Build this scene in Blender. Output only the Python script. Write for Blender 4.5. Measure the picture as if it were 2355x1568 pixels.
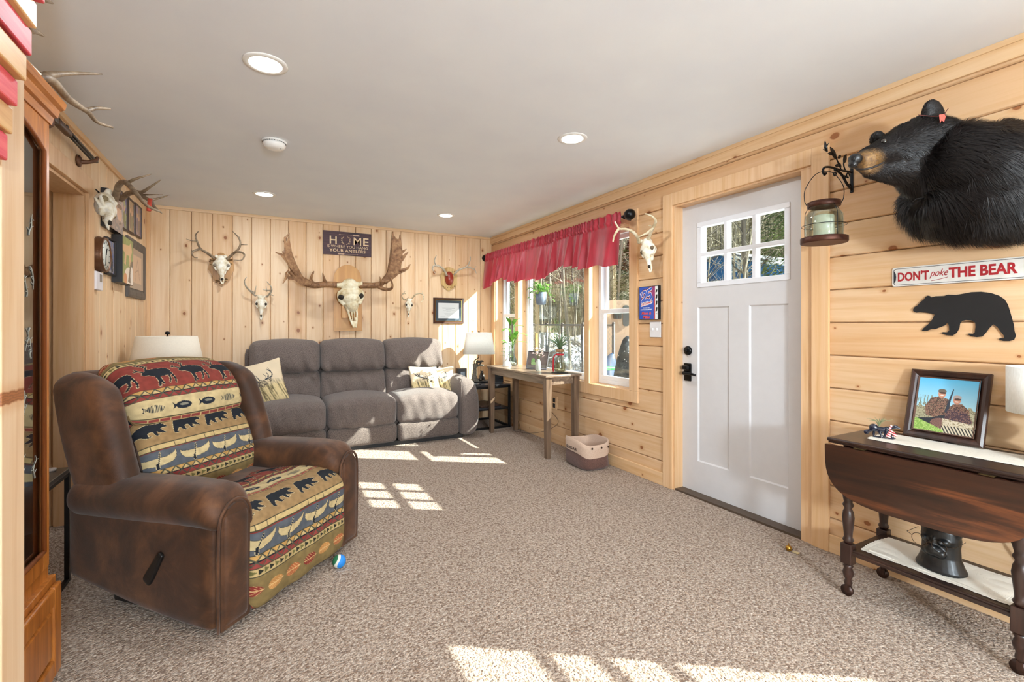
import bpy, bmesh, math, random
import numpy as np
from mathutils import Vector, Matrix, Euler
random.seed(7); RNG = np.random.default_rng(7)
for o in list(bpy.data.objects): bpy.data.objects.remove(o)
SC = bpy.context.scene; COL = SC.collection

# ------------------------------------------------------------------ camera, world, sun, exposure
YAW = math.atan(578.5/1083.0); HC = 1.2; FPX = 1083.0
cam_d = bpy.data.cameras.new('camera'); cam = bpy.data.objects.new('camera', cam_d); COL.objects.link(cam)
cam.location = (0, 0, HC); cam.rotation_euler = (math.pi/2, 0, -YAW)
cam_d.sensor_width = 36; cam_d.lens = FPX/2355*36; cam_d.shift_y = -34/2355; cam_d.clip_start = .02
SC.camera = cam
SC.view_settings.view_transform = 'Standard'; SC.view_settings.look = 'None'
SC.view_settings.gamma = 1; SC.view_settings.use_curve_mapping = False
SC.view_settings.exposure = 0.1
W = bpy.data.worlds.new('world'); SC.world = W; W.use_nodes = True
wn = W.node_tree; sky = wn.nodes.new('ShaderNodeTexSky'); sky.sky_type = 'NISHITA'
SUN = Vector((-1.13, .78, -1)).normalized()
sky.sun_disc = False; sky.sun_elevation = math.asin(-SUN.z); sky.sun_rotation = math.atan2(-SUN.x, -SUN.y)
sky.air_density = 1.0; sky.dust_density = 1.5
wn.links.new(sky.outputs[0], wn.nodes['Background'].inputs[0]); wn.nodes['Background'].inputs[1].default_value = .22
sl = bpy.data.lights.new('sun', 'SUN'); sl.energy = 25.0; sl.angle = math.radians(.5); sl.color = (1, .96, .9)
so = bpy.data.objects.new('sun', sl); COL.objects.link(so); so.rotation_euler = SUN.to_track_quat('-Z', 'Y').to_euler(); so.location = (8, -5, 8)

LAMP_W = 10.0      # watts of each recessed ceiling lamp
FILL_W = 480.0     # watts of the fill lamp added behind the camera

# ------------------------------------------------------------------ photo geometry helpers
FW = Vector((math.sin(YAW), math.cos(YAW), 0)); RT = Vector((math.cos(YAW), -math.sin(YAW), 0))
XR, YB, XL, H = 2.68, 5.59, -.954, 2.36
def ray(x, y): return FW + RT*((x-1177.5)/FPX) + Vector((0, 0, -(y-750)/FPX))
def PX(x, y, X): d = ray(x, y); return Vector((0, 0, HC)) + d*(X/d.x)
def PY(x, y, Y): d = ray(x, y); return Vector((0, 0, HC)) + d*(Y/d.y)
def PD(x, y, t): return Vector((0, 0, HC)) + ray(x, y)*t
def BW(x, y, d=0): return PY(x, y, YB-d)        # a spot d metres off the back wall
def RW(x, y, d=0): return PX(x, y, XR-d)        # off the right wall
def LW(x, y, d=0): return PX(x, y, XL+d)        # off the left wall

def lin(c):
    if isinstance(c, str):
        c = tuple(int(c[i:i+2], 16) for i in (0, 2, 4))
    return tuple(((v/255)/12.92 if v/255 <= .04045 else ((v/255+.055)/1.055)**2.4) for v in c)
def mix(a, b, t): return tuple(a[i]*(1-t)+b[i]*t for i in range(3))

# ------------------------------------------------------------------ node helpers
class NT:
    def __init__(s, name):
        s.m = bpy.data.materials.new(name); s.m.use_nodes = True; s.t = s.m.node_tree
        s.b = s.t.nodes['Principled BSDF']; s.out = s.t.nodes['Material Output']
    def n(s, kind, **kw):
        x = s.t.nodes.new('ShaderNode'+kind)
        for k, v in kw.items(): setattr(x, k, v)
        return x
    def L(s, a, b): s.t.links.new(a, b)
    def put(s, sock, v):
        if hasattr(v, 'is_output') or isinstance(v, bpy.types.NodeSocket): s.L(v, sock)
        else: sock.default_value = v
    def math(s, op, a, b=0, c=0):
        x = s.n('Math', operation=op); s.put(x.inputs[0], a); s.put(x.inputs[1], b)
        if len(x.inputs) > 2: s.put(x.inputs[2], c)
        return x.outputs[0]
    def obj(s): return s.n('TexCoord').outputs['Object']
    def sep(s, v): x = s.n('SeparateXYZ'); s.L(v, x.inputs[0]); return x.outputs
    def comb(s, a, b, c):
        x = s.n('CombineXYZ')
        for i, v in enumerate((a, b, c)): s.put(x.inputs[i], v)
        return x.outputs[0]
    def vmul(s, v, k):
        x = s.n('VectorMath', operation='MULTIPLY'); s.L(v, x.inputs[0]); x.inputs[1].default_value = k; return x.outputs[0]
    def noise(s, v, scale, detail=3, rough=.5, dist=0):
        x = s.n('TexNoise'); s.L(v, x.inputs['Vector']); x.inputs['Scale'].default_value = scale
        x.inputs['Detail'].default_value = detail; x.inputs['Roughness'].default_value = rough; x.inputs['Distortion'].default_value = dist
        return x.outputs['Fac']
    def ramp(s, f, stops):
        x = s.n('ValToRGB'); s.L(f, x.inputs[0]); e = x.color_ramp.elements
        while len(e) < len(stops): e.new(.5)
        for i, (p, c) in enumerate(stops): e[i].position = p; e[i].color = (*c, 1)
        return x.outputs[0]
    def mixc(s, f, a, b, mode='MIX'):
        x = s.n('Mix', data_type='RGBA', blend_type=mode); s.put(x.inputs[0], f)
        for k, v in ((6, a), (7, b)):
            if isinstance(v, tuple): x.inputs[k].default_value = (*v, 1)
            else: s.L(v, x.inputs[k])
        return x.outputs[2]
    def bump(s, h, strength=.3, dist=.01):
        x = s.n('Bump'); s.L(h, x.inputs['Height']); x.inputs['Strength'].default_value = strength; x.inputs['Distance'].default_value = dist
        s.L(x.outputs[0], s.b.inputs['Normal']); return x
    def fin(s, col=None, rough=.5, metal=0, spec=None, sheen=0):
        if col is not None:
            if isinstance(col, tuple): s.b.inputs['Base Color'].default_value = (*col, 1)
            else: s.L(col, s.b.inputs['Base Color'])
        s.put(s.b.inputs['Roughness'], rough); s.b.inputs['Metallic'].default_value = metal
        if spec is not None: s.b.inputs['Specular IOR Level'].default_value = spec
        if sheen: s.b.inputs['Sheen Weight'].default_value = sheen
        return s.m
MC = {}
def mat(c, rough=.5, metal=0, var=.12, scale=18, bump=0, spec=None, coat=0, name=None):
    """plain surface with a little procedural variation"""
    key = (c, rough, metal, var, scale, bump, spec, coat)
    if key in MC: return MC[key]
    m = NT(name or 'surface_'+(c if isinstance(c, str) else '%02x%02x%02x' % c)); k = lin(c)
    f = m.noise(m.obj(), scale, 4)
    col = m.ramp(f, [(.3, tuple(v*(1-var) for v in k)), (.7, tuple(min(1, v*(1+var)) for v in k))])
    if bump: m.bump(m.noise(m.obj(), scale*6, 3), bump, .004)
    if coat: m.b.inputs['Coat Weight'].default_value = coat
    MC[key] = m.fin(col, rough, metal, spec); return MC[key]

def pine(name, axis, c0=0.0, board=True, tone=(1, 1, 1), pitch=.1735, seed=0):
    """knotty pine; axis = direction of the grain, boards counted across cross axis"""
    m = NT(name); o = m.sep(m.obj()); ax = {'x': 0, 'y': 1, 'z': 2}[axis[0]]; cx = {'x': 0, 'y': 1, 'z': 2}[axis[1]]
    ot = 3-ax-cx; a, c, t = o[ax], o[cx], o[ot]
    idx = m.math('FLOOR', m.math('DIVIDE', m.math('SUBTRACT', c, c0), pitch)) if board else m.math('ADD', 0, 0)
    wnn = m.n('TexWhiteNoise', noise_dimensions='1D'); m.L(m.math('ADD', idx, seed+.37), wnn.inputs['W']); r = wnn.outputs['Value']
    aoff = m.math('ADD', a, m.math('MULTIPLY', idx, 3.71))
    g1 = m.noise(m.comb(m.math('MULTIPLY', c, 38), m.math('MULTIPLY', aoff, 1.6), m.math('MULTIPLY', t, 38)), 1, 4, .55, .4)
    g2 = m.noise(m.comb(m.math('MULTIPLY', c, 7), m.math('MULTIPLY', aoff, .9), m.math('MULTIPLY', t, 7)), 1, 3, .5, .9)
    fine = m.noise(m.comb(m.math('MULTIPLY', c, 260), m.math('MULTIPLY', aoff, 6), m.math('MULTIPLY', t, 260)), 1, 2)
    k1, k2, k3 = [tuple(lin(q)[i]*tone[i] for i in range(3)) for q in ('ecd8be', 'e2c6a2', 'cfa67c')]
    col = m.ramp(g1, [(.30, k3), (.46, k2), (.62, k1)])
    col = m.mixc(.5, col, m.ramp(g2, [(.35, k2), (.6, k1)]))
    tint = m.ramp(r, [(.0, (1.04, 1.02, 1.0)), (.35, (1.0, .98, .95)), (.7, (.99, .94, .88)), (.9, (.95, .86, .77)), (1, (.90, .70, .52))])
    col = m.mixc(1.0, col, tint, 'MULTIPLY')
    # knots
    v = m.n('TexVoronoi', voronoi_dimensions='2D'); m.L(m.comb(m.math('MULTIPLY', c, 5.9), m.math('MULTIPLY', aoff, 4.4), 0), v.inputs['Vector'])
    v.inputs['Scale'].default_value = 1
    sc = m.sep(v.outputs['Color']); dd = v.outputs['Distance']
    wob = m.math('MULTIPLY', m.math('SUBTRACT', m.noise(m.obj(), 45, 2), .5), .05)
    d2 = m.math('ADD', dd, wob)
    act = m.math('LESS_THAN', sc[0], .42)
    rad = m.math('MULTIPLY_ADD', m.math('MULTIPLY', sc[1], sc[1]), .085, .024)
    kn = m.n('MapRange', interpolation_type='SMOOTHSTEP'); m.L(m.math('DIVIDE', d2, rad), kn.inputs[0])
    kn.inputs[1].default_value = .75; kn.inputs[2].default_value = 1.15; kn.inputs[3].default_value = 1; kn.inputs[4].default_value = 0
    ha = m.n('MapRange', interpolation_type='SMOOTHSTEP'); m.L(m.math('DIVIDE', d2, rad), ha.inputs[0])
    ha.inputs[1].default_value = .9; ha.inputs[2].default_value = 3.2; ha.inputs[3].default_value = .45; ha.inputs[4].default_value = 0
    rings = m.math('MULTIPLY_ADD', m.math('SINE', m.math('MULTIPLY', d2, 260)), .25, .75)
    kc = m.mixc(rings, lin('5e3016'), lin('9a5c32'))
    col = m.mixc(m.math('MULTIPLY', ha.outputs[0], act), col, tuple(lin('b9804f')))
    col = m.mixc(m.math('MULTIPLY', kn.outputs[0], act), col, kc)
    col = m.mixc(m.math('MULTIPLY', fine, .16), col, k3)
    m.bump(fine, .06, .002)
    return m.fin(col, .42, spec=.35)

def wood(name, c1, c2, axis='z', scale=1.0, rough=.4, coat=0, c3=None):
    m = NT(name); o = m.sep(m.obj()); ks = [30*scale]*3; ks[{'x': 0, 'y': 1, 'z': 2}[axis]] = 2.2*scale
    v = m.comb(*[m.math('MULTIPLY', o[i], ks[i]) for i in range(3)])
    g = m.noise(v, 1, 5, .6, .6); f = m.noise(m.vmul(v, (6, 6, 6)), 1, 2)
    st = [(.3, lin(c1)), (.55, lin(c2))]
    if c3: st.append((.72, lin(c3)))
    col = m.ramp(g, st); col = m.mixc(m.math('MULTIPLY', f, .35), col, lin(c1)); m.bump(f, .08, .002)
    if coat: m.b.inputs['Coat Weight'].default_value = coat
    return m.fin(col, rough)

def cloth(name, c1, c2, scale=400, rough=.9, bump=.25, sheen=.2, weave=True):
    m = NT(name); o = m.obj()
    f = m.noise(o, scale, 2, .6); big = m.noise(o, 6, 3)
    col = m.ramp(f, [(.35, lin(c1)), (.65, lin(c2))])
    col = m.mixc(m.math('MULTIPLY', big, .2), col, lin(c1)); m.bump(f, bump, .003)
    return m.fin(col, rough, spec=.25, sheen=sheen)

def attr_mat(name, rough=.85, bump=.1, scale=500, noise=.14, spec=.3, coat=0):
    """surface whose printed pattern is stored per point of its own mesh"""
    m = NT(name); a = m.n('Attribute', attribute_name='Col'); f = m.noise(m.obj(), scale, 2)
    col = m.mixc(m.math('MULTIPLY', f, noise), a.outputs['Color'], (.02, .015, .01))
    if bump: m.bump(f, bump, .002)
    if coat: m.b.inputs['Coat Weight'].default_value = coat
    return m.fin(col, rough, spec=spec)

def emit(name, c, s):
    m = NT(name); m.b.inputs['Base Color'].default_value = (*lin(c), 1)
    m.b.inputs['Emission Color'].default_value = (*lin(c), 1); m.b.inputs['Emission Strength'].default_value = s
    m.L(m.ramp(m.noise(m.obj(), 3, 1), [(0, lin(c)), (1, lin(c))]), m.b.inputs['Emission Color']); return m.m

def glass(name, tint='ffffff', gloss=.08, rough=0.0):
    m = NT(name); t = m.n('BsdfTransparent'); g = m.n('BsdfGlossy'); mx = m.n('MixShader')
    t.inputs[0].default_value = (*lin(tint), 1); g.inputs['Roughness'].default_value = rough
    f = m.n('LayerWeight'); f.inputs[0].default_value = .35
    k = m.math('MINIMUM', m.math('MULTIPLY_ADD', f.outputs['Fresnel'], gloss*3, gloss*.3), .9)
    m.L(k, mx.inputs[0]); m.L(t.outputs[0], mx.inputs[1]); m.L(g.outputs[0], mx.inputs[2]); m.L(mx.outputs[0], m.out.inputs[0])
    return m.m

# ------------------------------------------------------------------ mesh builder
class MB:
    def __init__(s): s.v = []; s.f = []; s.mi = []; s.sm = []; s.c = []; s.hascol = False
    def add(s, vs, fs, mi=0, smooth=True, cols=None):
        b = len(s.v); s.v.extend([tuple(p) for p in vs])
        for f in fs: s.f.append(tuple(i+b for i in f)); s.mi.append(mi); s.sm.append(smooth)
        if cols is not None: s.hascol = True; s.c.extend([tuple(c) for c in cols])
        else: s.c.extend([(.5, .5, .5)]*len(vs))
        return s
    def box(s, lo, hi, mi=0, bev=0, M=None, seg=2):
        lo, hi = Vector(lo), Vector(hi); bm = bmesh.new(); bmesh.ops.create_cube(bm, size=1)
        for q in bm.verts: q.co = Vector([(lo[i]+hi[i])/2+q.co[i]*(hi[i]-lo[i]) for i in range(3)])
        if bev: bmesh.ops.bevel(bm, geom=bm.edges[:], offset=min(bev, .49*min(abs(hi[i]-lo[i]) for i in range(3))), segments=seg, profile=.5, affect='EDGES')
        if M is not None: bm.transform(M)
        bm.verts.index_update(); s.add([q.co[:] for q in bm.verts], [[q.index for q in f.verts] for f in bm.faces], mi, False); bm.free(); return s
    def cbox(s, c, size, mi=0, bev=0, M=None):
        c = Vector(c); h = Vector(size)/2; return s.box(c-h, c+h, mi, bev, M)
    def tube(s, pts, rad, n=8, mi=0, flat=None, cap=True, sub=4, up=(0, 0, 1), smooth=True):
        pts = [Vector(p) for p in pts]
        if not hasattr(rad, '__len__'): rad = [rad]*len(pts)
        if sub > 1 and len(pts) > 2:
            P, R_ = [], []
            for i in range(len(pts)-1):
                p0 = pts[max(i-1, 0)]; p1 = pts[i]; p2 = pts[i+1]; p3 = pts[min(i+2, len(pts)-1)]
                for k in range(sub):
                    t = k/sub
                    P.append(.5*((2*p1)+(p2-p0)*t+(2*p0-5*p1+4*p2-p3)*t*t+(3*p1-p0-3*p2+p3)*t**3)); R_.append(rad[i]*(1-t)+rad[i+1]*t)
            P.append(pts[-1]); R_.append(rad[-1]); pts, rad = P, R_
        vs, fs = [], []; T = (pts[1]-pts[0]).normalized(); U = Vector(up)
        if abs(T.dot(U)) > .95: U = Vector((1, 0, 0)) if abs(T.x) < .9 else Vector((0, 1, 0))
        N = (U-T*U.dot(T)).normalized()
        for i, p in enumerate(pts):
            T = (pts[min(i+1, len(pts)-1)]-pts[max(i-1, 0)])
            T = T.normalized() if T.length > 1e-9 else Vector((0, 0, 1))
            N = N-T*N.dot(T); N = N.normalized() if N.length > 1e-6 else T.orthogonal().normalized(); B = T.cross(N)
            for k in range(n):
                a = 2*math.pi*k/n; r = rad[i]; vs.append(p+N*(math.cos(a)*r*(flat or 1))+B*(math.sin(a)*r))
        for i in range(len(pts)-1):
            for k in range(n): fs.append((i*n+k, i*n+(k+1) % n, (i+1)*n+(k+1) % n, (i+1)*n+k))
        if cap: fs.append(tuple(range(n-1, -1, -1))); fs.append(tuple((len(pts)-1)*n+k for k in range(n)))
        s.add(vs, fs, mi, smooth); return s
    def lathe(s, prof, c=(0, 0, 0), n=24, mi=0, M=None, smooth=True, sx=1, sy=1):
        c = Vector(c); vs, fs = [], []
        for r, z in prof:
            for k in range(n):
                a = 2*math.pi*k/n; vs.append(Vector((math.cos(a)*r*sx, math.sin(a)*r*sy, z)))
        for i in range(len(prof)-1):
            for k in range(n): fs.append((i*n+k, i*n+(k+1) % n, (i+1)*n+(k+1) % n, (i+1)*n+k))
        if prof[0][0] > 1e-5: fs.append(tuple(range(n-1, -1, -1)))
        if prof[-1][0] > 1e-5: fs.append(tuple((len(prof)-1)*n+k for k in range(n)))
        if M is not None: vs = [M @ v for v in vs]
        s.add([v+c for v in vs], fs, mi, smooth); return s
    def ell(s, c, r, mi=0, M=None, n=16, m=10):
        prof = []
        vs = []
        for i in range(m+1):
            ph = -math.pi/2+math.pi*i/m
            for k in range(n):
                a = 2*math.pi*k/n
                p = Vector((r[0]*math.cos(ph)*math.cos(a), r[1]*math.cos(ph)*math.sin(a), r[2]*math.sin(ph)))
                vs.append((M @ p if M is not None else p)+Vector(c))
        fs = [(i*n+k, i*n+(k+1) % n, (i+1)*n+(k+1) % n, (i+1)*n+k) for i in range(m) for k in range(n)]
        s.add(vs, fs, mi); return s
    def prism(s, poly, fn, thick, mi=0, side=None, bev=0):
        """poly: 2-D points, fn(u, v, w) -> point; w = 0 .. thick"""
        bm = bmesh.new(); vv = [bm.verts.new((p[0], p[1], 0)) for p in poly]
        f = bm.faces.new(vv); bm.normal_update()
        if f.normal.z < 0: f.normal_flip()
        tri = bmesh.ops.triangulate(bm, faces=[f])['faces']
        bm.verts.index_update(); T = [[q.index for q in g.verts] for g in bm.faces]; bm.free(); n = len(poly)
        vs = [fn(p[0], p[1], 0) for p in poly]+[fn(p[0], p[1], thick) for p in poly]
        fs = [tuple(reversed(t)) for t in T]+[tuple(i+n for i in t) for t in T]
        s.add(vs, fs, mi, False)
        s.add(vs, [(i, (i+1) % n, (i+1) % n+n, i+n) for i in range(n)], mi if side is None else side, False); return s
    def grid(s, fn, nu, nv, mi=0, paint=None, smooth=True, thick=None):
        U, V = np.meshgrid(np.linspace(0, 1, nu+1), np.linspace(0, 1, nv+1), indexing='ij')
        P = fn(U.ravel(), V.ravel()); P = np.stack([np.broadcast_to(np.asarray(p, float), U.size) for p in P], 1)
        cols = None
        if paint is not None: cols = paint(U.ravel(), V.ravel())
        fs = [(i*(nv+1)+j, (i+1)*(nv+1)+j, (i+1)*(nv+1)+j+1, i*(nv+1)+j+1) for i in range(nu) for j in range(nv)]
        s.add(P.tolist(), fs, mi, smooth, None if cols is None else cols.tolist()); return s
    def cushion(s, c, size, r, n=8, puff=0, M=None, mi=0, warp=None, paint=None, seg=None):
        """rounded padded block; puff bulges the faces; warp(p) bends it"""
        hx, hy, hz = [q/2 for q in size]; seg = seg or (n, n, n); P = {}; vs = []; fs = []
        def vid(p):
            k = tuple(round(q, 6) for q in p)
            if k not in P: P[k] = len(vs); vs.append(Vector(p))
            return P[k]
        for ax in range(3):
            a1, a2 = [(1, 2), (2, 0), (0, 1)][ax]
            for sg in (-1, 1):
                for i in range(seg[a1]):
                    for j in range(seg[a2]):
                        q = []
                        for (di, dj) in ((0, 0), (1, 0), (1, 1), (0, 1)):
                            p = [0, 0, 0]; p[ax] = sg; p[a1] = -1+2*(i+di)/seg[a1]; p[a2] = -1+2*(j+dj)/seg[a2]; q.append(vid(p))
                        fs.append(tuple(q) if sg > 0 else tuple(reversed(q)))
        out = []; hs = (hx, hy, hz); rr = [min(r, h*.98) for h in hs]
        for p in vs:
            # push the grid lines toward the rim so the rounding is smooth
            w = Vector([math.sin(q*math.pi/2)*.55+q*.45 for q in p]); w = Vector([w[i]*hs[i] for i in range(3)])
            q = Vector([max(-(hs[i]-rr[i]), min(hs[i]-rr[i], w[i])) for i in range(3)]); d = w-q
            dn = Vector([d[i]/rr[i] for i in range(3)])
            if dn.length > 1e-9: dn.normalize(); w = q+Vector([dn[i]*rr[i] for i in range(3)])
            if puff:
                pf = puff if hasattr(puff, '__len__') else (puff, puff, puff)
                e = [1-min(1, abs(w[i]/hs[i]))**2 for i in range(3)]
                w = w+Vector((math.copysign(pf[0]*e[1]*e[2], w.x) if abs(w.x) > hs[0]*.3 else 0,
                              math.copysign(pf[1]*e[0]*e[2], w.y) if abs(w.y) > hs[1]*.3 else 0,
                              math.copysign(pf[2]*e[0]*e[1], w.z) if abs(w.z) > hs[2]*.3 else 0))
            out.append(w)
        cols = None
        if paint is not None: cols = paint(np.array([tuple(q) for q in out])).tolist()
        out = [q+Vector(c) for q in out]
        if warp: out = [Vector(warp(q)) for q in out]
        if M is not None: out = [M @ q for q in out]
        s.add(out, fs, mi, True, cols); return s
    def text(s, body, size, fn, mi=0, extrude=.0008, offset=0, shear=0, space=1, align='CENTER', wid=None, hgt=None):
        """raised lettering; fn(x, y, z) places it; wid / hgt stretch it to a given size"""
        cu = bpy.data.curves.new('t', 'FONT'); cu.body = body; cu.size = size; cu.offset = offset*size; cu.extrude = 0
        cu.shear = shear; cu.space_character = space; cu.align_x = align; cu.resolution_u = 3
        ob = bpy.data.objects.new('t', cu); COL.objects.link(ob); dg = bpy.context.evaluated_depsgraph_get()
        me = bpy.data.meshes.new_from_object(ob.evaluated_get(dg)); bpy.data.objects.remove(ob); bpy.data.curves.remove(cu)
        V = [v.co.copy() for v in me.vertices]
        if V:
            x0, x1 = min(v.x for v in V), max(v.x for v in V); y0, y1 = min(v.y for v in V), max(v.y for v in V)
            kx = wid/(x1-x0) if wid else 1; ky = hgt/(y1-y0) if hgt else 1
            F = [tuple(p.vertices) for p in me.polygons]; n = len(V)
            f = lambda v, z: fn((v.x-(x0+x1)/2)*kx if align == 'CENTER' else (v.x-x0)*kx, (v.y-y0)*ky, z)
            s.add([f(v, extrude) for v in V], F, mi, False)
            ed = {}
            for q in F:
                for a, b in zip(q, q[1:]+q[:1]): ed[(a, b)] = 1
            rim = [(a, b) for (a, b) in ed if (b, a) not in ed]
            s.add([f(v, extrude) for v in V]+[f(v, 0) for v in V], [(b, a, a+n, b+n) for a, b in rim], mi, False)
        bpy.data.meshes.remove(me); return s
    def build(s, name, mats, parent=None, loc=None, subsurf=0, remesh=0, smooth_it=0, kind=None, label=None):
        me = bpy.data.meshes.new(name); off = Vector(loc) if loc is not None else Vector((0, 0, 0))
        me.from_pydata([tuple(Vector(v)-off) for v in s.v], [], s.f)
        mats = mats if isinstance(mats, (list, tuple)) else [mats]
        for m in mats: me.materials.append(m)
        me.polygons.foreach_set('material_index', s.mi); me.polygons.foreach_set('use_smooth', s.sm)
        if s.hascol:
            at = me.color_attributes.new('Col', 'FLOAT_COLOR', 'POINT')
            at.data.foreach_set('color', np.concatenate([np.array(s.c, dtype=float), np.ones((len(s.c), 1))], 1).ravel())
        me.update(); o = bpy.data.objects.new(name, me); COL.objects.link(o)
        if remesh:
            md = o.modifiers.new('r', 'REMESH'); md.mode = 'VOXEL'; md.voxel_size = remesh; md.use_smooth_shade = True
            if smooth_it: ms = o.modifiers.new('s', 'SMOOTH'); ms.iterations = smooth_it; ms.factor = .5
            dg = bpy.context.evaluated_depsgraph_get(); nm = bpy.data.meshes.new_from_object(o.evaluated_get(dg))
            o.modifiers.clear(); o.data = nm; bpy.data.meshes.remove(me); nm.name = name
            if not nm.materials:
                for m in mats: nm.materials.append(m)
        else:
            bm = bmesh.new(); bm.from_mesh(me); bmesh.ops.remove_doubles(bm, verts=bm.verts, dist=1e-6) if not s.hascol else None
            bmesh.ops.recalc_face_normals(bm, faces=bm.faces); bm.to_mesh(me); bm.free()
        if subsurf: md = o.modifiers.new('s', 'SUBSURF'); md.levels = subsurf; md.render_levels = subsurf
        if parent is not None: o.parent = parent
        elif loc is not None: o.location = off
        if kind: o['kind'] = kind
        if label: o['label'] = label
        return o

def thing(name, label, cat, loc=(0, 0, 0), rotz=0, group=None):
    o = bpy.data.objects.new(name, None); COL.objects.link(o); o.location = loc; o.rotation_euler = (0, 0, rotz)
    o.empty_display_size = .05; o['label'] = label; o['category'] = cat
    if group: o['group'] = group
    return o
def tag(o, label, cat, group=None, kind=None):
    o['label'] = label; o['category'] = cat
    if group: o['group'] = group
    if kind: o['kind'] = kind
    return o
def struct(name, mb, mats, label=None):
    o = mb.build(name, mats); o['kind'] = 'structure'
    if label: o['label'] = label
    return o
def dup(root, loc=None, rotz=None, label=None, group=None, scale=None):
    r = root.copy(); COL.objects.link(r)
    if loc is not None: r.location = loc
    if rotz is not None: r.rotation_euler = (0, 0, rotz)
    if scale: r.scale = (scale, scale, scale)
    if label: r['label'] = label
    if group: r['group'] = group
    for ch in list(root.children):
        c = ch.copy(); COL.objects.link(c); c.parent = r
        for g in ch.children: d = g.copy(); COL.objects.link(d); d.parent = c
    return r
def aim(a, b):
    """matrix taking +z to the direction a->b, origin a"""
    a, b = Vector(a), Vector(b); q = (b-a).to_track_quat('Z', 'Y'); return Matrix.Translation(a) @ q.to_matrix().to_4x4()

# ------------------------------------------------------------------ 2-D drawing for printed patterns
def inpoly(x, y, poly):
    r = np.zeros(x.shape, bool); n = len(poly)
    for i in range(n):
        x1, y1 = poly[i]; x2, y2 = poly[(i+1) % n]
        if y1 == y2: continue
        r ^= ((y1 > y) != (y2 > y)) & (x < (x2-x1)*(y-y1)/(y2-y1)+x1)
    return r
def seg(x, y, a, b, w, w2=None):
    ax, ay = a; dx, dy = b[0]-ax, b[1]-ay; L2 = dx*dx+dy*dy+1e-12
    t = np.clip(((x-ax)*dx+(y-ay)*dy)/L2, 0, 1); w2 = w if w2 is None else w2
    return (x-ax-t*dx)**2+(y-ay-t*dy)**2 < (w+(w2-w)*t)**2
def line(x, y, pts, w, w2=None):
    r = np.zeros(x.shape, bool); n = len(pts)-1
    for i in range(n):
        wa = w if w2 is None else w+(w2-w)*i/n; wb = w if w2 is None else w+(w2-w)*(i+1)/n
        r |= seg(x, y, pts[i], pts[i+1], wa, wb)
    return r
def el(x, y, cx, cy, rx, ry): return ((x-cx)/rx)**2+((y-cy)/ry)**2 < 1
def nz(x, y, s, seed=0):
    """cheap smooth noise 0..1"""
    g = np.random.default_rng(seed).random((64, 64)); X = np.asarray(x)*s+100; Y = np.asarray(y)*s+100
    i = np.floor(X).astype(int); j = np.floor(Y).astype(int); a = X-i; b = Y-j; a = a*a*(3-2*a); b = b*b*(3-2*b)
    G = lambda p, q: g[p % 64, q % 64]
    return (G(i, j)*(1-a)+G(i+1, j)*a)*(1-b)+(G(i, j+1)*(1-a)+G(i+1, j+1)*a)*b
BEAR_PX = [(688,478),(700,458),(722,445),(745,420),(768,402),(780,385),(795,375),(812,378),(822,388),(850,380),(915,378),(940,368),(1000,370),(1050,362),(1110,350),(1180,347),(1250,355),(1310,375),(1350,402),(1375,440),(1390,490),(1405,540),(1418,590),(1422,630),(1433,665),(1420,692),(1385,703),(1340,702),(1306,690),(1318,682),(1345,683),(1348,668),(1325,640),(1300,605),(1270,582),(1240,610),(1215,645),(1190,670),(1150,675),(1110,668),(1078,653),(1095,648),(1120,652),(1135,640),(1140,600),(1138,570),(1110,555),(1070,552),(1045,558),(1030,575),(1025,610),(1005,645),(975,664),(930,660),(892,645),(905,638),(935,640),(950,628),(948,595),(940,568),(920,590),(880,605),(850,618),(825,615),(795,628),(750,630),(765,610),(800,580),(830,545),(845,512),(825,505),(780,498),(740,495),(712,498),(692,488)]
_b = np.array(BEAR_PX, float); BEAR = np.stack([(_b[:, 0]-1060)/745, -(_b[:, 1]-525)/745], 1)   # unit-wide bear facing left
BEAR_R = BEAR*np.array([-1, 1])

# ================================================================== THE ROOM
PITCH = .1735
M_BACK = pine('pine_back', 'zx', c0=-.602-10*PITCH, seed=3, tone=(1, .95, .89))
M_LEFT = pine('pine_left', 'zy', c0=3.92-20*PITCH, seed=11, tone=(1, .97, .92))
M_RIGHT = pine('pine_right', 'yz', c0=1.219-10*PITCH, seed=5, tone=(.89, .78, .665))
M_TRZ = pine('pine_trim_upright', 'zx', board=False, tone=(1.0, .93, .84), seed=2)
M_TRZL = pine('pine_trim_pale', 'zx', board=False, tone=(.90, .88, .86), seed=8)
M_TRY = pine('pine_trim_level', 'yz', board=False, tone=(.98, .89, .77), seed=4)
M_TRX = pine('pine_trim_across', 'xz', board=False, tone=(1.0, .92, .82), seed=9)

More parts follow.
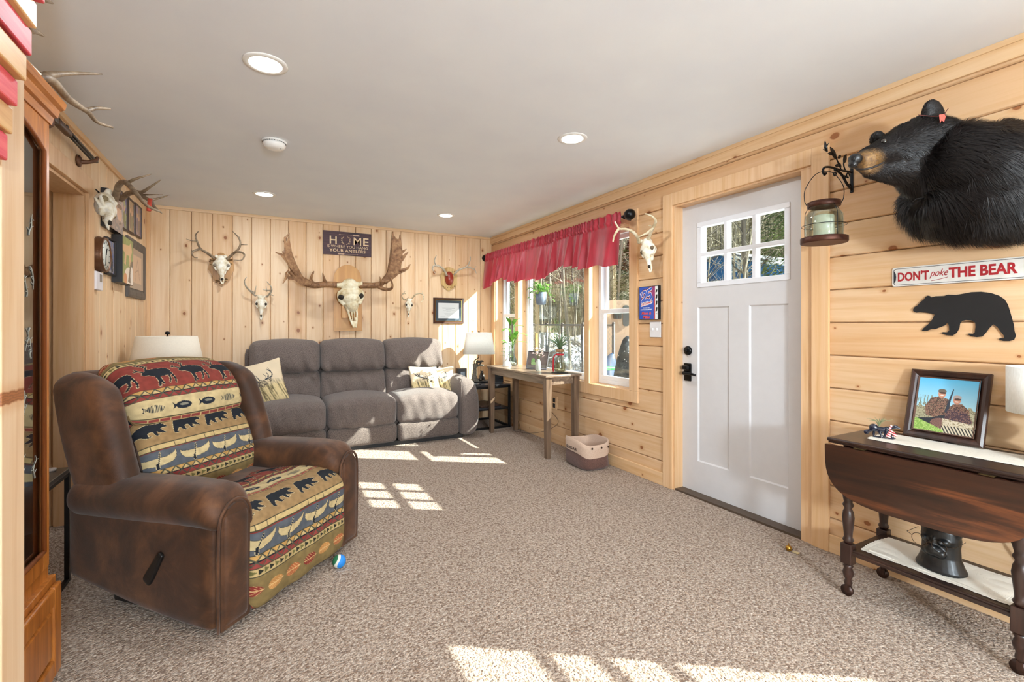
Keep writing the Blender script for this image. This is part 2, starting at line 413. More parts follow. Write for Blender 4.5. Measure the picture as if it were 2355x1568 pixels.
def board_wall(mb, fn, c0, clo, chi, alo, ahi, openings=(), g=.006, t=.02, off=0.0):
    """fn(along, cross, out) -> point; boards run along 'along', stacked in 'cross'"""
    k = math.floor((clo-c0)/PITCH)
    while c0+k*PITCH < chi:
        b0, b1 = c0+k*PITCH, c0+(k+1)*PITCH; k += 1
        cuts = sorted({max(b0, clo), min(b1, chi)} | {q for op in openings for q in op[2:4] if max(b0, clo) < q < min(b1, chi)})
        for s0, s1 in zip(cuts, cuts[1:]):
            if s1-s0 < 1e-4: continue
            iv = [(alo, ahi)]
            for a0, a1, z0, z1 in openings:
                if z0 < (s0+s1)/2 < z1:
                    iv = [p for q in iv for p in ((q[0], min(q[1], a0)), (max(q[0], a1), q[1])) if p[1]-p[0] > 1e-4]
            g0 = g if abs(s0-b0) < 1e-6 else 0; g1 = g if abs(s1-b1) < 1e-6 else 0
            pr = [(-t, s0), (-g0*1.3, s0+g0*.25), (-g0*.1, s0+g0), (0, s0+g0*1.3), (0, s1-g1*1.3), (-g1*.1, s1-g1), (-g1*1.3, s1-g1*.25), (-t, s1)]
            for a0, a1 in iv:
                n = len(pr); vs = [fn(a0, c, w+off) for w, c in pr]+[fn(a1, c, w+off) for w, c in pr]
                mb.add(vs, [(i, (i+1) % n, (i+1) % n+n, i+n) for i in range(n)]+[tuple(range(n)), tuple(range(2*n-1, n-1, -1))], 0, False)

# openings of the right wall: (y0, y1, z0, z1)
W3 = (2.95, 3.49, .674, 2.05); W2 = (3.55, 4.84, .674, 2.05); W1 = (4.90, 5.46, .674, 2.05)
W4 = (-1.15, .27, .73, 2.02); D1 = (1.545, 2.495, -.02, 2.072)
OPR = [W1, W2, W3, W4, D1]
Y_NEAR = -3.0; XFAR = -3.6
# right wall: boards + core
mb = MB(); board_wall(mb, lambda a, c, w: (XR-w, a, c), 1.219-10*PITCH, 0, H, Y_NEAR, YB, OPR)
def core(mb, lo, hi, x0, x1, ops):
    ys = sorted({lo, hi} | {q for o in ops for q in o[:2]})
    for a, b in zip(ys, ys[1:]):
        zs = [(0, H)]
        for o in ops:
            if o[0] <= (a+b)/2 <= o[1]: zs = [p for q in zs for p in ((q[0], min(q[1], o[2])), (max(q[0], o[3]), q[1])) if p[1]-p[0] > 1e-4]
        for z0, z1 in zs: mb.box((x0, a, z0), (x1, b, z1))
core(mb, Y_NEAR-.1, YB+.1, XR+.02, XR+.17, OPR)
struct('wall_right', mb, M_RIGHT)
# back wall
mb = MB(); board_wall(mb, lambda a, c, w: (c, YB-w, a), -.602-10*PITCH, XL-.1, XR+.05, 0, H)
mb.box((XL-.2, YB+.02, 0), (XR+.15, YB+.15, H)); struct('wall_back', mb, M_BACK)
# left wall (doorway between y 2.9 and 3.8) and the passage behind it
OPL = [(0, 2.02, 2.90, 3.80)]
mb = MB(); board_wall(mb, lambda a, c, w: (XL+w, c, a), 3.92-20*PITCH, 1.40, YB, 0, H, [(-.1, 2.02, 2.90, 3.80)])
mb.box((XL-.14, 1.4, 0), (XL-.02, 2.9, H)); mb.box((XL-.14, 3.8, 0), (XL-.02, YB+.1, H)); mb.box((XL-.14, 2.9, 2.02), (XL-.02, 3.8, H))
struct('wall_left', mb, M_LEFT)
mb = MB(); board_wall(mb, lambda a, c, w: (c, 3.80-w, a), -1.14-6*PITCH, -2.4, XL-.03, 0, 2.3)
mb.box((-2.4, 3.82, 0), (XL-.14, 3.95, 2.3)); mb.box((-2.5, 1.4, 0), (-2.4, 3.95, 2.3)); mb.box((-2.4, 1.4, 2.3), (XL-.14, 3.95, 2.34)); mb.box((-2.4, 1.4, 0), (XL-.14, 1.5, 2.3))
struct('wall_passage', mb, pine('pine_passage', 'zx', c0=-1.14-6*PITCH, seed=21, tone=(.96, .86, .74)))
# short return wall whose end the camera looks along
mb = MB(); mb.box((XFAR, 1.30, 0), (-.462, 1.39, H)); struct('wall_return', mb, M_TRZL)
mb = MB(); mb.box((-.462, 1.293, 0), (-.45, 1.395, H), bev=.002); struct('trim_1', mb, M_TRZL)
# near half of the house, behind the camera
mb = MB(); mb.box((XFAR, Y_NEAR-.1, 0), (XR, Y_NEAR, H)); struct('wall_near', mb, mat('d8cbb8', .8))
mb = MB(); mb.box((XFAR-.1, Y_NEAR, 0), (XFAR, 1.39, H)); struct('wall_far_left', mb, mat('d8cbb8', .8))
# ceiling with a little plaster texture
m = NT('ceiling_paint'); f = m.noise(m.obj(), 3, 3); f2 = m.noise(m.obj(), 260, 2); m.bump(f2, .05, .002)
M_CEIL = m.fin(m.ramp(f, [(.3, lin('e8ebf1')), (.7, lin('edf0f4'))]), .75)
mb = MB(); mb.box((XFAR-.1, Y_NEAR-.1, H), (XR+.17, YB+.15, H+.12)); struct('ceiling', mb, M_CEIL)
# carpet
m = NT('carpet'); o = m.obj()
f1 = m.noise(o, 78, 3, .65); f2 = m.noise(m.vmul(o, (1, 1, 1)), 230, 2, .6); f3 = m.noise(o, 1.6, 3, .5)
col = m.ramp(f1, [(.32, lin('4c382a')), (.43, lin('8c735f')), (.53, lin('b9a593')), (.66, lin('d9ccbe'))])
col = m.mixc(.36, col, m.ramp(f2, [(.34, lin('5a4535')), (.5, lin('b7a390')), (.66, lin('e4d8cb'))]))
vo = m.n('TexVoronoi'); m.L(o, vo.inputs['Vector']); vo.inputs['Scale'].default_value = 120; vs_ = m.sep(vo.outputs['Color'])
col = m.mixc(m.math('MULTIPLY', m.math('GREATER_THAN', vs_[0], .78), .6), col, lin('62432c'))
col = m.mixc(m.math('MULTIPLY', f3, .22), col, lin('8a7260'))
h = m.math('ADD', m.math('MULTIPLY', f1, .7), m.math('SUBTRACT', .6, m.math('MULTIPLY', vo.outputs['Distance'], .6))); m.bump(h, .9, .012)
M_CARPET = m.fin(col, .95, spec=.1, sheen=.15)
mb = MB(); mb.box((XFAR-.1, Y_NEAR-.1, -.08), (XR+.02, YB+.1, 0)); struct('floor', mb, M_CARPET)

# ceiling trim, baseboard
mb = MB(); mb.box((XR-.016, Y_NEAR, 2.275), (XR, YB, 2.345)); mb.box((XR-.024, Y_NEAR, 2.335), (XR, YB, H), bev=.002); struct('trim_2', mb, M_TRY)
mb = MB(); mb.box((XL, YB-.016, 2.33), (XR-.02, YB, H), bev=.002); struct('trim_3', mb, M_TRX)
mb = MB(); mb.box((XL, 1.42, 2.325), (XL+.016, YB-.02, H), bev=.002); struct('trim_4', mb, M_TRY)
mb = MB()
for a, b in ((2.585, YB), (Y_NEAR, 1.415)): mb.box((XR-.014, a, 0), (XR, b, .095), bev=.003)
struct('baseboard_right', mb, M_TRY)
mb = MB(); mb.box((XL+.001, YB-.03, 0), (XL+.03, YB, H-.03)); struct('trim_5', mb, M_TRZ)
# doorway casing on the left wall
mb = MB()
mb.box((XL, 3.80, 0), (XL+.02, 3.905, 2.125), bev=.003); mb.box((XL, 2.795, 0), (XL+.02, 2.90, 2.125), bev=.003); mb.box((XL, 2.90, 2.02), (XL+.022, 3.80, 2.125), bev=.003)
mb.box((XL-.14, 3.775, 0), (XL+.0005, 3.799, 1.9995)); mb.box((XL-.14, 2.901, 0), (XL+.0005, 2.925, 1.9995)); mb.box((XL-.1395, 2.902, 2.0), (XL+.001, 3.798, 2.019))
o = struct('door_2', mb, M_TRZ, 'pine cased opening in the left wall')

# ---- windows of the right wall
M_VINYL = mat('eef1f5', .35, var=.02); M_GLASS = glass('window_glass', 'f4faf8', .06)
mb = MB()   # one casing round the three windows + mullions
def case(mb, a, b, z0, z1, w=.095): 
    mb.box((XR-.018, a, z0), (XR, b, z0+w), bev=.003); mb.box((XR-.018, a, z1-w), (XR, b, z1), bev=.003)
    mb.box((XR-.019, a, z0+w), (XR, a+w, z1-w), bev=.003); mb.box((XR-.019, b-w, z0+w), (XR, b, z1-w), bev=.003)
case(mb, 2.855, 5.555, .58, 2.145)
for a in (3.486, 4.836): mb.box((XR-.018, a, .675), (XR+.174, a+.068, 2.05), bev=.002)
for wq in (W1, W2, W3):                       # pine jamb liners
    mb.box((XR-.004, wq[0], wq[2]-.012), (XR+.17, wq[1], wq[2]+.004)); mb.box((XR-.004, wq[0], wq[3]-.004), (XR+.17, wq[1], wq[3]+.012))
mb.box((XR-.004, 2.945, .674), (XR+.17, 2.954, 2.05)); mb.box((XR-.004, 5.456, .674), (XR+.17, 5.465, 2.05))
struct('trim_6', mb, M_TRZ)
def window(n, wq, hung, label):
    a, b, z0, z1 = wq; x0, x1 = XR+.095, XR+.165; a += .005; b -= .005; z0 += .004; z1 -= .004
    r = bpy.data.objects.new('window_%d' % n, None); COL.objects.link(r); r['kind'] = 'structure'; r['label'] = label
    mb = MB(); e = .035
    mb.box((x0, a, z0), (x1, b, z0+e), bev=.003); mb.box((x0, a, z1-e), (x1, b, z1), bev=.003)
    mb.box((x0, a, z0+e), (x1, a+e, z1-e), bev=.003); mb.box((x0, b-e, z0+e), (x1, b, z1-e), bev=.003)
    mb.build('window_frame', M_VINYL, r)
    def sash(c0, c1, q0, q1, xa, w=.038):
        mb = MB(); mb.box((xa, c0, q0), (xa+.03, c1, q0+w), bev=.003); mb.box((xa, c0, q1-w), (xa+.03, c1, q1), bev=.003)
        mb.box((xa, c0, q0+w), (xa+.03, c0+w, q1-w), bev=.003); mb.box((xa, c1-w, q0+w), (xa+.03, c1, q1-w), bev=.003)
        s = mb.build('sash', M_VINYL, r)
        g = MB(); g.box((xa+.012, c0+w-.002, q0+w-.002), (xa+.016, c1-w+.002, q1-w+.002)); g.build('pane', M_GLASS, s)
    if hung:
        zm = 1.335; sash(a+e, b-e, z0+e, zm+.02, x0+.003); sash(a+e, b-e, zm-.02, z1-e, x0+.035)
    else: sash(a+e-.015, b-e+.015, z0+e, z1-e, x0+.02, .03)
window(1, W1, True, 'far white double-hung window'); window(2, W2, False, 'wide middle picture window'); window(3, W3, True, 'near white double-hung window')
a, b, z0, z1 = W4; x0 = XR+.1; r = bpy.data.objects.new('window_4', None); COL.objects.link(r); r['kind'] = 'structure'; r['label'] = 'white window beyond the cart with bars added to band its sunlight'
r4 = MB(); r4.box((x0, a, z0), (x0+.06, b, z0+.06)); r4.box((x0, a, z1-.06), (x0+.06, b, z1)); r4.box((x0, a, z0+.0605), (x0+.06, a+.05, z1-.0605)); r4.box((x0, b-.05, z0+.0605), (x0+.06, b, z1-.0605))
for zz in (1.66, 1.50, 1.33): r4.box((x0+.005, a+.0505, zz), (x0+.03, b-.0505, zz+.035))  # bars added so the sun patch on the carpet breaks into bands
r4.build('window_frame', M_VINYL, r); r4 = MB(); r4.box((x0+.035, a+.04, z0+.05), (x0+.039, b-.04, z1-.05)); r4.build('pane', M_GLASS, r)
mb = MB(); case(mb, a-.09, b+.09, z0-.09, z1+.09); struct('trim_7', mb, M_TRZ)

# ---- front door
M_DOOR = mat('d3d0d0', .38, var=.015); M_BLK = mat('16171a', .32, .6)
dr = bpy.data.objects.new('door_1', None); COL.objects.link(dr); dr['kind'] = 'structure'; dr['label'] = 'pale grey front door with six small panes'
DX = 2.76; y0, y1, z0, z1 = 1.570, 2.482, .014, 2.072
LI = (1.700, 2.325, 1.497, 1.915); PA = [(1.690, 1.945, .235, 1.335), (2.092, 2.347, .235, 1.335)]
mb = MB(); hol = [LI]+PA
ys = sorted({y0, y1} | {q for o in hol for q in o[:2]})
for p, q in zip(ys, ys[1:]):
    zs = [(z0, z1)]
    for o in hol:
        if o[0] < (p+q)/2 < o[1]: zs = [s for k in zs for s in ((k[0], min(k[1], o[2])), (max(k[0], o[3]), k[1])) if s[1]-s[0] > 1e-4]
    for k in zs: mb.box((DX, p, k[0]), (DX+.044, q, k[1]))
mb.build('door_slab', M_DOOR, dr)
for pa in PA:
    mb = MB(); a, b, c, d = pa; e = .008
    mb.box((DX+.010, a, c), (DX+.03, b, d))
    for k in range(4):
        P = [((a, c), (b, c)), ((b, c), (b, d)), ((b, d), (a, d)), ((a, d), (a, c))][k]; I = [((a+e, c+e), (b-e, c+e)), ((b-e, c+e), (b-e, d-e)), ((b-e, d-e), (a+e, d-e)), ((a+e, d-e), (a+e, c+e))][k]
        mb.add([(DX, *P[0]), (DX, *P[1]), (DX+.010, *I[1]), (DX+.010, *I[0])], [(0, 1, 2, 3)], 0, False)
    mb.build('door_panel', M_DOOR, dr)
mb = MB(); a, b, c, d = LI; fr = .022
for (p, q, r_, s) in ((a-fr, b+fr, c-fr, c+.012), (a-fr, b+fr, d-.012, d+fr), (a-fr+.0004, a+.0116, c+.0125, d-.0125), (b-.0116, b+fr-.0004, c+.0125, d-.0125)): mb.box((DX-.007+(.0006 if s-r_ > .2 else 0), p, r_), (DX+.05+(.0006 if s-r_ > .2 else 0), q, s), bev=.003)
wy = (b-a)/3
for k in (1, 2): mb.box((DX-.0045, a+wy*k-.013, c+.004), (DX+.0435, a+wy*k+.013, d-.004), bev=.004)
mb.box((DX-.006, a, (c+d)/2-.014), (DX+.045, b, (c+d)/2+.014), bev=.004)
lf = mb.build('lite_frame', mat('e6e6ea', .35, var=.02), dr)
g = MB(); g.box((DX+.020, a, c), (DX+.024, b, d)); g.build('pane', M_GLASS, lf)
mb = MB(); mb.lathe([(0, 0), (.032, 0), (.034, .006), (.030, .018), (.018, .022), (0, .023)], (DX, 2.428, 1.022), M=Matrix.Rotation(-math.pi/2, 4, 'Y')); mb.box((DX-.036, 2.416, 1.016), (DX-.02, 2.44, 1.028), bev=.003); mb.build('deadbolt', M_BLK, dr)
mb = MB(); mb.box((DX-.012, 2.398, .80), (DX, 2.462, .93), bev=.006); mb.tube([(DX-.01, 2.43, .86), (DX-.05, 2.43, .86)], .014, 12, sub=1)
mb.tube([(DX-.05, 2.43, .86), (DX-.055, 2.40, .862), (DX-.05, 2.35, .858), (DX-.045, 2.325, .852)], [.013, .011, .009, .008], 10)
mb.box((DX-.045, 2.405, .885), (DX-.012, 2.455, .915), bev=.008); mb.build('door_handle', M_BLK, dr)
# jamb and casing
mb = MB()
mb.box((XR-.018, 2.495, 0), (XR, 2.585, 2.175), bev=.003); mb.box((XR-.018, 1.415, 0), (XR, 1.505, 2.175), bev=.003); mb.box((XR-.019, 1.505, 2.085), (XR, 2.495, 2.175), bev=.003)
mb.box((XR-.002, 2.482, 0), (XR+.17, 2.497, 2.0735)); mb.box((XR-.002, 1.503, 0), (XR+.17, 1.568, 2.0735)); mb.box((XR-.0025, 1.5, 2.074), (XR+.1705, 2.499, 2.092))
struct('trim_8', mb, M_TRZ)
mb = MB(); mb.box((XR, 1.56, 0), (XR+.17, 2.49, .013)); struct('trim_9', mb, mat('5a4a3c', .5, .3))

# ================================================================== CEILING THINGS
M_WHITE = mat('f2f1ee', .4, var=.02); M_LENS = emit('lamp_lens', 'fff3e0', 14)
lamps = [(.02, 2.35, 'recessed ceiling light nearest the camera on the left'), (1.70, 2.39, 'recessed ceiling light nearest the front door'), (.03, 4.67, 'small-looking recessed ceiling light over the left end of the sofa'), (1.71, 4.67, 'recessed ceiling light in the far corner near the red valance')]
first = None
for i, (x, y, lb) in enumerate(lamps):
    if first is None:
        t = first = thing('recessed_light', lb, 'ceiling light', (x, y, H), 0, 'recessed ceiling lights')
        mb = MB(); mb.lathe([(.066, -.004), (.070, -.007), (.088, -.004), (.092, 0)], n=40); mb.build('trim_ring', M_WHITE, t)
        mb = MB(); mb.lathe([(0, -.0055), (.067, -.0045)], n=40); mb.build('lens', M_LENS, t)
    else: t = dup(first, (x, y, H), 0, lb)
def lamp_area(x, y, w):
    l = bpy.data.lights.new('ceiling_lamp', 'AREA'); l.shape = 'DISK'; l.size = .13; l.energy = w; l.color = (.88, .95, 1)
    o = bpy.data.objects.new('ceiling_lamp', l); COL.objects.link(o); o.location = (x, y, H-.012)
for x, y, _ in lamps: lamp_area(x, y, LAMP_W)
for x, y in ((1.7, .1), (.02, -2), (1.7, -2)):  # extra ceiling lights added out of view to brighten the room
    t = dup(first, (x, y, H), 0, 'recessed ceiling light added behind the camera for fill'); t['group'] = 'added fill lights behind the camera'; lamp_area(x, y, LAMP_W)
# unseen floor lamp added behind the camera as fill light for room and ceiling
for i, (x, y) in enumerate(((.35, -2.3),)):
    t = thing('fill_floor_lamp', 'floor lamp added behind the camera to fill the room with light', 'floor lamp', (x, y, 0))
    mb = MB(); mb.lathe([(0, 0), (.14, 0), (.14, .015), (.02, .03), (.012, .04), (.012, 1.02), (0, 1.02)]); mb.build('pole', M_BLK, t)
    mb = MB(); mb.lathe([(.05, 1.01), (.14, 1.06), (.17, 1.17)]); mb.build('lamp_shade', M_WHITE, t)
    l = bpy.data.lights.new('fill_light', 'POINT'); l.energy = FILL_W; l.shadow_soft_size = .16; l.color = (.74, .88, 1)
    o = bpy.data.objects.new('fill_light', l); COL.objects.link(o); o.location = (x, y, 1.36)
t = thing('smoke_detector', 'round white smoke detector on the ceiling', 'smoke detector', (.077, 3.31, H))
mb = MB(); mb.lathe([(0, 0), (.072, 0), (.072, -.010), (.060, -.012)], n=36); mb.build('mounting_plate', M_WHITE, t)
mb = MB(); mb.lathe([(.064, -.013), (.066, -.024), (.056, -.042), (.035, -.05), (0, -.05)], n=36); o_ = mb.build('housing', M_WHITE, t)
mb = MB(); mb.cbox((.03, -.02, -.046), (.016, .012, .006), 0, .002); mb.build('test_button', mat('b9b6b2', .5), o_)
mb = MB()
for k in range(28):
    a = 2*math.pi*k/28; mb.cbox((math.cos(a)*.0655, math.sin(a)*.0655, -.0125), (.004, .007, .003), M=None)
mb.build('vent_slots', mat('3a3a3a', .8), o_)

# ================================================================== SOFA
M_SOFA = cloth('sofa_weave', '463b37', '8c7f79', 330, .95, .6); M_SOFA2 = cloth('sofa_weave_dark', '453a36', '857871', 230, .95, .7)
def wrinkle(p, k=1.0, s=0):
    return k*(.009*math.sin(p.x*38+s+2*math.sin(p.z*9))+.004*math.sin(p.x*61+p.z*23+s*2))
t = thing('reclining_sofa', 'charcoal grey three-seat reclining sofa against the back wall', 'sofa', (.90, 5.1, 0))
SX = [-1.0, -.35, .315, .98]     # seat seams, local x
mb = MB(); mb.cushion((-.01, .06, .19), (2.12, .66, .32), .04); mb.build('frame', M_SOFA2, t)
mb = MB(); mb.box((-1.08, -.36, .004), (1.03, .36, .045)); mb.build('plinth', mat('1c1b1d', .6), t)
def lean(y0, z0, k): return lambda p: Vector((p.x, p.y+(p.z-z0)*k, p.z))
for i in range(3):
    a, b = SX[i]+.004, SX[i+1]-.004; cx, w = (a+b)/2, b-a
    # seat with waterfall front
    mb = MB()
    def w1(p, cx=cx, w=w):
        u = (p.x-cx)/(w/2); top = p.z > .36
        z = p.z+(.022*(1-u*u) if top else 0)+(.02*math.cos((p.y+.15)*5) if top else 0)
        y = p.y-(.025*(1-u*u) if p.y < -.2 else 0)
        return Vector((p.x, y+(wrinkle(p, .7, i) if p.y < -.3 else 0), z))
    mb.cushion((cx, -.09, .345), (w, .62, .25), .055, 16, (.004, .02, .03), warp=w1, seg=(48, 14, 18)); s = mb.build('seat_cushion', M_SOFA, t)
    mb = MB()
    pts = [(cx-w/2+.03, -.385, .395), (cx-w/4, -.412, .412), (cx, -.42, .416), (cx+w/4, -.412, .412), (cx+w/2-.03, -.385, .395)]
    mb = MB(); mb.cushion((cx, -.355, .135), (w, .11, .19), .045, 12, (0, .012, 0), warp=lambda p: Vector((p.x, p.y+wrinkle(p, .6, 3), p.z))); mb.build('footrest', M_SOFA2, t)
    mb = MB()
    def w2(p, cx=cx, w=w):
        u = (p.x-cx)/(w/2); e = abs(u)**3
        q = Vector((p.x, p.y-.01*(1-u*u)+(wrinkle(p, 1.2, i*2) if p.y < .12 and p.z < .66 else 0), p.z+.006*math.sin(p.x*9+i)))
        return lean(0, .45, .22)(q)
    mb.cushion((cx, .18, .585), (w, .20, .31), .045, 16, (.006, .045, .008), warp=w2, seg=(48, 14, 18)); mb.build('lower_back_cushion', M_SOFA, t)
    mb = MB()
    def w3(p, cx=cx, w=w):
        u = (p.x-cx)/(w/2)
        q = Vector((p.x*1.0, p.y-.012*(1-u*u)+(wrinkle(p, 1.6, i*2+1)*max(0, (.95-p.z)/.2) if p.y < .12 else 0), p.z+.02*(1-u*u) if p.z > .9 else p.z))
        return lean(0, .45, .20)(q)
    mb.cushion((cx, .16, .885), (w, .26, .31), .06, 16, (.006, .045, .012), warp=w3, seg=(48, 14, 18)); mb.build('head_cushion', M_SOFA, t)
mb = MB(); mb.cushion((-.01, .34, .55), (2.06, .14, .86), .05, 8, warp=lean(0, .5, .1)); mb.build('back_shell', M_SOFA2, t)
for sg in (-1, 1):
    mb = MB(); cx = 1.075 if sg > 0 else -1.09
    def wa(p, cx=cx, sg=sg):
        f = max(0, min(1, (p.y+.40)/.8)); bow = .035*math.sin(max(0, min(1, p.z/.62))*math.pi)
        top = max(0, (p.z-.45)/.17)
        return Vector((p.x+sg*bow*(1 if (p.x-cx)*sg > 0 else .2), p.y+(.05*(1-math.cos(top*1.5)) if p.y < -.2 else 0)-(.012 if p.y < -.2 and .1 < p.z < .5 else 0), p.z+.02*math.sin(f*3.1)*top))
    mb.cushion((cx, -.03, .325), (.19, .80, .60), .075, 12, (.012, .01, .01), warp=wa); mb.build('arm', M_SOFA if sg > 0 else M_SOFA2, t)
    mb = MB()
    mb.tube([(cx-.075, -.405, .10), (cx-.08, -.418, .40), (cx-.072, -.375, .58), (cx-.05, -.30, .628), (cx-.04, .3, .62)], .004, 6)
    mb.build('piping', M_SOFA2, t)

# ---- throw pillows with printed elk antlers
ANT = [([( -.05,-.02),(-.30,.05),(-.52,.14),(-.62,.20),(-.80,.42)],.045,.02), ([(-.62,.18),(-.66,.26),(-.66,.38)],.03,.01), ([(-.50,.15),(-.58,.33),(-.62,.43)],.04,.01), ([(-.50,.17),(-.46,.26),(-.44,.40)],.035,.01),
       ([(-.02,.0),(-.14,.16),(-.28,.27)],.022,.006), ([(.06,.03),(0,.18),(-.08,.33)],.022,.006), ([(.30,.02),(.44,.06),(.56,.12),(.60,.25),(.54,.40),(.42,.52)],.035,.012), ([(.34,.03),(.32,.18),(.22,.34)],.022,.006), ([(.40,.06),(.44,.22),(.38,.34)],.03,.008), ([(.58,.30),(.50,.42),(.36,.50)],.018,.006), ([(.56,.38),(.50,.50),(.46,.58)],.014,.006)]
def pillow_paint(P):
    x, y = P[:, 0]/.21, P[:, 2]/.21; front = P[:, 1] < .02
    c = np.tile(np.array(lin('e6d3b4')), (len(x), 1)); n1 = nz(x, y, 3, 5)[:, None]; c = c*(.92+.12*n1)
    gr = y < -.02+.18*nz(x, y*0, 2.5, 9)-.05; st = nz(x*1.0+y*.25, y*.12, 22, 2)*.6+nz(x+y*.3, y*.2, 46, 4)*.4
    k = np.clip((st-.42)*3, 0, 1)[:, None]; g = np.array(lin('dcc796'))*(1-k)+np.array(lin('6d6146'))*k
    fade = np.clip((.10-y)*2.5, 0, 1)[:, None]*np.where(gr, 1, 0)[:, None]; c = c*(1-fade)+g*fade
    dk = np.zeros(x.shape, bool)
    for pts, w, w2 in ANT: dk |= line(x, y, pts, w, w2)
    hd = el(x, y, .14, -.14, .20, .17) | el(x, y, -.22, -.07, .12, .06) | el(x, y, .46, -.04, .09, .09); st2 = nz(x*2, y, 30, 6) > .45
    c[hd & st2] = lin('5a5046'); c[dk] = lin('3d4147'); c[~front] = lin('dccaa8'); return c
M_PIL = attr_mat('printed_linen', noise=.1)
def pillow(label, M, s=1.0):
    p = thing('throw_pillow', label, 'cushion'); p.matrix_world = M
    mb = MB()
    def pw(q):
        a = abs(q.x)/.215; b = abs(q.z)/.215; ear = min(1, a*b)**2
        return Vector((q.x*(1+.02*ear-.05*(1-b*b)*a), q.y, q.z*(1+.03*ear-.05*(1-a*a)*b)))
    def puffy(P): return pillow_paint(P)
    mb.cushion((0, 0, 0), (.42, .035, .42), .017, 90, (0, .065, 0), warp=pw, paint=pillow_paint, seg=(110, 2, 110)); mb.build('cover', M_PIL, p); return p
pillow('larger cream pillow printed with elk antlers, at the left arm of the sofa', Matrix.Translation((-.005, 4.93, .665)) @ Matrix.Rotation(math.radians(-10), 4, 'Z') @ Matrix.Rotation(math.radians(-24), 4, 'X') @ Matrix.Rotation(math.radians(-15), 4, 'Y'))
pillow('sunlit cream antler pillow slumped at the right end of the grey sofa', Matrix.Translation((1.60, 5.04, .60)) @ Matrix.Rotation(math.radians(8), 4, 'Z') @ Matrix.Rotation(math.radians(-30), 4, 'X') @ Matrix.Rotation(math.radians(4), 4, 'Y') @ Matrix.Scale(.80, 4))
pillow('cream pillow wedged between the sunlit antler pillow and the right sofa arm', Matrix.Translation((1.80, 5.10, .59)) @ Matrix.Rotation(math.radians(-38), 4, 'Z') @ Matrix.Rotation(math.radians(-24), 4, 'X') @ Matrix.Rotation(math.radians(-6), 4, 'Y') @ Matrix.Scale(.72, 4))

# ================================================================== PATTERNED RECLINER
m = NT('brown_suede'); o = m.obj(); a_ = m.noise(o, 5.5, 5, .62, .6); b_ = m.noise(o, 260, 2); c_ = m.noise(o, 24, 3)
col = m.ramp(a_, [(.28, lin('22140a')), (.46, lin('402615')), (.60, lin('5c3a22')), (.78, lin('7a4f2f'))]); col = m.mixc(m.math('MULTIPLY', c_, .3), col, lin('4a2c16'))
m.bump(m.math('ADD', m.math('MULTIPLY', b_, .35), m.math('MULTIPLY', c_, .6)), .22, .006); M_SUEDE = m.fin(col, .6, spec=.3, sheen=.12)
LO = {}
def caribou(x, y):      # facing left, about 1 wide
    r = inpoly(x, y, [(-.42,.02),(-.36,.10),(-.26,.14),(-.16,.20),(.0,.22),(.25,.21),(.40,.18),(.46,.10),(.44,-.02),(.38,-.10),(.10,-.12),(-.10,-.10),(-.24,-.02),(-.34,-.02)])
    r |= line(x, y, [(-.06,-.08),(-.05,-.30),(-.10,-.42)], .035) | line(x, y, [(.02,-.08),(.0,-.28),(.02,-.38)], .03) | line(x, y, [(.34,-.06),(.30,-.25),(.22,-.36)], .035, .02) | line(x, y, [(.42,-.02),(.46,-.25),(.42,-.38)], .035, .02)
    r |= line(x, y, [(-.24,.12),(-.14,.30),(-.18,.45),(-.34,.52)], .03, .02) | line(x, y, [(-.30,.10),(-.44,.22),(-.52,.20)], .028) | line(x, y, [(-.40,.18),(-.46,.30)], .02)
    for k in range(5): q = -.12-.05*k; r |= seg(x, y, (q, .33+.04*k), (q+.07, .40+.04*k), .016)
    return r
def canoe(x, y):        # about 1 wide
    return inpoly(x, y, [(-.5,.16),(-.44,.10),(-.2,.06),(.2,.07),(.42,.14),(.5,.22),(.47,.02),(.36,-.10),(.1,-.15),(-.2,-.15),(-.38,-.10),(-.48,.0)])
def fish(x, y): return el(x, y, 0, 0, .36, .15) | inpoly(x, y, [(-.30, 0), (-.5, .14), (-.44, 0), (-.5, -.14)])
def leaf(x, y): return el(x, y, 0, 0, .42-.12*np.sign(x)*0, .22*(1-.5*(x+.2)**2)) | inpoly(x, y, [(.30,.10),(.5,0),(.30,-.10)])
TAN, OLV, RED, CRM, SLT, BLK, CRR = [np.array(lin(c)) for c in ('a08056', '8a7448', '8a3a30', 'cdb27c', '5b6068', '161c26', 'd8c190')]
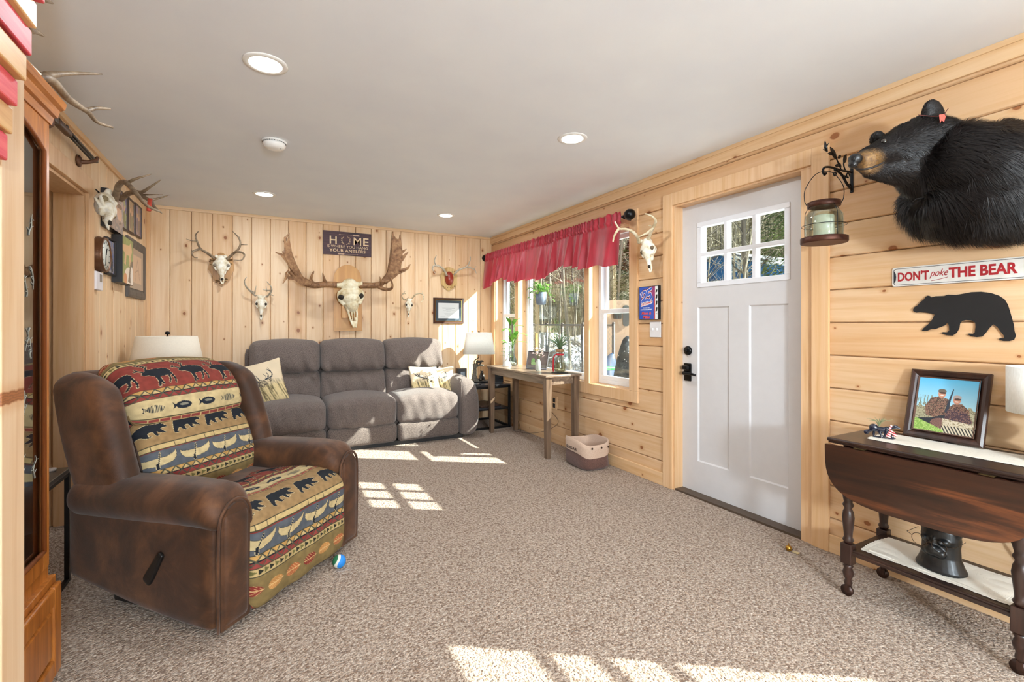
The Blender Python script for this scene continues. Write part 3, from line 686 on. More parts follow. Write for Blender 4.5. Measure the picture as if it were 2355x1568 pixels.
def chairprint(X, S):
    """X across in metres, S in cm down the repeat"""
    S = np.mod(S, 86.0); n = X.size; c = np.tile(TAN, (n, 1)); nn = (.70+.26*nz(X*60, S*.8, 1, 3))[:, None]
    def band(a, b, colr): c[(S >= a) & (S < b)] = colr
    def rep(per, ph=0): return np.mod(X+ph, per)-per/2, np.floor((X+ph)/per)
    band(0, 8, OLV*1.0); band(8, 11, CRM); band(11, 28, RED); band(28, 32.5, CRM); band(32.5, 41, CRR*.95); band(41, 43, CRM); band(43, 57, TAN); band(57, 59.4, CRM); band(59.4, 60, np.array(lin('8c2f2c'))); band(60, 68.5, SLT); band(68.5, 73, CRM); band(73, 76, CRM*.9); band(76, 86, OLV*.95)
    for e in (8, 11, 28, 32.5, 41, 43, 57, 59.4, 68.5, 73, 76): c[np.abs(S-e) < .22] = lin('4a4430')
    # leaves
    for s0, h in ((4, 6), (81, 8)):
        x, i = rep(.105, .02); yy = (S-s0)/9.5; xx = x/.095; lf = leaf(xx+.1*yy, -yy*1.0) & (np.abs(S-s0) < h)
        k = np.mod(i, 3)[:, None]; cc = np.where(k == 0, np.array(lin('8c3028')), np.where(k == 1, np.array(lin('c48a4c')), np.array(lin('b8683c'))))
        c[lf] = cc[lf]; vein = lf & ((np.abs(yy) < .02) | (np.abs(np.mod(xx*6+np.abs(yy)*9, 1)-.5) < .07)); c[vein] = lin('d9b27a')
    for s0 in (9.5, 74.5):
        x, i = rep(.026); tr = (np.abs(S-s0) < 1.1*(.5-x/.026)) & (np.abs(x) < .010); k = np.mod(i, 2)[:, None]; cc = np.where(k == 0, np.array(lin('25261c')), np.array(lin('6f6a3c'))); c[tr] = cc[tr]
    for s0, hh in ((30.25, 2.2), (70.75, 2.2)):
        x, i = rep(.048); v = (S-s0)/hh; u = x/.024; ib = np.abs(v) < 1; au, av = np.abs(u), np.abs(v)
        c[ib & (v > 0) & (au > av)] = lin('8c3430'); c[ib & (v > 0) & (au < av)] = lin('93403a'); c[ib & (v < 0) & (au < av)] = lin('c79a58')
        c[ib & (np.abs(au-av) < .17)] = lin('4e5040'); c[(av < .10) & (au > .2)] = BLK
    x, i = rep(.05); c[(S > 41.4) & (S < 42.6) & (np.abs(x) < .022)] = lin('9b4640')
    x, i = rep(.05, .02); c[(S > 57) & (S < 59.2) & (np.abs(x) > .0242)] = BLK
    # caribou, bears, canoes, fish
    def put(fn, per, ph, s0, sc, colr, edge, keepx=None):
        x, i = rep(per, ph); y = -(S-s0)/100
        for off, cc in ((.0014, edge), (0, colr)):
            r = np.zeros(n, bool); D = [(0, 0)] if off == 0 else [(off, 0), (-off, 0), (0, off), (0, -off), (.7*off, .7*off), (-.7*off, .7*off), (.7*off, -.7*off), (-.7*off, -.7*off)]
            for dx, dy in D: r |= fn((x+dx)/sc, (y+dy)/sc)
            c[r] = cc
    E_ = np.array(lin('d9c79a'))
    put(caribou, .175, .06, 20, .155, BLK, E_)
    put(lambda x, y: inpoly(x, y, BEAR_R*1.0), .165, .0, 50.3, .145, BLK, E_)
    put(canoe, .165, .0, 64.2, .15, CRR, np.array(lin('3a3a34')))
    put(lambda x, y: line(x, y, [(-.10, -.22), (.03, .22)], .015) | el(x+.08*0, y, -.09, -.18, .04, .10), .165, .0, 64.2, .15, BLK, E_)
    x, i = rep(.13, .02); f = fish(x/.11, -(S-37)/11); k = np.mod(i, 3); c[f] = BLK*1.6
    c[f & (k == 1) & (np.mod(x/.11*16, 1) < .45)] = E_; c[f & (k != 1) & el(x/.11, -(S-37)/11, .02, .02, .2, .05)] = lin('8c8878')
    return c*nn
M_PRT = attr_mat('chair_tapestry', rough=.9, bump=.35, scale=420, noise=.25)
t = thing('recliner', 'brown suede recliner with bear, caribou and canoe tapestry cushions', 'armchair', (-.145, 2.725, 0), math.radians(45.5))
REC = t
def skew_bottom(p):     # the sides rise toward the back
    f = max(0, (p.y+.42)/.84)
    z = p.z
    if z < .22: z = z+(.135*f**1.6)*(1-z/.22) if f > 0 else z
    return Vector((p.x, p.y, z))
for sg in (-1, 1):
    cx = sg*.365
    mb = MB(); mb.cushion((cx, -.005, .27), (.15, .80, .50), .028, 14, (.006, .004, 0), warp=skew_bottom); ar = mb.build('arm', M_SUEDE, t)
    mb = MB()
    def wr(p, sg=sg):
        f = (p.y+.42)/.84; return Vector((p.x, p.y, p.z-.035*max(0, f-.25)-.05*max(0, -(p.y+.36))/.06*.5))
    mb.cushion((cx-sg*.005, -.015, .485), (.215, .83, .155), .074, 16, (.004, .01, .012), warp=wr); mb.build('arm_pad', M_SUEDE, ar)
    mb = MB()   # front facing panel with rounded head
    pf = [(-.068, .03)]+[(-.068, .42)]+[(-.068+.068*(1-math.cos(a)), .42+.085*math.sin(a)) for a in (.5, 1.0, 1.57)]+[(.068*math.sin(a), .42+.085*math.cos(a)) for a in (.5, 1.0, 1.5)]+[(.062, .03)]
    mb.prism([(q[0], q[1]) for q in pf], lambda u, v, w: Vector((cx+u, -.432-w, v)), .012); mb.cushion((cx, -.432, .255), (.118, .04, .43), .019, 10, (0, .006, 0)); mb.build('front_panel', M_SUEDE, ar)
    mb = MB(); pr = [(cx-.075, -.437, .03), (cx-.077, -.44, .40), (cx-.055, -.442, .49), (cx, -.444, .52), (cx+.055, -.442, .49), (cx+.075, -.44, .40), (cx+.072, -.437, .03)]
    mb.tube(pr, .006, 6); mb.build('welt', M_SUEDE, ar)
mb = MB(); mb.cushion((0, .10, .24), (.62, .56, .30), .03, 8, warp=skew_bottom); mb.build('base', M_SUEDE, t)
mb = MB(); mb.box((-.36, -.30, .002), (-.30, .24, .045), bev=.01); mb.box((.30, -.30, .002), (.36, .24, .045), bev=.01); mb.box((-.30, -.05, .01), (.30, .0, .04)); mb.box((-.34, -.22, .04), (.34, .16, .12)); mb.build('rocker_base', mat('1d1916', .6), t)
def RB(p):              # lean of the whole back
    return Vector((p.x, p.y+(p.z-.42)*.34, p.z-.0*(p.z-.42)))
for sg in (-1, 1):
    mb = MB()
    def ww(p, sg=sg):
        g = max(0, (p.z-.40)/.6); q = Vector((p.x+sg*.012*math.sin(g*3), p.y, p.z-.035*((p.y-.24)/.14)**2*g)); return RB(q)
    mb.cushion((sg*.365, .215, .70), (.12, .30, .56), .052, 14, (.012, .015, .015), warp=ww); wg = mb.build('wing', M_SUEDE, t)
mb = MB(); mb.cushion((0, .33, .66), (.74, .12, .66), .05, 10, warp=RB); mb.build('back_shell', M_SUEDE, t)
# printed cushions: profile (y, z) swept across x with rounded edges
def printed(name, prof, s0, w, r, parent, nu=230, step=.0022, sink=None, xo=0, thickpuff=.0, sk_=100, wrk=None):
    P = np.array(prof, float); n = 14; Q = []
    for i in range(len(P)-1):
        p0, p1, p2, p3 = P[max(i-1, 0)], P[i], P[i+1], P[min(i+2, len(P)-1)]
        for k in range(n):
            a = k/n; Q.append(.5*((2*p1)+(p2-p0)*a+(2*p0-5*p1+4*p2-p3)*a*a+(3*p1-p0-3*p2+p3)*a**3))
    Q.append(P[-1]); Q = np.array(Q); d = np.r_[0, np.cumsum(np.hypot(*np.diff(Q, axis=0).T))]; Lg = d[-1]; nv = int(Lg/step)
    T = np.gradient(Q, axis=0); N = np.stack([T[:, 1], -T[:, 0]], 1); N /= np.linalg.norm(N, axis=1)[:, None]
    def fn(U, V):
        s = V*Lg; y = np.interp(s, d, Q[:, 0]); z = np.interp(s, d, Q[:, 1]); ny = np.interp(s, d, N[:, 0]); nzv = np.interp(s, d, N[:, 1])
        u = (U-.5)*2; e = np.clip((np.abs(u)-(1-2*r/w))/(2*r/w), 0, 1); sk = -r*(1-np.sqrt(np.clip(1-e**2, 0, 1)))+thickpuff*(1-u**2)
        if wrk is not None: sk = sk+wrk(u, s)
        return (u*w/2, y+ny*sk, z+nzv*sk)
    def pt(U, V): return chairprint((U-.5)*w+xo, s0+V*Lg*sk_)
    mb = MB(); mb.grid(fn, nu, nv, 0, pt)
    U, V = np.meshgrid([0], [0])
    return mb.build(name, M_PRT, parent), Lg
# seat: from the crease, over the top, down the front to the hem   (y forward = -)
seat_prof = [(.20, .36), (.10, .405), (-.05, .435), (-.25, .455), (-.38, .452), (-.455, .415), (-.478, .35), (-.470, .28), (-.476, .20), (-.478, .12), (-.468, .05), (-.44, .03)]
pil = lambda u, s: 0.0035*np.sin(u*9+s*14)
printed('seat_cushion', seat_prof, -4, .60, .045, t, wrk=pil, xo=.02, sk_=86)
mb = MB(); mb.cushion((0, -.12, .23), (.575, .64, .40), .04, 8); mb.build('seat_box', M_SUEDE, t)
# lumbar cushion and head cushion (top to bottom)
def bp(y, z): q = RB(Vector((0, y, z))); return (q.y, q.z)
lum = [bp(.20, .755), bp(.135, .775), bp(.085, .74), bp(.062, .66), bp(.06, .56), bp(.075, .47), bp(.12, .41), bp(.17, .40)]
printed('lumbar_cushion', lum, 34, .585, .05, t, thickpuff=.02, wrk=lambda u, s: .006*np.sin(u*16+3*np.sin(u*5))*np.exp(-(s/.10)**2))
head = [bp(.31, .94), bp(.25, 1.01), bp(.17, 1.0), bp(.10, .955), bp(.065, .88), bp(.065, .80), bp(.095, .745), bp(.16, .735)]
printed('head_cushion', head, -6, .60, .06, t, thickpuff=.025, wrk=lambda u, s: .005*np.sin(u*15+2)*np.exp(-((s-.36)/.07)**2))
mb = MB(); mb.cushion((0, .235, .70), (.57, .17, .56), .06, 8, warp=RB); mb.build('back_core', M_SUEDE, t)
mb = MB(); Mh = Matrix.Translation((-.452, -.10, .20)) @ Matrix.Rotation(math.radians(38), 4, 'X')
mb.cushion((0, 0, .06), (.018, .045, .17), .009, 8, M=Mh, warp=lambda p: Vector((p.x-.012*max(0, p.z)/.1, p.y*(1-.45*max(0, p.z)/.15), p.z))); mb.build('release_lever', mat('151312', .4), t)
# dog ball beside the chair
bp_ = PD(762, 1290, 2.72); t = thing('dog_ball', 'blue and green rubber dog ball on the carpet by the recliner', 'ball', (.345, 2.47, 0))
mb = MB(); mb.ell((0, 0, .032), (.032, .032, .032), n=28, m=18)
m = NT('ball_rubber'); q = m.sep(m.obj()); w = m.math('ADD', m.math('MULTIPLY', q[0], 1.0), m.math('MULTIPLY', m.math('SINE', m.math('MULTIPLY', q[2], 70)), .010))
col = m.ramp(m.math('MULTIPLY_ADD', w, 10, .5), [(.34, lin('1e6b46')), (.36, lin('d8d8cc')), (.46, lin('d8d8cc')), (.48, lin('1f7fd0'))])
mb.build('ball', m.fin(col, .6), t)

# ================================================================== CONSOLE TABLE AND THINGS ON IT
M_GW = wood('grey_brown_wood', '5d4a3c', '8a7563', 'y', rough=.35, c3='a8927e'); M_GWL = wood('grey_brown_leg', '4c3a2d', '7a6350', 'z', rough=.35, c3='8f7762')
t = thing('console_table', 'narrow grey-brown wooden table under the windows', 'table', (2.455, 4.21, 0))
mb = MB(); mb.cbox((0, 0, .745), (.40, 1.26, .022), 0, .006); mb.build('tabletop', M_GW, t)
mb = MB(); mb.box((-.165, -.58, .665), (-.145, .58, .735)); mb.box((.145, -.58, .665), (.165, .58, .735)); mb.box((-.15, -.595, .665), (.15, -.575, .735)); mb.box((-.15, .575, .665), (.15, .595, .735)); mb.build('apron', M_GW, t)
for sx in (-1, 1):
    for sy in (-1, 1):
        mb = MB(); x0, y0 = sx*.155, sy*.585; a = .030; b = .021
        vs = [(x0+i*a, y0+j*a, .735) for i, j in ((-1, -1), (1, -1), (1, 1), (-1, 1))]+[(x0-sx*.0+i*b-sx*.004, y0+j*b, 0) for i, j in ((-1, -1), (1, -1), (1, 1), (-1, 1))]
        mb.add(vs, [(0, 1, 2, 3), (7, 6, 5, 4)]+[(i, i+4, (i+1) % 4+4, (i+1) % 4) for i in range(4)], 0, False); mb.build('leg', M_GWL, t)
TZ = .756
M_LEAF = NT('leaf_green'); f = M_LEAF.noise(M_LEAF.obj(), 30, 3); M_LEAF = M_LEAF.fin(M_LEAF.ramp(f, [(.3, lin('3f7a24')), (.7, lin('7fb545'))]), .4)
M_LEAF.node_tree.nodes['Principled BSDF'].inputs['Subsurface Weight'].default_value = 0
M_CLEAR = glass('clear_glass', 'f8fbfa', .12); M_WATER = glass('vase_water', 'f2f6f0', .08)
def leafblade(mb, base, tip, w, curl=.3, mi=0, n=8, up=(0, 0, 1), fold=.25, prof=None):
    base, tip = Vector(base), Vector(tip); D = tip-base; Lg = D.length; D.normalize(); S = D.cross(Vector(up)); S = S.normalized() if S.length > 1e-4 else Vector((1, 0, 0)); N = S.cross(D)
    vs = []; fs = []
    for i in range(n+1):
        s = i/n; ww = w*(math.sin(math.pi*min(1, s*.92+.06))**.8) if prof is None else w*prof(s)
        c = base+D*(Lg*s)+N*(curl*Lg*(s-s*s)*1.0-curl*Lg*.35*s*s)
        for k in (-1, 0, 1): vs.append(c+S*(k*ww)+N*(abs(k)*ww*fold))
    for i in range(n):
        for k in range(2): fs.append((i*3+k, i*3+k+1, (i+1)*3+k+1, (i+1)*3+k))
    mb.add(vs, fs, mi); return mb
def vase_shell(mb, prof, c=(0, 0, 0), th=.003, n=32):
    mb.lathe(prof+[(max(.001, r-th), z+(th if i == len(prof)-1 else 0)) for i, (r, z) in reversed(list(enumerate(prof)))], c, n=n)
# peace lily in a clear vase
t = thing('lily_plant', 'leafy green cutting in a tall clear glass vase at the far end of the table', 'plant', (2.52, 4.70, TZ))
mb = MB(); vase_shell(mb, [(.045, .002), (.052, .03), (.045, .07), (.026, .12), (.020, .17), (.022, .24), (.026, .25)]); mb.build('vase', M_CLEAR, t)
mb = MB(); mb.lathe([(0, .006), (.042, .008), (.047, .03), (.041, .068), (.024, .11), (0, .11)], n=24); mb.build('water', M_WATER, t)
rn = random.Random(3); stems = MB(); lv = MB()
for i in range(16):
    a = rn.uniform(0, 6.283); h = rn.uniform(.24, .48); rr = rn.uniform(.03, .10)*(1.1 if h < .4 else .6)
    p = Vector((math.cos(a)*rr, math.sin(a)*rr, h)); stems.tube([(0, 0, .05), (p.x*.12, p.y*.12, .22), p], .0022, 6)
    q = Vector((math.cos(a), math.sin(a), rn.uniform(-.3, 1.2))).normalized()*rn.uniform(.08, .13); leafblade(lv, p, p+q, rn.uniform(.016, .026), .25, 0)
stems.build('stem', M_LEAF, t); lv.build('foliage', M_LEAF, t)
# small white pot
t = thing('ivy_pot', 'little white bud vase with variegated leaves beside the tall clear vase', 'plant', (2.41, 4.63, TZ))
mb = MB(); mb.lathe([(0, 0), (.050, 0), (.052, .01), (.036, .045), (.018, .065), (.013, .08), (.016, .085), (0, .082)]); mb.build('pot', mat('d9dcda', .3), t)
mb = MB(); lv2 = MB()
for i in range(9):
    a = i*2.4; p = Vector((math.cos(a)*.035, math.sin(a)*.035, .10+.014*i)); mb.tube([(0, 0, .07), (p.x*.3, p.y*.3, .11), p], .0015, 5); leafblade(lv2, p, p+Vector((math.cos(a)*.045, math.sin(a)*.045, .01)), .018, .3)
mb.build('stem', M_LEAF, t); lv2.build('foliage', mat('7d9a63', .4, var=.45, scale=60), t)
# picture frame helper: frame in local x-z plane facing -y, bottom at z=0
def frame_thing(name, label, cat, w, h, fw, th, fmat, paint, n=120, M=None, lip=None, glassy=True, stand=None, group=None, inset=.6):
    t = thing(name, label, cat, group=group); t.matrix_world = M
    mb = MB(); pr = [(0, 0), (0, -th*.7), (fw*.25, -th), (fw*.6, -th*.85), (fw, -th*.45), (fw, 0)]
    C = [(-w/2, 0, 1, 1), (w/2, 0, -1, 1), (w/2, h, -1, -1), (-w/2, h, 1, -1)]; vs = []
    for cx, cz, dx, dz in C:
        for a, b in pr: vs.append((cx+dx*a, b, cz+dz*a))
    k = len(pr); fs = [(i*k+j, i*k+j+1, ((i+1) % 4)*k+j+1, ((i+1) % 4)*k+j) for i in range(4) for j in range(k-1)]+[(i*k+k-1, i*k, ((i+1) % 4)*k, ((i+1) % 4)*k+k-1) for i in range(4)]
    mb.add(vs, fs, 0, False); mb.build('frame', fmat, t)
    if lip:
        mb = MB(); vs = []
        for cx, cz, dx, dz in C:
            for a, b in ((fw*.98, -th*.80), (fw+.004, -th*.72), (fw+.005, -th*.58)): vs.append((cx+dx*a, b, cz+dz*a))
        mb.add(vs, [(i*3+j, i*3+j+1, ((i+1) % 4)*3+j+1, ((i+1) % 4)*3+j) for i in range(4) for j in range(2)], 0, False); mb.build('lip', lip, t)
    iw, ih = w-2*fw, h-2*fw; mb = MB(); nx = n; ny = max(4, int(n*ih/iw))
    mb.grid(lambda U, V: ((U-.5)*iw, -th*inset+0*U, fw+V*ih), nx, ny, 0, lambda U, V: paint((U-.5)*iw, V*ih, iw, ih)); mb.build('picture', M_PHOTO, t)
    mb = MB(); mb.box((-w/2+.003, -.001, .003), (w/2-.003, .0025, h-.003)); mb.build('backing', mat('3a2f28', .8), t)
    if stand:
        mb = MB(); mb.add([(-.03, 0, h*.62), (.03, 0, h*.62), (.035, stand, .002), (-.035, stand, .002), (-.03, .003, h*.62), (.03, .003, h*.62), (.035, stand+.003, .002), (-.035, stand+.003, .002)], [(0, 1, 2, 3), (7, 6, 5, 4), (0, 4, 5, 1), (2, 6, 7, 3), (0, 3, 7, 4), (1, 5, 6, 2)], 0, False); mb.build('easel_leg', mat('241f1c', .7), t)
    return t
M_PHOTO = attr_mat('printed_picture', rough=.3, bump=0, noise=.03, coat=.6)
def FM(loc, yaw, tilt=0): return Matrix.Translation(loc) @ Matrix.Rotation(yaw, 4, 'Z') @ Matrix.Rotation(-tilt, 4, 'X')
def p_tablet(x, y, w, h):
    c = np.tile(np.array(lin('6f625c')), (x.size, 1)); n = nz(x*30, y*30, 1, 4)[:, None]; c = c*(.8+.4*n)
    c[el(x, y, -.05, .07, .022, .03)] = lin('8cc474'); c[el(x, y, -.04, .045, .03, .018)] = lin('a7d08e'); c[y < .03] = c[y < .03]*.7+np.array(lin('aab0a8'))*.3
    return c
frame_thing('picture_frame', 'leaning dark grey photo frame on the window table', 'picture frame', .25, .19, .014, .014, mat('6d6a6c', .35, .3), p_tablet, M=FM((2.50, 4.15, TZ+.001), math.radians(-62), math.radians(18)), stand=.07)
# flowers
t = thing('bud_vase', 'small pale ceramic vase with pink blossom in front of the grey frame', 'vase', (2.42, 3.98, TZ))
mb = MB(); mb.lathe([(0, 0), (.024, 0), (.028, .02), (.029, .06), (.022, .10), (.014, .115), (.013, .12), (.010, .119), (0, .10)]); mb.build('vase', mat('b9c0b4', .25, var=.2, scale=12), t)
mb = MB(); fl = MB(); rn = random.Random(5)
for i in range(15):
    a = rn.uniform(0, 6.28); r = rn.uniform(.02, .09); p = Vector((math.cos(a)*r*.5, math.sin(a)*r, rn.uniform(.15, .225))); mb.tube([(0, 0, .10), (p.x*.3, p.y*.3, .14), p], .0012, 5)
    for k in range(4):
        q = p+Vector((rn.uniform(-.012, .012), rn.uniform(-.014, .014), rn.uniform(-.01, .015))); fl.ell(q, (.006, .006, .004), n=8, m=5)
mb.build('stem', mat('6c7350', .6), t); fl.build('blossom', mat('e3c3bd', .7, var=.15), t)
# jar with a bromeliad and a red ribbon
t = thing('glass_jar', 'textured clear glass jar tied with a red ribbon holding an air plant', 'vase', (2.50, 3.72, TZ))
mb = MB(); mb.cbox((0, 0, .004), (.115, .115, .008), 0, .002); mb.build('coaster', mat('35332f', .6), t)
mb = MB(); vase_shell(mb, [(.045, .010), (.060, .03), (.062, .06), (.050, .11), (.034, .155), (.030, .175), (.034, .195), (.036, .20)], th=.004); mb.build('jar', M_CLEAR, t)
mb = MB(); mb.lathe([(0, .016), (.042, .018), (.054, .035), (.055, .06), (.044, .10), (0, .10)], n=28); mb.build('water', glass('jar_water', 'f0ecd4', .08), t)
mb = MB(); rn = random.Random(8)
for i in range(16): a = rn.uniform(0, 6.28); mb.tube([(0, 0, .19), (math.cos(a)*.02, math.sin(a)*.02, .13), (math.cos(a+1)*.03, math.sin(a+1)*.03, .06), (math.cos(a+2)*.03, math.sin(a+2)*.03, .03)], .0012, 4)
mb.build('roots', mat('8c8058', .8), t)
mb = MB(); mb.lathe([(.033, .20), (.040, .203), (.040, .222), (.030, .226), (0, .226)], n=28); mb.build('cork', mat('96714e', .7, var=.3, scale=80), t)
mb = MB(); mb.lathe([(.036, .168), (.038, .170), (.038, .182), (.036, .184)], n=28); P = [(.0, .036, .176), (-.030, .03, .172), (-.045, .035, .12), (-.048, .042, .06), (-.05, .05, .012)]
mb.tube([(-.03, .025, .177), (-.052, .022, .15), (-.058, .022, .09), (-.060, .02, .015)], .010, 8, flat=.25); mb.tube([(-.03, .03, .177), (-.050, .035, .14), (-.054, .04, .08), (-.058, .04, .03)], .008, 8, flat=.25); mb.build('ribbon', mat('c21f2e', .6), t)
mb = MB(); rn = random.Random(2)
for i in range(20):
    a = i*2.399; el_ = .25+.06*i/1.2; r = .17*math.cos(min(1.3, el_*.9)); h = .05+.13*math.sin(min(1.4, el_)); leafblade(mb, (0, 0, .225), (math.cos(a)*r, math.sin(a)*r, .225+h), .013, .35, 0, 9, fold=.5, prof=lambda s: (1-s)**.7)
mb.build('foliage', NT('silver_green').fin(lin('6f8a6c'), .5) if False else mat('65825f', .5, var=.25, scale=40), t)
# hanging planter
t = thing('hanging_planter', 'ribbed grey hanging pot with trailing green leaves in the middle window', 'planter', (2.60, 4.22, 1.425))
mb = MB(); vs = []; n = 60
prof = [(0, 0), (.040, 0), (.050, .012), (.058, .13), (.054, .13), (.050, .11), (0, .11)]
for r, z in prof:
    for k in range(n): a = 2*math.pi*k/n; rr = r*(1+(.02 if k % 2 else -.02)*(r > .045)); vs.append((math.cos(a)*rr, math.sin(a)*rr, z))
mb.add(vs, [(i*n+k, i*n+(k+1) % n, (i+1)*n+(k+1) % n, (i+1)*n+k) for i in range(len(prof)-1) for k in range(n)], 0, True); mb.build('pot', mat('6f7c8c', .5), t)
mb = MB()
for k in range(3): a = k*2.094; mb.tube([(math.cos(a)*.056, math.sin(a)*.056, .128), (0, 0, .42)], .0011, 5, sub=1)
mb.tube([(0, 0, .42), (0, 0, .68)], .0011, 5, sub=1); mb.build('hanging_cord', mat('e8e4da', .7), t)
mb = MB(); st = MB(); rn = random.Random(12)
for i in range(46):
    a = rn.uniform(0, 6.28); r = rn.uniform(.02, .12); h = rn.uniform(.13, .22)-(.10 if r > .09 else 0)*rn.random(); p = Vector((math.cos(a)*r, math.sin(a)*r, h)); st.tube([(0, 0, .11), (p.x*.6, p.y*.6, max(h, .15)+.02), p], .0014, 4)
    leafblade(mb, p, p+Vector((math.cos(a)*.05, math.sin(a)*.05, rn.uniform(-.03, .03))), rn.uniform(.016, .025), .3)
st.build('stem', M_LEAF, t); mb.build('foliage', M_LEAF, t)
# ================================================================== CORNER TABLE, BEAR LAMP
M_IRON = mat('1b1b1d', .4, .5)
t = thing('corner_side_table', 'small black steel side table with slate top in the window corner', 'side table', (2.38, 5.24, 0))
mb = MB(); mb.cbox((0, 0, .505), (.50, .56, .018), 0, .002); mb.build('tabletop', mat('39373a', .25, var=.2, scale=9), t)
mb = MB(); mb.cbox((0, 0, .230), (.48, .54, .012)); mb.build('shelf', mat('2f2d2f', .4), t)
mb = MB(); b = .012
for sy in (-1, 1):
    for sx in (-1, 1): mb.box((sx*.238-b, sy*.268-b, 0), (sx*.238+b, sy*.268+b, .496))
    mb.box((-.238, sy*.268-b, 0), (.238, sy*.268+b, .024)); mb.box((-.238, sy*.268-b, .472), (.238, sy*.268+b, .496)); mb.box((-.238, sy*.268-.008, .220), (.238, sy*.268+.008, .236))
for sx in (-1, 1): mb.box((sx*.238-b, -.268, .472), (sx*.238+b, .268, .496)); mb.box((sx*.238-b, -.268, 0), (sx*.238+b, .268, .024))
mb.build('frame', M_IRON, t)
M_SHADE = NT('lamp_shade_linen'); o = M_SHADE.obj(); f = M_SHADE.noise(M_SHADE.vmul(o, (300, 300, 60)), 1, 2); M_SHADE.b.inputs['Subsurface Weight'].default_value = 0
M_SHADE.bump(f, .1, .001); M_SHADE = M_SHADE.fin(M_SHADE.ramp(f, [(.3, lin('e9e7df')), (.7, lin('f3f2ec'))]), .8)
def shade(mb, w0, d0, w1, d1, z0, z1, n=32, cor=2.6, th=.002):
    vs = []
    for (w, d, z) in ((w0, d0, z0), (w1, d1, z1), (w1-th, d1-th, z1), (w0-th, d0-th, z0)):
        for k in range(n):
            a = 2*math.pi*k/n+.01; ca, sa = math.cos(a), math.sin(a)
            vs.append((math.copysign(abs(ca)**(2/cor), ca)*w, math.copysign(abs(sa)**(2/cor), sa)*d, z))
    mb.add(vs, [(i*n+k, i*n+(k+1) % n, ((i+1) % 4)*n+(k+1) % n, ((i+1) % 4)*n+k) for i in range(4) for k in range(n)], 0, True)
def bear_blob(mb, c, s, yaw=0, pose='sit'):
    R_ = Matrix.Rotation(yaw, 4, 'Z'); c = Vector(c)
    def E(p, r, rot=None): mb.ell(c+R_ @ (Vector(p)*s), [q*s for q in r], M=(R_ @ rot) if rot else R_, n=14, m=9)
    def T(a, b, r1, r2): mb.tube([c+R_ @ (Vector(a)*s), c+R_ @ (Vector(b)*s)], [r1*s, r2*s], 10, sub=1)
    if pose == 'walk':
        E((0, 0, .62), (.42, .20, .24)); E((-.25, 0, .66), (.24, .21, .25)); E((.27, 0, .64), (.24, .19, .23)); E((.52, 0, .72), (.17, .13, .14)); T((.55, 0, .70), (.80, 0, .62), .11, .055)
        E((.48, .10, .86), (.05, .03, .06)); E((.48, -.10, .86), (.05, .03, .06))
        for x, dx in ((-.34, -.10), (.26, .14)):
            for sy, k in ((.12, 1), (-.12, -1)): T((x, sy, .58), (x+dx*k, sy, .08), .13, .075); E((x+dx*k+.05, sy, .045), (.12, .07, .05))
    else:
        E((0, 0, .34), (.27, .25, .34)); E((.05, 0, .62), (.20, .20, .20)); E((.12, 0, .84), (.16, .15, .15)); T((.18, 0, .82), (.40, 0, .76), .10, .055)
        E((.08, .13, .98), (.04, .05, .055)); E((.08, -.13, .98), (.04, .05, .055))
        for sy in (-1, 1): T((.08, sy*.18, .55), (.28, sy*.16, .16), .10, .07); E((.32, sy*.16, .10), (.09, .07, .06)); E((.10, sy*.24, .14), (.24, .10, .12)); E((.32, sy*.24, .08), (.08, .07, .08))
t = thing('bear_lamp', 'table lamp with bear cubs on a tree stump base and white shade', 'table lamp', (2.37, 5.30, .516))
M_BRZ = mat('3c3631', .42, .35, var=.35, scale=40, bump=.3)
mb = MB(); mb.lathe([(0, 0), (.12, 0), (.125, .008), (.118, .018), (0, .018)], n=32, sx=1.0, sy=.75); mb.build('base', mat('1e1c1b', .3), t)
mb = MB(); mb.tube([(-.05, 0, .015), (-.055, 0, .08), (-.048, 0, .15), (-.055, 0, .225)], [.045, .028, .024, .022], 12); mb.tube([(-.045, 0, .18), (0, 0, .205), (.06, 0, .20)], [.018, .013, .010], 10)
for a in (0, 1.3, 2.5, 4.0, 5.2): mb.tube([(-.05, 0, .04), (-.05+.05*math.cos(a), .045*math.sin(a), .022), (-.05+.09*math.cos(a), .07*math.sin(a), .018)], [.02, .012, .005], 8)
mb.build('tree_stump', mat('6a6256', .7, var=.35, scale=60, bump=.5), t)
mb = MB(); bear_blob(mb, (.03, -.01, .02), .12, -1.2); mb.build('bear_cub', M_BRZ, t, remesh=.0025, smooth_it=3)
mb = MB(); bear_blob(mb, (0, 0, .20), .075, .1, 'walk'); mb.build('bear_cub', M_BRZ, t, remesh=.002, smooth_it=3)
mb = MB(); mb.tube([(-.055, 0, .22), (-.055, 0, .26), (-.015, 0, .29), (0, 0, .33), (0, 0, .62)], .006, 8); mb.tube([(0, 0, .600), (0, 0, .625)], .008, 8, sub=1); mb.build('stem', mat('4a3a2d', .4, .6), t)
mb = MB(); shade(mb, .195, .155, .155, .12, .345, .605, n=48, cor=4.2); o = mb.build('lamp_shade', M_SHADE, t)
t.rotation_euler = (0, 0, -.35)
t = thing('black_speaker', 'small black box speaker with a silver face beside the bear lamp', 'speaker', (2.19, 5.43, .516), math.radians(-8))
mb = MB(); mb.box((-.058, -.05, 0), (.058, .05, .165), bev=.003); mb.build('cabinet', mat('232124', .4), t)
mb = MB(); mb.box((-.020, -.054, .02), (.034, -.05, .125), bev=.002); mb.build('front_panel', mat('9aa8b4', .25, .5), t)
t = thing('tilted_screen', 'dark tilted tablet screen behind the table leg on the corner table', 'tablet', (2.53, 5.12, .516), math.radians(-22))
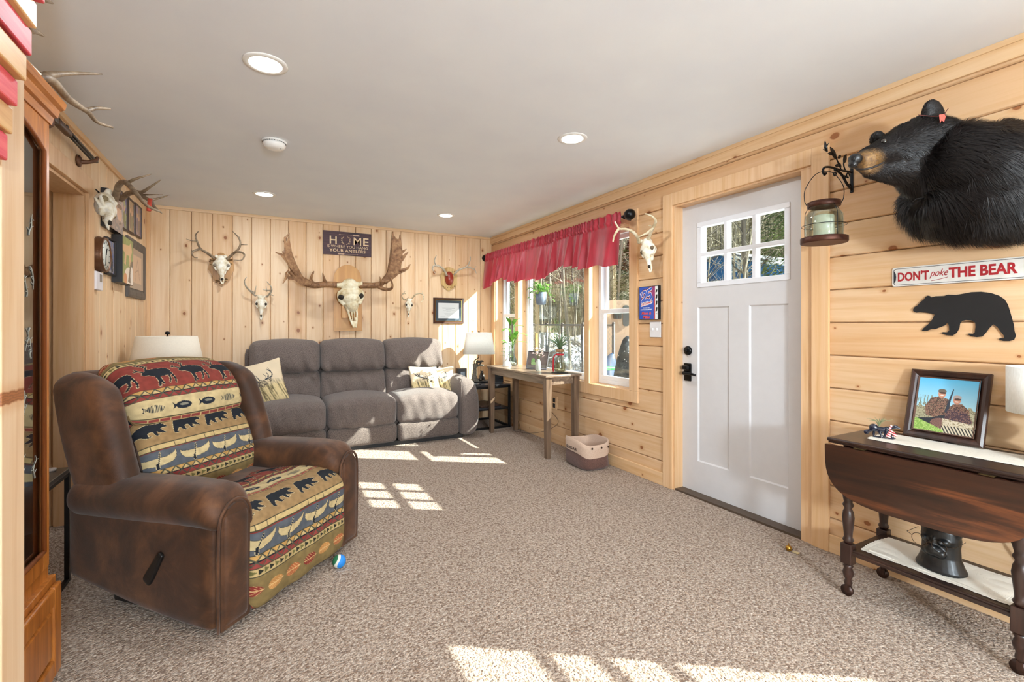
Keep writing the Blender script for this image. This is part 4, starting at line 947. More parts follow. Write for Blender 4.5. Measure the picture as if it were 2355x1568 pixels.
mb = MB(); Mt = Matrix.Rotation(math.radians(-14), 4, 'X'); mb.box((-.075, -.008, .003), (.075, .008, .175), bev=.003, M=Mt); mb.build('screen', mat('17181b', .2), t)
mb = MB(); mb.box((-.06, -.03, 0), (.06, .07, .006), bev=.002); mb.build('stand', mat('222', .4) if False else mat('222226', .4), t)
t = thing('phone', 'slim dark phone lying at the front of the corner table', 'phone', (2.21, 5.04, .516), .3)
mb = MB(); mb.box((-.045, -.05, 0), (.045, .05, .010), bev=.003); mb.build('body', mat('1b1c20', .15), t); mb = MB(); mb.box((-.04, -.045, .010), (.04, .045, .0115)); mb.build('screen', mat('3a4048', .08), t)
for i, (z, w, lb) in enumerate(((.241, .19, 'lower closed dark laptop on the shelf of the corner table'), (.2635, .175, 'upper brown leather folder stacked on the laptop'))):
    t = thing(('laptop', 'leather_folder')[i], lb, ('laptop', 'folder')[i], (2.33, 5.10, z), math.radians(4+6*i))
    mb = MB(); mb.box((-w*.8, -w, 0), (w*.8, w, .010), bev=.003); mb.build('lower_half', mat(('26262a', '3b2c26')[i], .4), t)
    mb = MB(); mb.box((-w*.8, -w, .0105), (w*.8, w, .0215), bev=.003); mb.build('lid', mat(('3a3a40', '45332c')[i], .35), t)
# ================================================================== STORAGE BASKET
t = thing('fabric_basket', 'brown felt storage basket with turned-down cream cuff under the window', 'basket', (2.49, 3.29, 0), math.radians(-2))
def ring(z, w, d, n=40, cor=4, s=0):
    out = []
    for k in range(n):
        a = 2*math.pi*k/n+.02; ca, sa = math.cos(a), math.sin(a); zz = z(a) if callable(z) else z
        out.append((math.copysign(abs(ca)**(2/cor), ca)*w+s*.004*math.sin(5*a), math.copysign(abs(sa)**(2/cor), sa)*d, zz))
    return out
def rings(mb, R_, mi=0, cap0=False, cap1=False):
    n = len(R_[0]); mb.add([p for r in R_ for p in r], [(i*n+k, i*n+(k+1) % n, (i+1)*n+(k+1) % n, (i+1)*n+k) for i in range(len(R_)-1) for k in range(n)]+([tuple(range(n-1, -1, -1))] if cap0 else [])+([tuple((len(R_)-1)*n+k for k in range(n))] if cap1 else []), mi, True)
top = lambda a: .225+.018*math.sin(2*a+2.2)
mb = MB(); rings(mb, [ring(.004, .125, .165), ring(.03, .140, .180, s=1), ring(.10, .137, .175, s=-1), ring(.14, .135, .17)], cap0=True); mb.build('felt_body', cloth('brown_felt', '4e3530', '7b5c52', 300, .95, .4), t)
mb = MB(); rings(mb, [ring(lambda a: top(a)-.105, .141, .178), ring(lambda a: top(a)-.04, .142, .182), ring(lambda a: top(a), .140, .178), ring(lambda a: top(a)+.003, .136, .174), ring(lambda a: top(a)-.005, .133, .171), ring(.12, .130, .168), ring(.02, .12, .16)], cap1=True)
mb.build('cuff', cloth('cream_canvas', 'b99b86', 'dcc4b0', 500, .9, .2), t)
mb = MB()
mb.text('SUGAR', .05, lambda x, y, z: (-.1425-z, -x+.02, .148+y*.9-.12*x*0), wid=.16, hgt=.028, offset=.01); mb.build('lettering', mat('3a2a24', .8), t)
for y in (-.172,):
    for x in (-.075, .02, .09): 
        mb = MB(); mb.lathe([(.004, 0), (.009, .001), (.009, .003), (.004, .004)], (x, -.184, .19), M=Matrix.Rotation(math.pi/2, 4, 'X'), n=16); mb.build('grommet', mat('4a3b30', .3, .8), t)

# ================================================================== ANTLERS AND SKULLS
m = NT('bone'); o = m.obj(); f = m.noise(o, 28, 5, .6); g = m.noise(o, 120, 3)
col = m.ramp(f, [(.30, lin('c2ad85')), (.45, lin('e8dec6')), (.62, lin('f6f2e6'))]); m.bump(m.math('ADD', f, m.math('MULTIPLY', g, .3)), .35, .006); M_BONE = m.fin(col, .55)
m = NT('moose_bone'); o = m.obj(); f = m.noise(o, 14, 5, .65); col = m.ramp(f, [(.30, lin('b89a63')), (.48, lin('ddd0ae')), (.66, lin('f0e9d3'))]); m.bump(f, .5, .012); M_BONE2 = m.fin(col, .6)
def antler_mat(name, a, b, c):
    m = NT(name); o = m.obj(); f = m.noise(o, 22, 5, .65, .5); col = m.ramp(f, [(.3, lin(a)), (.5, lin(b)), (.72, lin(c))]); m.bump(m.noise(o, 90, 4), .4, .004); return m.fin(col, .5)
M_AN1 = antler_mat('antler_grey_brown', '54422f', '84705a', 'a8967c'); M_AN2 = antler_mat('antler_pale', '9c8766', 'cfbf9e', 'efe6d0'); M_AN3 = antler_mat('antler_moose', '5c3d26', '8a6343', 'b08a62'); M_AN4 = antler_mat('antler_weathered', '8b8071', 'aea492', 'cfc7b6')
M_DARK = mat('2a221b', .8); M_OAKP = wood('plaque_oak', '8c5f2a', 'bb8743', 'z', rough=.35, c3='cf9c57'); M_MPL = wood('plaque_maple', 'b98346', 'cf9a58', 'z', .6, .35, c3='dba968')
def skull(top, nose, W_, out, parent, loc, bone=None, long=False, vox=.004, sock=None):
    bone = bone or M_BONE; top, nose = Vector(top), Vector(nose); a = nose-top; Lg = a.length; a.normalize(); out = Vector(out).normalized(); s = a.cross(out).normalized(); o = s.cross(a).normalized()
    if o.dot(out) < 0: o = -o
    Mo = Matrix((s, a, o)).transposed(); h = W_/2
    def p(u, v, w): return top+a*(u*Lg)+s*(v*h)+o*(w*h)
    mb = MB()
    def E(u, v, w, r): mb.ell(p(u, v, w), (r[0]*h, r[1]*Lg, r[2]*h), M=Mo, n=16, m=10)
    if long: E(.10, 0, .0, (.66, .14, .50)); E(.02, 0, .05, (.50, .08, .35)); E(.24, 0, .08, (.84, .13, .46)); E(.36, 0, .10, (.66, .14, .46)); E(.47, 0, .08, (.48, .12, .40)); E(.30, 0, -.25, (.60, .22, .42))
    else: E(.10, 0, -.05, (.62, .15, .60)); E(.22, 0, .12, (.80, .14, .42)); E(.38, 0, .16, (.62, .18, .42)); E(.30, 0, -.25, (.60, .22, .42))
    for v in (-1, 1):
        mb.tube([p(.20, v*.62, .2), p(.24, v*.82, .05), p(.33, v*.86, -.02), p(.42, v*.74, .0), p(.50, v*.55, .05)], [h*.15, h*.14, h*.13, h*.13, h*.12], 8)
        mb.tube([p(.22, v*.6, -.4), p(.36, v*.85, -.32), p(.50, v*.5, -.18)], h*.10, 7)
        mb.tube([p(.04, v*.45, .25), p(-.02, v*.52, .42)] if not long else [p(.08, v*.3, .05), p(.07, v*.95, .1)], [h*.22, h*.2], 10, sub=1)      # pedicle
        mb.tube([p(.50, v*.36, -.2), p(.64, v*.25, -.22)], [h*.2, h*.14], 8, sub=1)
    e = .58 if long else .84
    mb.tube([p(.40, 0, .1), p(.55, 0, .12), p(.70 if not long else .6, 0, .05), p(e, 0, -.02)], [h*.50, h*.36, h*.26, h*.20], 12, flat=.85, up=o)
    for v in (-1, 1):
        if long: mb.tube([p(.52, v*.26, -.05), p(.68, v*.30, .0), p(.85, v*.22, .10), p(1, v*.07, .18)], [h*.13, h*.085, h*.07, h*.055], 8); mb.tube([p(.55, v*.10, .1), p(.75, v*.09, .10), p(.98, v*.03, .16)], [h*.10, h*.045, h*.04], 8)
        else: mb.tube([p(.78, v*.14, -.05), p(.90, v*.14, -.04), p(1, v*.05, .02)], [h*.13, h*.10, h*.06], 8)
    sk = mb.build('skull', bone, parent, loc=loc, remesh=vox, smooth_it=4)
    for v in (-1, 1): mb = MB(); mb.ell(p(.325, v*.70, .06), (h*.24, Lg*.062, h*.30), M=Mo, n=14, m=10); mb.build('eye_socket', sock or M_DARK, sk, loc=loc)
    mb = MB(); mb.ell(p(e-.02, 0, .12), (h*.17, Lg*.05, h*.14), M=Mo, n=12, m=8); mb.build('nose_opening', M_DARK, sk, loc=loc)
    return p
def antler(parent, loc, fn, strokes, mats, sc=1.0, name='antler'):
    """strokes: (points (x, y, out), r0, r1)"""
    mb = MB()
    for pts, r0, r1 in strokes:
        P = [fn(*q) for q in pts]; n = len(P); mb.tube(P, [(r0+(r1-r0)*(i/(n-1))**1.3)*sc for i in range(n)], 9)
    return mb.build(name, mats, parent, loc=loc)
def crop(x0, y0, k): return lambda x, y: (x0+x/k, y0+y/k)
C4 = crop(400, 480, 3.92); C5 = crop(700, 480, 3.92); CR = crop(1400, 480, 9.8); CL = crop(200, 390, 5.06)
def b4(x, y, d): return BW(*C4(x, y), d)
def b5(x, y, d): return BW(*C5(x, y), d)
def rr_(x, y, d): return RW(*CR(x, y), d)
def ll_(x, y, d): return LW(*CL(x, y), d)
OUTB = Vector((0, -1, 0))
def plaque(parent, loc, poly, fn, th, mt, rim=None):
    mb = MB(); mb.prism(poly, lambda u, v, w: fn(u, v, .002+w), th-.004)
    cx = sum(p[0] for p in poly)/len(poly); cy = sum(p[1] for p in poly)/len(poly)
    q = [(cx+(p[0]-cx)*.93, cy+(p[1]-cy)*.94) for p in poly]; mb.prism(q, lambda u, v, w: fn(u, v, .002+w), th+.002)
    return mb.build('plaque', mt, parent, loc=loc)
# buck on a carved shield
t = thing('shield_skull_mount', 'deer skull with wide antlers on a carved oak shield, left end of back wall', 'skull mount', BW(508, 618)); L0 = t.location.copy()
pl = [(400,400),(425,395),(450,402),(475,432),(500,448),(535,455),(538,490),(545,548),(522,590),(505,640),(470,675),(430,702),(390,675),(360,640),(345,600),(308,545),(318,490),(322,452),(355,440),(378,428)]
pq = plaque(t, L0, pl, b4, .022, M_OAKP)
rn = random.Random(4)
for (cx, cy) in ((345, 480), (500, 480), (400, 655), (455, 650)):
    mb = MB()
    for k in range(9): mb.ell(b4(cx+rn.uniform(-22, 22), cy+rn.uniform(-25, 25), .026), (.010, .004, .006), n=8, m=5)
    mb.build('carving', wood('carved_dark', '4c3718', '7d5a2a', 'z'), pq, loc=L0)
skull(b4(425, 430, .075), b4(437, 680, .085), .155, OUTB, t, L0, sock=mat('8d8578', .8))
antler(t, L0, b4, [([(366,447,.08),(300,398,.12),(240,360,.16),(212,300,.18),(195,240,.19),(222,202,.20)],.013,.004), ([(197,290,.18),(160,288,.2),(110,272,.23)],.007,.002), ([(242,362,.16),(185,378,.19),(163,402,.21),(180,436,.23),(215,443,.24)],.011,.003), ([(165,398,.2),(160,365,.2)],.005,.002)], M_AN1)
antler(t, L0, b4, [([(474,460,.08),(530,408,.12),(575,372,.16),(600,320,.18),(585,262,.19),(528,202,.20)],.013,.004), ([(600,322,.18),(662,325,.2)],.006,.002), ([(565,385,.15),(615,395,.18),(636,420,.2),(610,462,.22),(545,462,.24)],.011,.003), ([(592,280,.18),(588,252,.18)],.006,.003)], M_AN1)
# small skull, second
t = thing('small_deer_skull', 'small deer skull with short upright spikes hung above the left sofa seat', 'skull mount', BW(600, 705)); L0 = t.location.copy()
skull(b4(788, 790, .045), b4(785, 1003, .075), .115, OUTB, t, L0, vox=.003)
antler(t, L0, b4, [([(738,785,.06),(690,742,.09),(648,695,.12),(636,650,.14),(655,615,.16)],.010,.003), ([(728,762,.07),(742,695,.12)],.007,.002), ([(690,735,.09),(742,760,.13)],.006,.002)], M_AN4)
antler(t, L0, b4, [([(835,795,.06),(875,750,.09),(878,705,.12),(835,655,.15)],.010,.003), ([(880,738,.1),(803,730,.17)],.007,.003), ([(860,770,.08),(897,783,.10)],.007,.003), ([(838,745,.09),(832,698,.12)],.005,.002)], M_AN4)
# moose
t = thing('moose_skull_mount', 'huge moose skull with palmed antlers on an arched maple board', 'skull mount', BW(800, 690)); L0 = t.location.copy()
pl = [(268,1103),(262,640)]+[(388-124*math.cos(a), 632-127*math.sin(a)) for a in [k*math.pi/14 for k in range(1, 14)]]+[(513,640),(522,1098)]
plaque(t, L0, pl, b5, .035, M_MPL)
mb = MB(); mb.prism([(340,985),(340,760),(500,760),(485,985)], lambda u, v, w: b5(u, v, .035+w), .10); mb.build('spacer_block', M_MPL, t, loc=L0)
skull(b5(403, 655, .17), b5(452, 1075, .20), .29, OUTB, t, L0, M_BONE2, True, .006)
antler(t, L0, b5, [([(325,690,.17),(200,682,.19),(90,690,.22),(0,668,.25),(-70,622,.28),(-125,560,.30)],.034,.030), ([(195,680,.19),(178,630,.23),(165,580,.27)],.02,.005), ([(95,690,.22),(60,640,.26),(85,562,.31)],.026,.006)], M_AN3)
def palm(poly, fn, th, mt, bend, spikes=(), th2=None):
    mb = MB(); mb.prism(poly, lambda u, v, w: fn(u, v, bend(u, v)+w), th)
    for s, r0, r1 in spikes: P = [fn(x, y, d) for x, y, d in s]; mb.tube(P, [r0+(r1-r0)*i/(len(P)-1) for i in range(len(P))], 8)
    return mb
mb = palm([(1235,690),(1150,690),(1080,640),(1035,640),(1000,600),(1025,600),(1075,612),(1120,600),(1050,540),(1000,470),(960,420),(915,392),(975,408),(995,400),(990,260),(1000,245),(1015,300),(1040,225),(1048,300),(1075,440),(1125,560),(1170,615),(1240,655)], b4, .018, M_AN3, lambda u, v: .28+.0004*(700-v), [([(1020,600,.30),(1000,640,.34),(982,675,.38)],.016,.004), ([(1020,602,.30),(1012,580,.31),(1030,556,.33)],.014,.004), ([(970,412,.36),(935,400,.38),(916,391,.4)],.012,.004), ([(1000,300,.42),(1010,260,.42),(1040,222,.42)],.014,.005), ([(1240,668,.25),(1150,630,.29),(1080,560,.33),(1020,460,.38),(990,380,.41)],.028,.016), ([(1130,590,.31),(1080,480,.37),(1030,340,.42)],.02,.014)])
mb.build('antler_palm', M_AN3, t, loc=L0)
antler(t, L0, b5, [([(480,690,.17),(560,690,.19),(640,690,.22),(700,668,.25),(745,610,.28)],.034,.030), ([(655,690,.22),(710,722,.27),(775,725,.32),(795,690,.36),(776,622,.40)],.024,.006), ([(690,700,.25),(690,660,.29),(680,612,.33)],.018,.005)], M_AN3)
pp = [(690,665),(735,600),(765,540),(780,470),(790,380),(785,290),(795,203),(808,235),(825,265),(845,275),(858,262),(862,230),(872,260),(878,330),(884,375),(920,360),(890,395),(882,420),(935,386),(900,440),(878,480),(868,530),(862,545),(920,530),(958,500),(945,540),(905,568),(850,592),(780,625),(725,672)]
mb = palm(pp, b5, .020, M_AN3, lambda u, v: .26+.0004*(660-v)+.0002*(u-700), [([(888,392,.40),(920,361,.42)],.010,.004), ([(880,470,.38),(910,425,.4),(936,386,.42)],.012,.004), ([(860,555,.35),(915,540,.37),(958,500,.39)],.016,.005), ([(700,665,.26),(750,600,.29),(775,480,.34),(790,330,.39),(796,205,.43)],.028,.010), ([(720,665,.27),(800,612,.3),(862,560,.34)],.026,.014), ([(860,300,.4),(862,232,.43)],.012,.005)])
mb.build('antler_palm', M_AN3, t, loc=L0)
# little skull with curled antlers
t = thing('curled_deer_skull', 'little bleached deer skull with thin curled antlers right of the moose', 'skull mount', BW(940, 700)); L0 = t.location.copy()
skull(b5(945, 815, .05), b5(938, 978, .07), .095, OUTB, t, L0, vox=.003)
antler(t, L0, b5, [([(972,808,.06),(1005,772,.10),(1050,764,.14),(1076,788,.18),(1068,825,.22),(1045,842,.25)],.0085,.003), ([(1068,775,.16),(1060,745,.18)],.005,.002)], M_AN2)
antler(t, L0, b5, [([(925,825,.06),(895,815,.10),(878,780,.14),(908,745,.19)],.0085,.003), ([(900,818,.09),(925,812,.14),(942,790,.18)],.006,.002), ([(882,770,.14),(910,765,.17),(918,780,.2)],.005,.002)], M_AN2)
# antlers on a cream shield with a red cap
t = thing('antler_shield_mount', 'antlers on a cream shield with a red leather cap, right end of back wall', 'antler mount', BW(1032, 640)); L0 = t.location.copy()
pl = [(1255,540),(1275,530),(1300,526),(1325,530),(1350,542),(1365,570),(1380,600),(1376,640),(1378,680),(1345,715),(1300,742),(1262,715),(1232,680),(1233,640),(1224,600),(1242,570)]
pq = plaque(t, L0, pl, b5, .02, wood('cream_shield', 'a9834c', 'd8b77d', 'z', rough=.4, c3='e4c890'))
mb = MB()
for a in range(14): k = 2*math.pi*a/14; mb.ell(b5(1303+52*math.cos(k), 690+22*math.sin(k) if a < 7 else 560-12*math.sin(k), .024), (.006, .003, .006), n=8, m=5)
mb.build('carving', wood('carved_olive', '5c4a25', '86703a', 'z'), pq, loc=L0)
mb = MB(); c = b5(1305, 628, .03); mb.ell(c, (.056, .055, .088), n=24, m=16); mb.build('leather_cap', mat('8e3020', .3, coat=.3), t, loc=L0)
antler(t, L0, b5, [([(1285,602,.07),(1262,555,.11),(1225,522,.15),(1190,512,.18),(1173,468,.20),(1190,420,.22)],.014,.004), ([(1198,515,.17),(1165,515,.20),(1158,545,.22),(1180,582,.24)],.009,.003), ([(1222,520,.15),(1200,500,.16)],.006,.003)], M_AN4)
antler(t, L0, b5, [([(1362,580,.07),(1400,546,.11),(1458,525,.15),(1490,478,.18),(1498,430,.20)],.014,.004), ([(1466,524,.15),(1530,545,.19),(1550,582,.22)],.010,.003), ([(1528,545,.19),(1548,516,.21)],.006,.003), ([(1350,600,.06),(1362,568,.08)],.010,.008)], M_AN4)
# deer skull on the right wall
t = thing('window_deer_skull', 'bleached deer skull with curved antlers between the window and the front door', 'skull mount', RW(1492, 580)); L0 = t.location.copy()
skull(rr_(850, 700, .09), rr_(945, 1440, .12), .135, Vector((-1, -.15, 0)), t, L0, vox=.0032, sock=mat('6b5a45', .8))
antler(t, L0, rr_, [([(690,765,.13),(640,625,.17),(520,505,.22),(360,455,.27),(235,445,.31),(140,292,.35)],.014,.005), ([(232,445,.31),(135,590,.35),(95,748,.38)],.011,.005)], M_AN2)
antler(t, L0, rr_, [([(892,705,.10),(932,570,.13),(1000,420,.16),(1060,290,.18),(1005,190,.20),(890,130,.23),(812,112,.25)],.013,.004), ([(990,440,.16),(900,520,.21),(800,578,.25),(670,640,.29)],.010,.004), ([(955,385,.18),(890,372,.2)],.005,.002)], M_AN2)
# buck skull on the left wall, seen from the side
t = thing('left_wall_deer_skull', 'bleached deer skull with big brown antlers on the left wall above the clock', 'skull mount', LW(245, 480)); L0 = t.location.copy()
skull(ll_(215, 330, .10), ll_(245, 690, .17), .17, Vector((1, -.25, 0)), t, L0, vox=.004, sock=mat('8d7c5c', .8))
antler(t, L0, ll_, [([(312,380,.12),(345,275,.16),(375,175,.20),(440,145,.25),(520,215,.31),(605,315,.37),(700,420,.44),(855,490,.50)],.020,.005), ([(470,158,.26),(560,110,.32),(755,50,.40)],.011,.002)], M_AN1)
antler(t, L0, ll_, [([(395,345,.10),(470,285,.15),(560,262,.21),(640,262,.26),(740,200,.32),(860,118,.38)],.020,.003), ([(640,300,.24),(700,340,.30),(760,352,.34),(960,297,.42)],.014,.003), ([(750,355,.33),(780,430,.38),(870,505,.44)],.012,.003), ([(660,292,.26),(880,292,.40)],.006,.002)], M_AN1)
mb = MB(); P = [ll_(735, 340, .36), ll_(720, 480, .36)]; mb.tube(P, .012, 8, sub=1, flat=.5); mb.build('orange_tag', mat('b8402a', .6), t, loc=L0)
mb = MB(); mb.tube([ll_(150, 370, .03), ll_(155, 300, .02), ll_(100, 228, .004), ll_(170, 290, .04)], .003, 6); mb.build('hanging_cord', M_DARK, t, loc=L0)
# antler rack on the china cabinet
t = thing('cabinet_antlers', 'loose grey-brown antler rack lying on top of the oak cabinet', 'antlers', (-.74, 1.95, 1.967)); L0 = t.location.copy()
kk = 3.135
def c1(x, y, tt): return PD(x/kk, y/kk, tt)
antler(t, L0, c1, [([(250,560,1.50),(330,560,1.53),(395,600,1.57),(480,700,1.62),(560,760,1.67),(640,812,1.72),(700,880,1.77),(812,918,1.84)],.017,.004), ([(330,545,1.56),(400,535,1.60),(520,528,1.66),(735,534,1.75)],.013,.003), ([(620,800,1.71),(690,780,1.75),(795,785,1.80)],.010,.003)], M_AN1)
mb = MB(); mb.ell(Vector((-.74, 1.92, 2.005)), (.06, .10, .04)); mb.tube([(-.74, 1.95, 2.0), (-.70, 1.98, 2.05), c1(255, 560, 1.50)], .022, 8); mb.tube([(-.74, 1.85, 2.0), (-.72, 1.75, 2.06), c1(170, 100, 1.40)], .022, 8); mb.build('skull_plate', M_BONE, t, loc=L0)
antler(t, L0, c1, [([(150,60,1.38),(200,200,1.42),(255,225,1.46),(318,260,1.5)],.016,.003), ([(150,60,1.38),(250,-60,1.42),(320,-5,1.46),(378,22,1.5)],.014,.003)], M_AN1)

# ================================================================== SIGNS, FRAMES, CLOCK ON THE WALLS
M_SIGN = NT('sign_planks'); o = M_SIGN.obj(); f = M_SIGN.noise(M_SIGN.vmul(o, (4, 4, 60)), 1, 4, .6); M_SIGN = M_SIGN.fin(M_SIGN.ramp(f, [(.3, lin('2b2530')), (.5, lin('4a3038')), (.7, lin('5c4046'))]), .55)
cx, cz = .871, 2.132
t = thing('home_sign', 'dark plank sign reading HOME is where you hang your antlers', 'sign', (cx, YB, cz)); L0 = t.location.copy()
mb = MB(); mb.box((cx-.26, YB-.016, cz-.132), (cx+.26, YB-.001, cz+.132), bev=.002); mb.build('board', M_SIGN, t, loc=L0)
M_SGL = mat('e6cba4', .6, var=.12, scale=60)
SG = lambda ox, oy: (lambda x, y, z: (cx+ox+x, YB-.0162-z, cz+oy+y))
mb = MB(); mb.text('H', .1, SG(-.155, -.012), offset=.012, wid=.074, hgt=.088); mb.text('M', .1, SG(.105, -.010), offset=.004, wid=.082, hgt=.088); mb.text('E', .1, SG(.200, -.010), offset=.012, wid=.060, hgt=.088)
mb.text('IS WHERE YOU HANG', .05, SG(0, -.052), wid=.44, hgt=.030); mb.text('YOUR ANTLERS', .05, SG(.0, -.098), offset=.008, wid=.39, hgt=.034); mb.build('lettering', M_SGL, t, loc=L0)
mb = MB()
def sp(x, y): return (cx+x, YB-.018, cz+y)
for sg in (-1, 1):
    ax = -.022
    mb.tube([sp(ax+sg*.006, -.010), sp(ax+sg*.030, .005), sp(ax+sg*.040, .035), sp(ax+sg*.035, .060), sp(ax+sg*.018, .080)], .0022, 5)
    for (x0, y0, x1, y1) in ((.030, .005, .052, .012), (.036, .02, .058, .038), (.040, .038, .052, .060), (.02, -.003, .044, -.004), (.036, .055, .044, .072)): mb.tube([sp(ax+sg*x0, y0), sp(ax+sg*x1, y1)], .0016, 5, sub=1)
mb.build('antler_emblem', M_SGL, t, loc=L0)
mb = MB()
for y, sg, xc in ((.100, -1, .02), (-.118, 1, .0)):
    mb.tube([sp(xc-sg*.06, y), sp(xc+sg*.10, y)], .0013, 5, sub=1)
    for q in ([(xc+sg*.10, y+.006), (xc+sg*.118, y), (xc+sg*.10, y-.006)], [(xc-sg*.04, y+.008), (xc-sg*.11, y+.008), (xc-sg*.10, y), (xc-sg*.11, y-.008), (xc-sg*.04, y-.008), (xc-sg*.035, y)]): mb.prism(q, lambda u, v, w: (cx+u, YB-.0162-w, cz+v), .0012)
mb.build('arrow', mat('c7a992', .6), t, loc=L0)
def p_cert(x, y, w, h):
    c = np.tile(np.array(lin('35404a')), (x.size, 1)); inn = (np.abs(x) < w/2-.038) & (y > .038) & (y < h-.038); c[inn] = lin('d9dcdc')
    for k, (yy, ww) in enumerate(((.165, .17), (.148, .08), (.135, .15), (.122, .06), (.10, .12), (.09, .10), (.075, .05))): c[inn & (np.abs(y-yy*1.0) < (.0045 if k == 0 else .0014)) & (np.abs(x) < ww/2) & (np.mod(x*900, 6) > 1.6)] = lin('7c858c')
    c[inn & (np.abs(y-.055) < .0012) & (np.abs(np.abs(x)-.08) < .03)] = lin('8c9298'); return c
frame_thing('certificate_frame', 'framed certificate in a dark wood and gold frame beside the lamp', 'picture frame', .40, .318, .026, .018, mat('4a2b1f', .3), p_cert, n=200, M=FM((2.08, YB-.003, 1.235), 0), lip=mat('b08a45', .3, .6))
# bear warning sign, enamel
ya, yb, za, zb = 1.134, .52, 1.389, 1.478; t = thing('bear_sign', 'white enamel sign reading DON\'T poke THE BEAR', 'sign', (XR, (ya+yb)/2, (za+zb)/2)); L0 = t.location.copy()
m = NT('enamel'); f = m.noise(m.obj(), 30, 4); M_ENA = m.fin(m.ramp(f, [(.2, lin('6b4a3a')), (.26, lin('d8d4cc')), (.7, lin('e4e1da'))]), .3)
def rrect(x0, y0, x1, y1, r, n=5): return [(cx_+r*math.cos(a0+k*math.pi/2/n), cy_+r*math.sin(a0+k*math.pi/2/n)) for cx_, cy_, a0 in ((x1-r, y1-r, 0), (x0+r, y1-r, math.pi/2), (x0+r, y0+r, math.pi), (x1-r, y0+r, 1.5*math.pi)) for k in range(n+1)]
mb = MB(); mb.prism(rrect(-.307, -.0445, .307, .0445, .01), lambda u, v, w: (XR-.002-w, (ya+yb)/2-u, (za+zb)/2+v), .003); mb.build('plate', M_ENA, t, loc=L0)
mb = MB(); P = rrect(-.300, -.038, .300, .038, .01); mb.tube([(XR-.0053, (ya+yb)/2-u, (za+zb)/2+v) for u, v in P+P[:1]], .0011, 5, sub=1)
for sg in (-1, 1): mb.prism([(sg*.299, -.028), (sg*.293, -.018), (sg*.291, 0), (sg*.293, .018), (sg*.299, .028)], lambda u, v, w: (XR-.005-w, (ya+yb)/2-u, (za+zb)/2+v), .0006)
mb.build('border_line', mat('26232a', .4), t, loc=L0)
BS = lambda ox, oy: (lambda x, y, z: (XR-.0051-z, ya-ox-x, (za+zb)/2+oy+y))
M_REDL = mat('a5232b', .35, var=.1, scale=80); mb = MB(); mb.text("DON'T", .1, BS(.082, -.022), offset=.035, wid=.118, hgt=.044); mb.build('lettering', M_REDL, t, loc=L0); mb = MB(); mb.text('THE BEAR', .1, BS(.318, -.021), offset=.035, wid=.215, hgt=.046); mb.build('lettering', M_REDL, t, loc=L0)
mb = MB(); mb.text('poke', .1, BS(.176, -.018), shear=.45, wid=.066, hgt=.040); mb.tube([BS(.15, -.028)(0, 0, .0005), BS(.176, -.024)(0, 0, .0005), BS(.208, -.016)(0, 0, .0005)], .0012, 5); mb.build('lettering', M_REDL, t, loc=L0)
mb = MB(); mb.prism([(p[0]*.095, p[1]*.085) for p in BEAR], lambda u, v, w: (XR-.005-w, ya-.49-u, (za+zb)/2+v), .0008); mb.build('bear_emblem', mat('3d2723', .5), t, loc=L0)
# black bear silhouette
t = thing('bear_silhouette', 'flat black metal walking bear cutout above the framed hunting photo', 'wall decoration', RW(2217, 730)); L0 = t.location.copy()
KX, KY = 3.137, 3.136
mb = MB(); mb.prism([(1880+p[0]/KX, 560+p[1]/KY) for p in BEAR_PX], lambda u, v, w: RW(u, v, .004+w), .004); mb.build('cutout', mat('17181a', .45, var=.05), t, loc=L0)
# racing plaque
yc, zc = 2.722, 1.380; t = thing('racing_plaque', 'small blue and red race team plaque with a big 25 over the light switch', 'plaque', (XR, yc, zc)); L0 = t.location.copy()
mb = MB(); mb.box((XR-.026, yc-.103, zc-.13), (XR-.001, yc+.103, zc+.13), bev=.002); mb.build('board', mat('15161b', .4), t, loc=L0)
def p25(U, V):
    x, y = U, V; c = np.tile(np.array(lin('2f57b8')), (x.size, 1)); c[x > .79] = lin('c33246'); c[x > .85] = lin('e8ecea')
    c[(x > .86) & inpoly(np.mod(y*5.2, 1), (x-.86)/.14, [(.1, .1), (.9, .25), (.85, .9), (.3, .75)]) & (y > .15) & (y < .9)] = lin('26282c'); c[(x > .62) & (x < .85) & (y > .62+.9*(.85-x)) ] = lin('9a3f72')
    for pts in ([(.05, .80), (.09, .72)], [(.13, .84), (.16, .76)], [(.20, .87), (.22, .8)], [(.3, .9), (.3, .84)]): c[line(x, y, pts, .02, .008)] = lin('dfe8f4')
    two = [(.16, .72), (.22, .84), (.34, .85), (.38, .76), (.30, .66), (.14, .55), (.44, .60)]; five = [(.66, .93), (.44, .86), (.46, .74), (.62, .78), (.66, .68), (.56, .58), (.42, .60)]
    for w_, cc in ((.075, '1d2048'), (.062, 'c22a3a'), (.052, 'eef0f4'), (.036, '3b62c4')):
        c[line(x, y*.97+.02, two, w_) | line(x, y*.97+.02, five, w_)] = lin(cc)
    c[inpoly(x, y, [(.10, .47), (.72, .57), (.72, .50), (.08, .38)])] = lin('e8ecea'); c[inpoly(x, y, [(.12, .455), (.70, .55), (.70, .51), (.11, .40)])] = lin('d8323e'); return c
mb = MB(); mb.grid(lambda U, V: (XR-.0268+0*U, yc+.098-U*.196, zc-.125+V*.25), 120, 150, 0, p25); mb.build('print', M_PHOTO, t, loc=L0)
P2 = lambda ox, oy: (lambda x, y, z: (XR-.027-z, yc-ox-x, zc+oy+y))
mb = MB(); mb.text('THANK YOU', .02, P2(-.022, -.042), wid=.075, hgt=.009, offset=.02); mb.text('FOR YOUR SUPPORT', .02, P2(-.022, -.056), wid=.125, hgt=.009, offset=.02); mb.build('lettering', mat('e9eef2', .4), t, loc=L0)
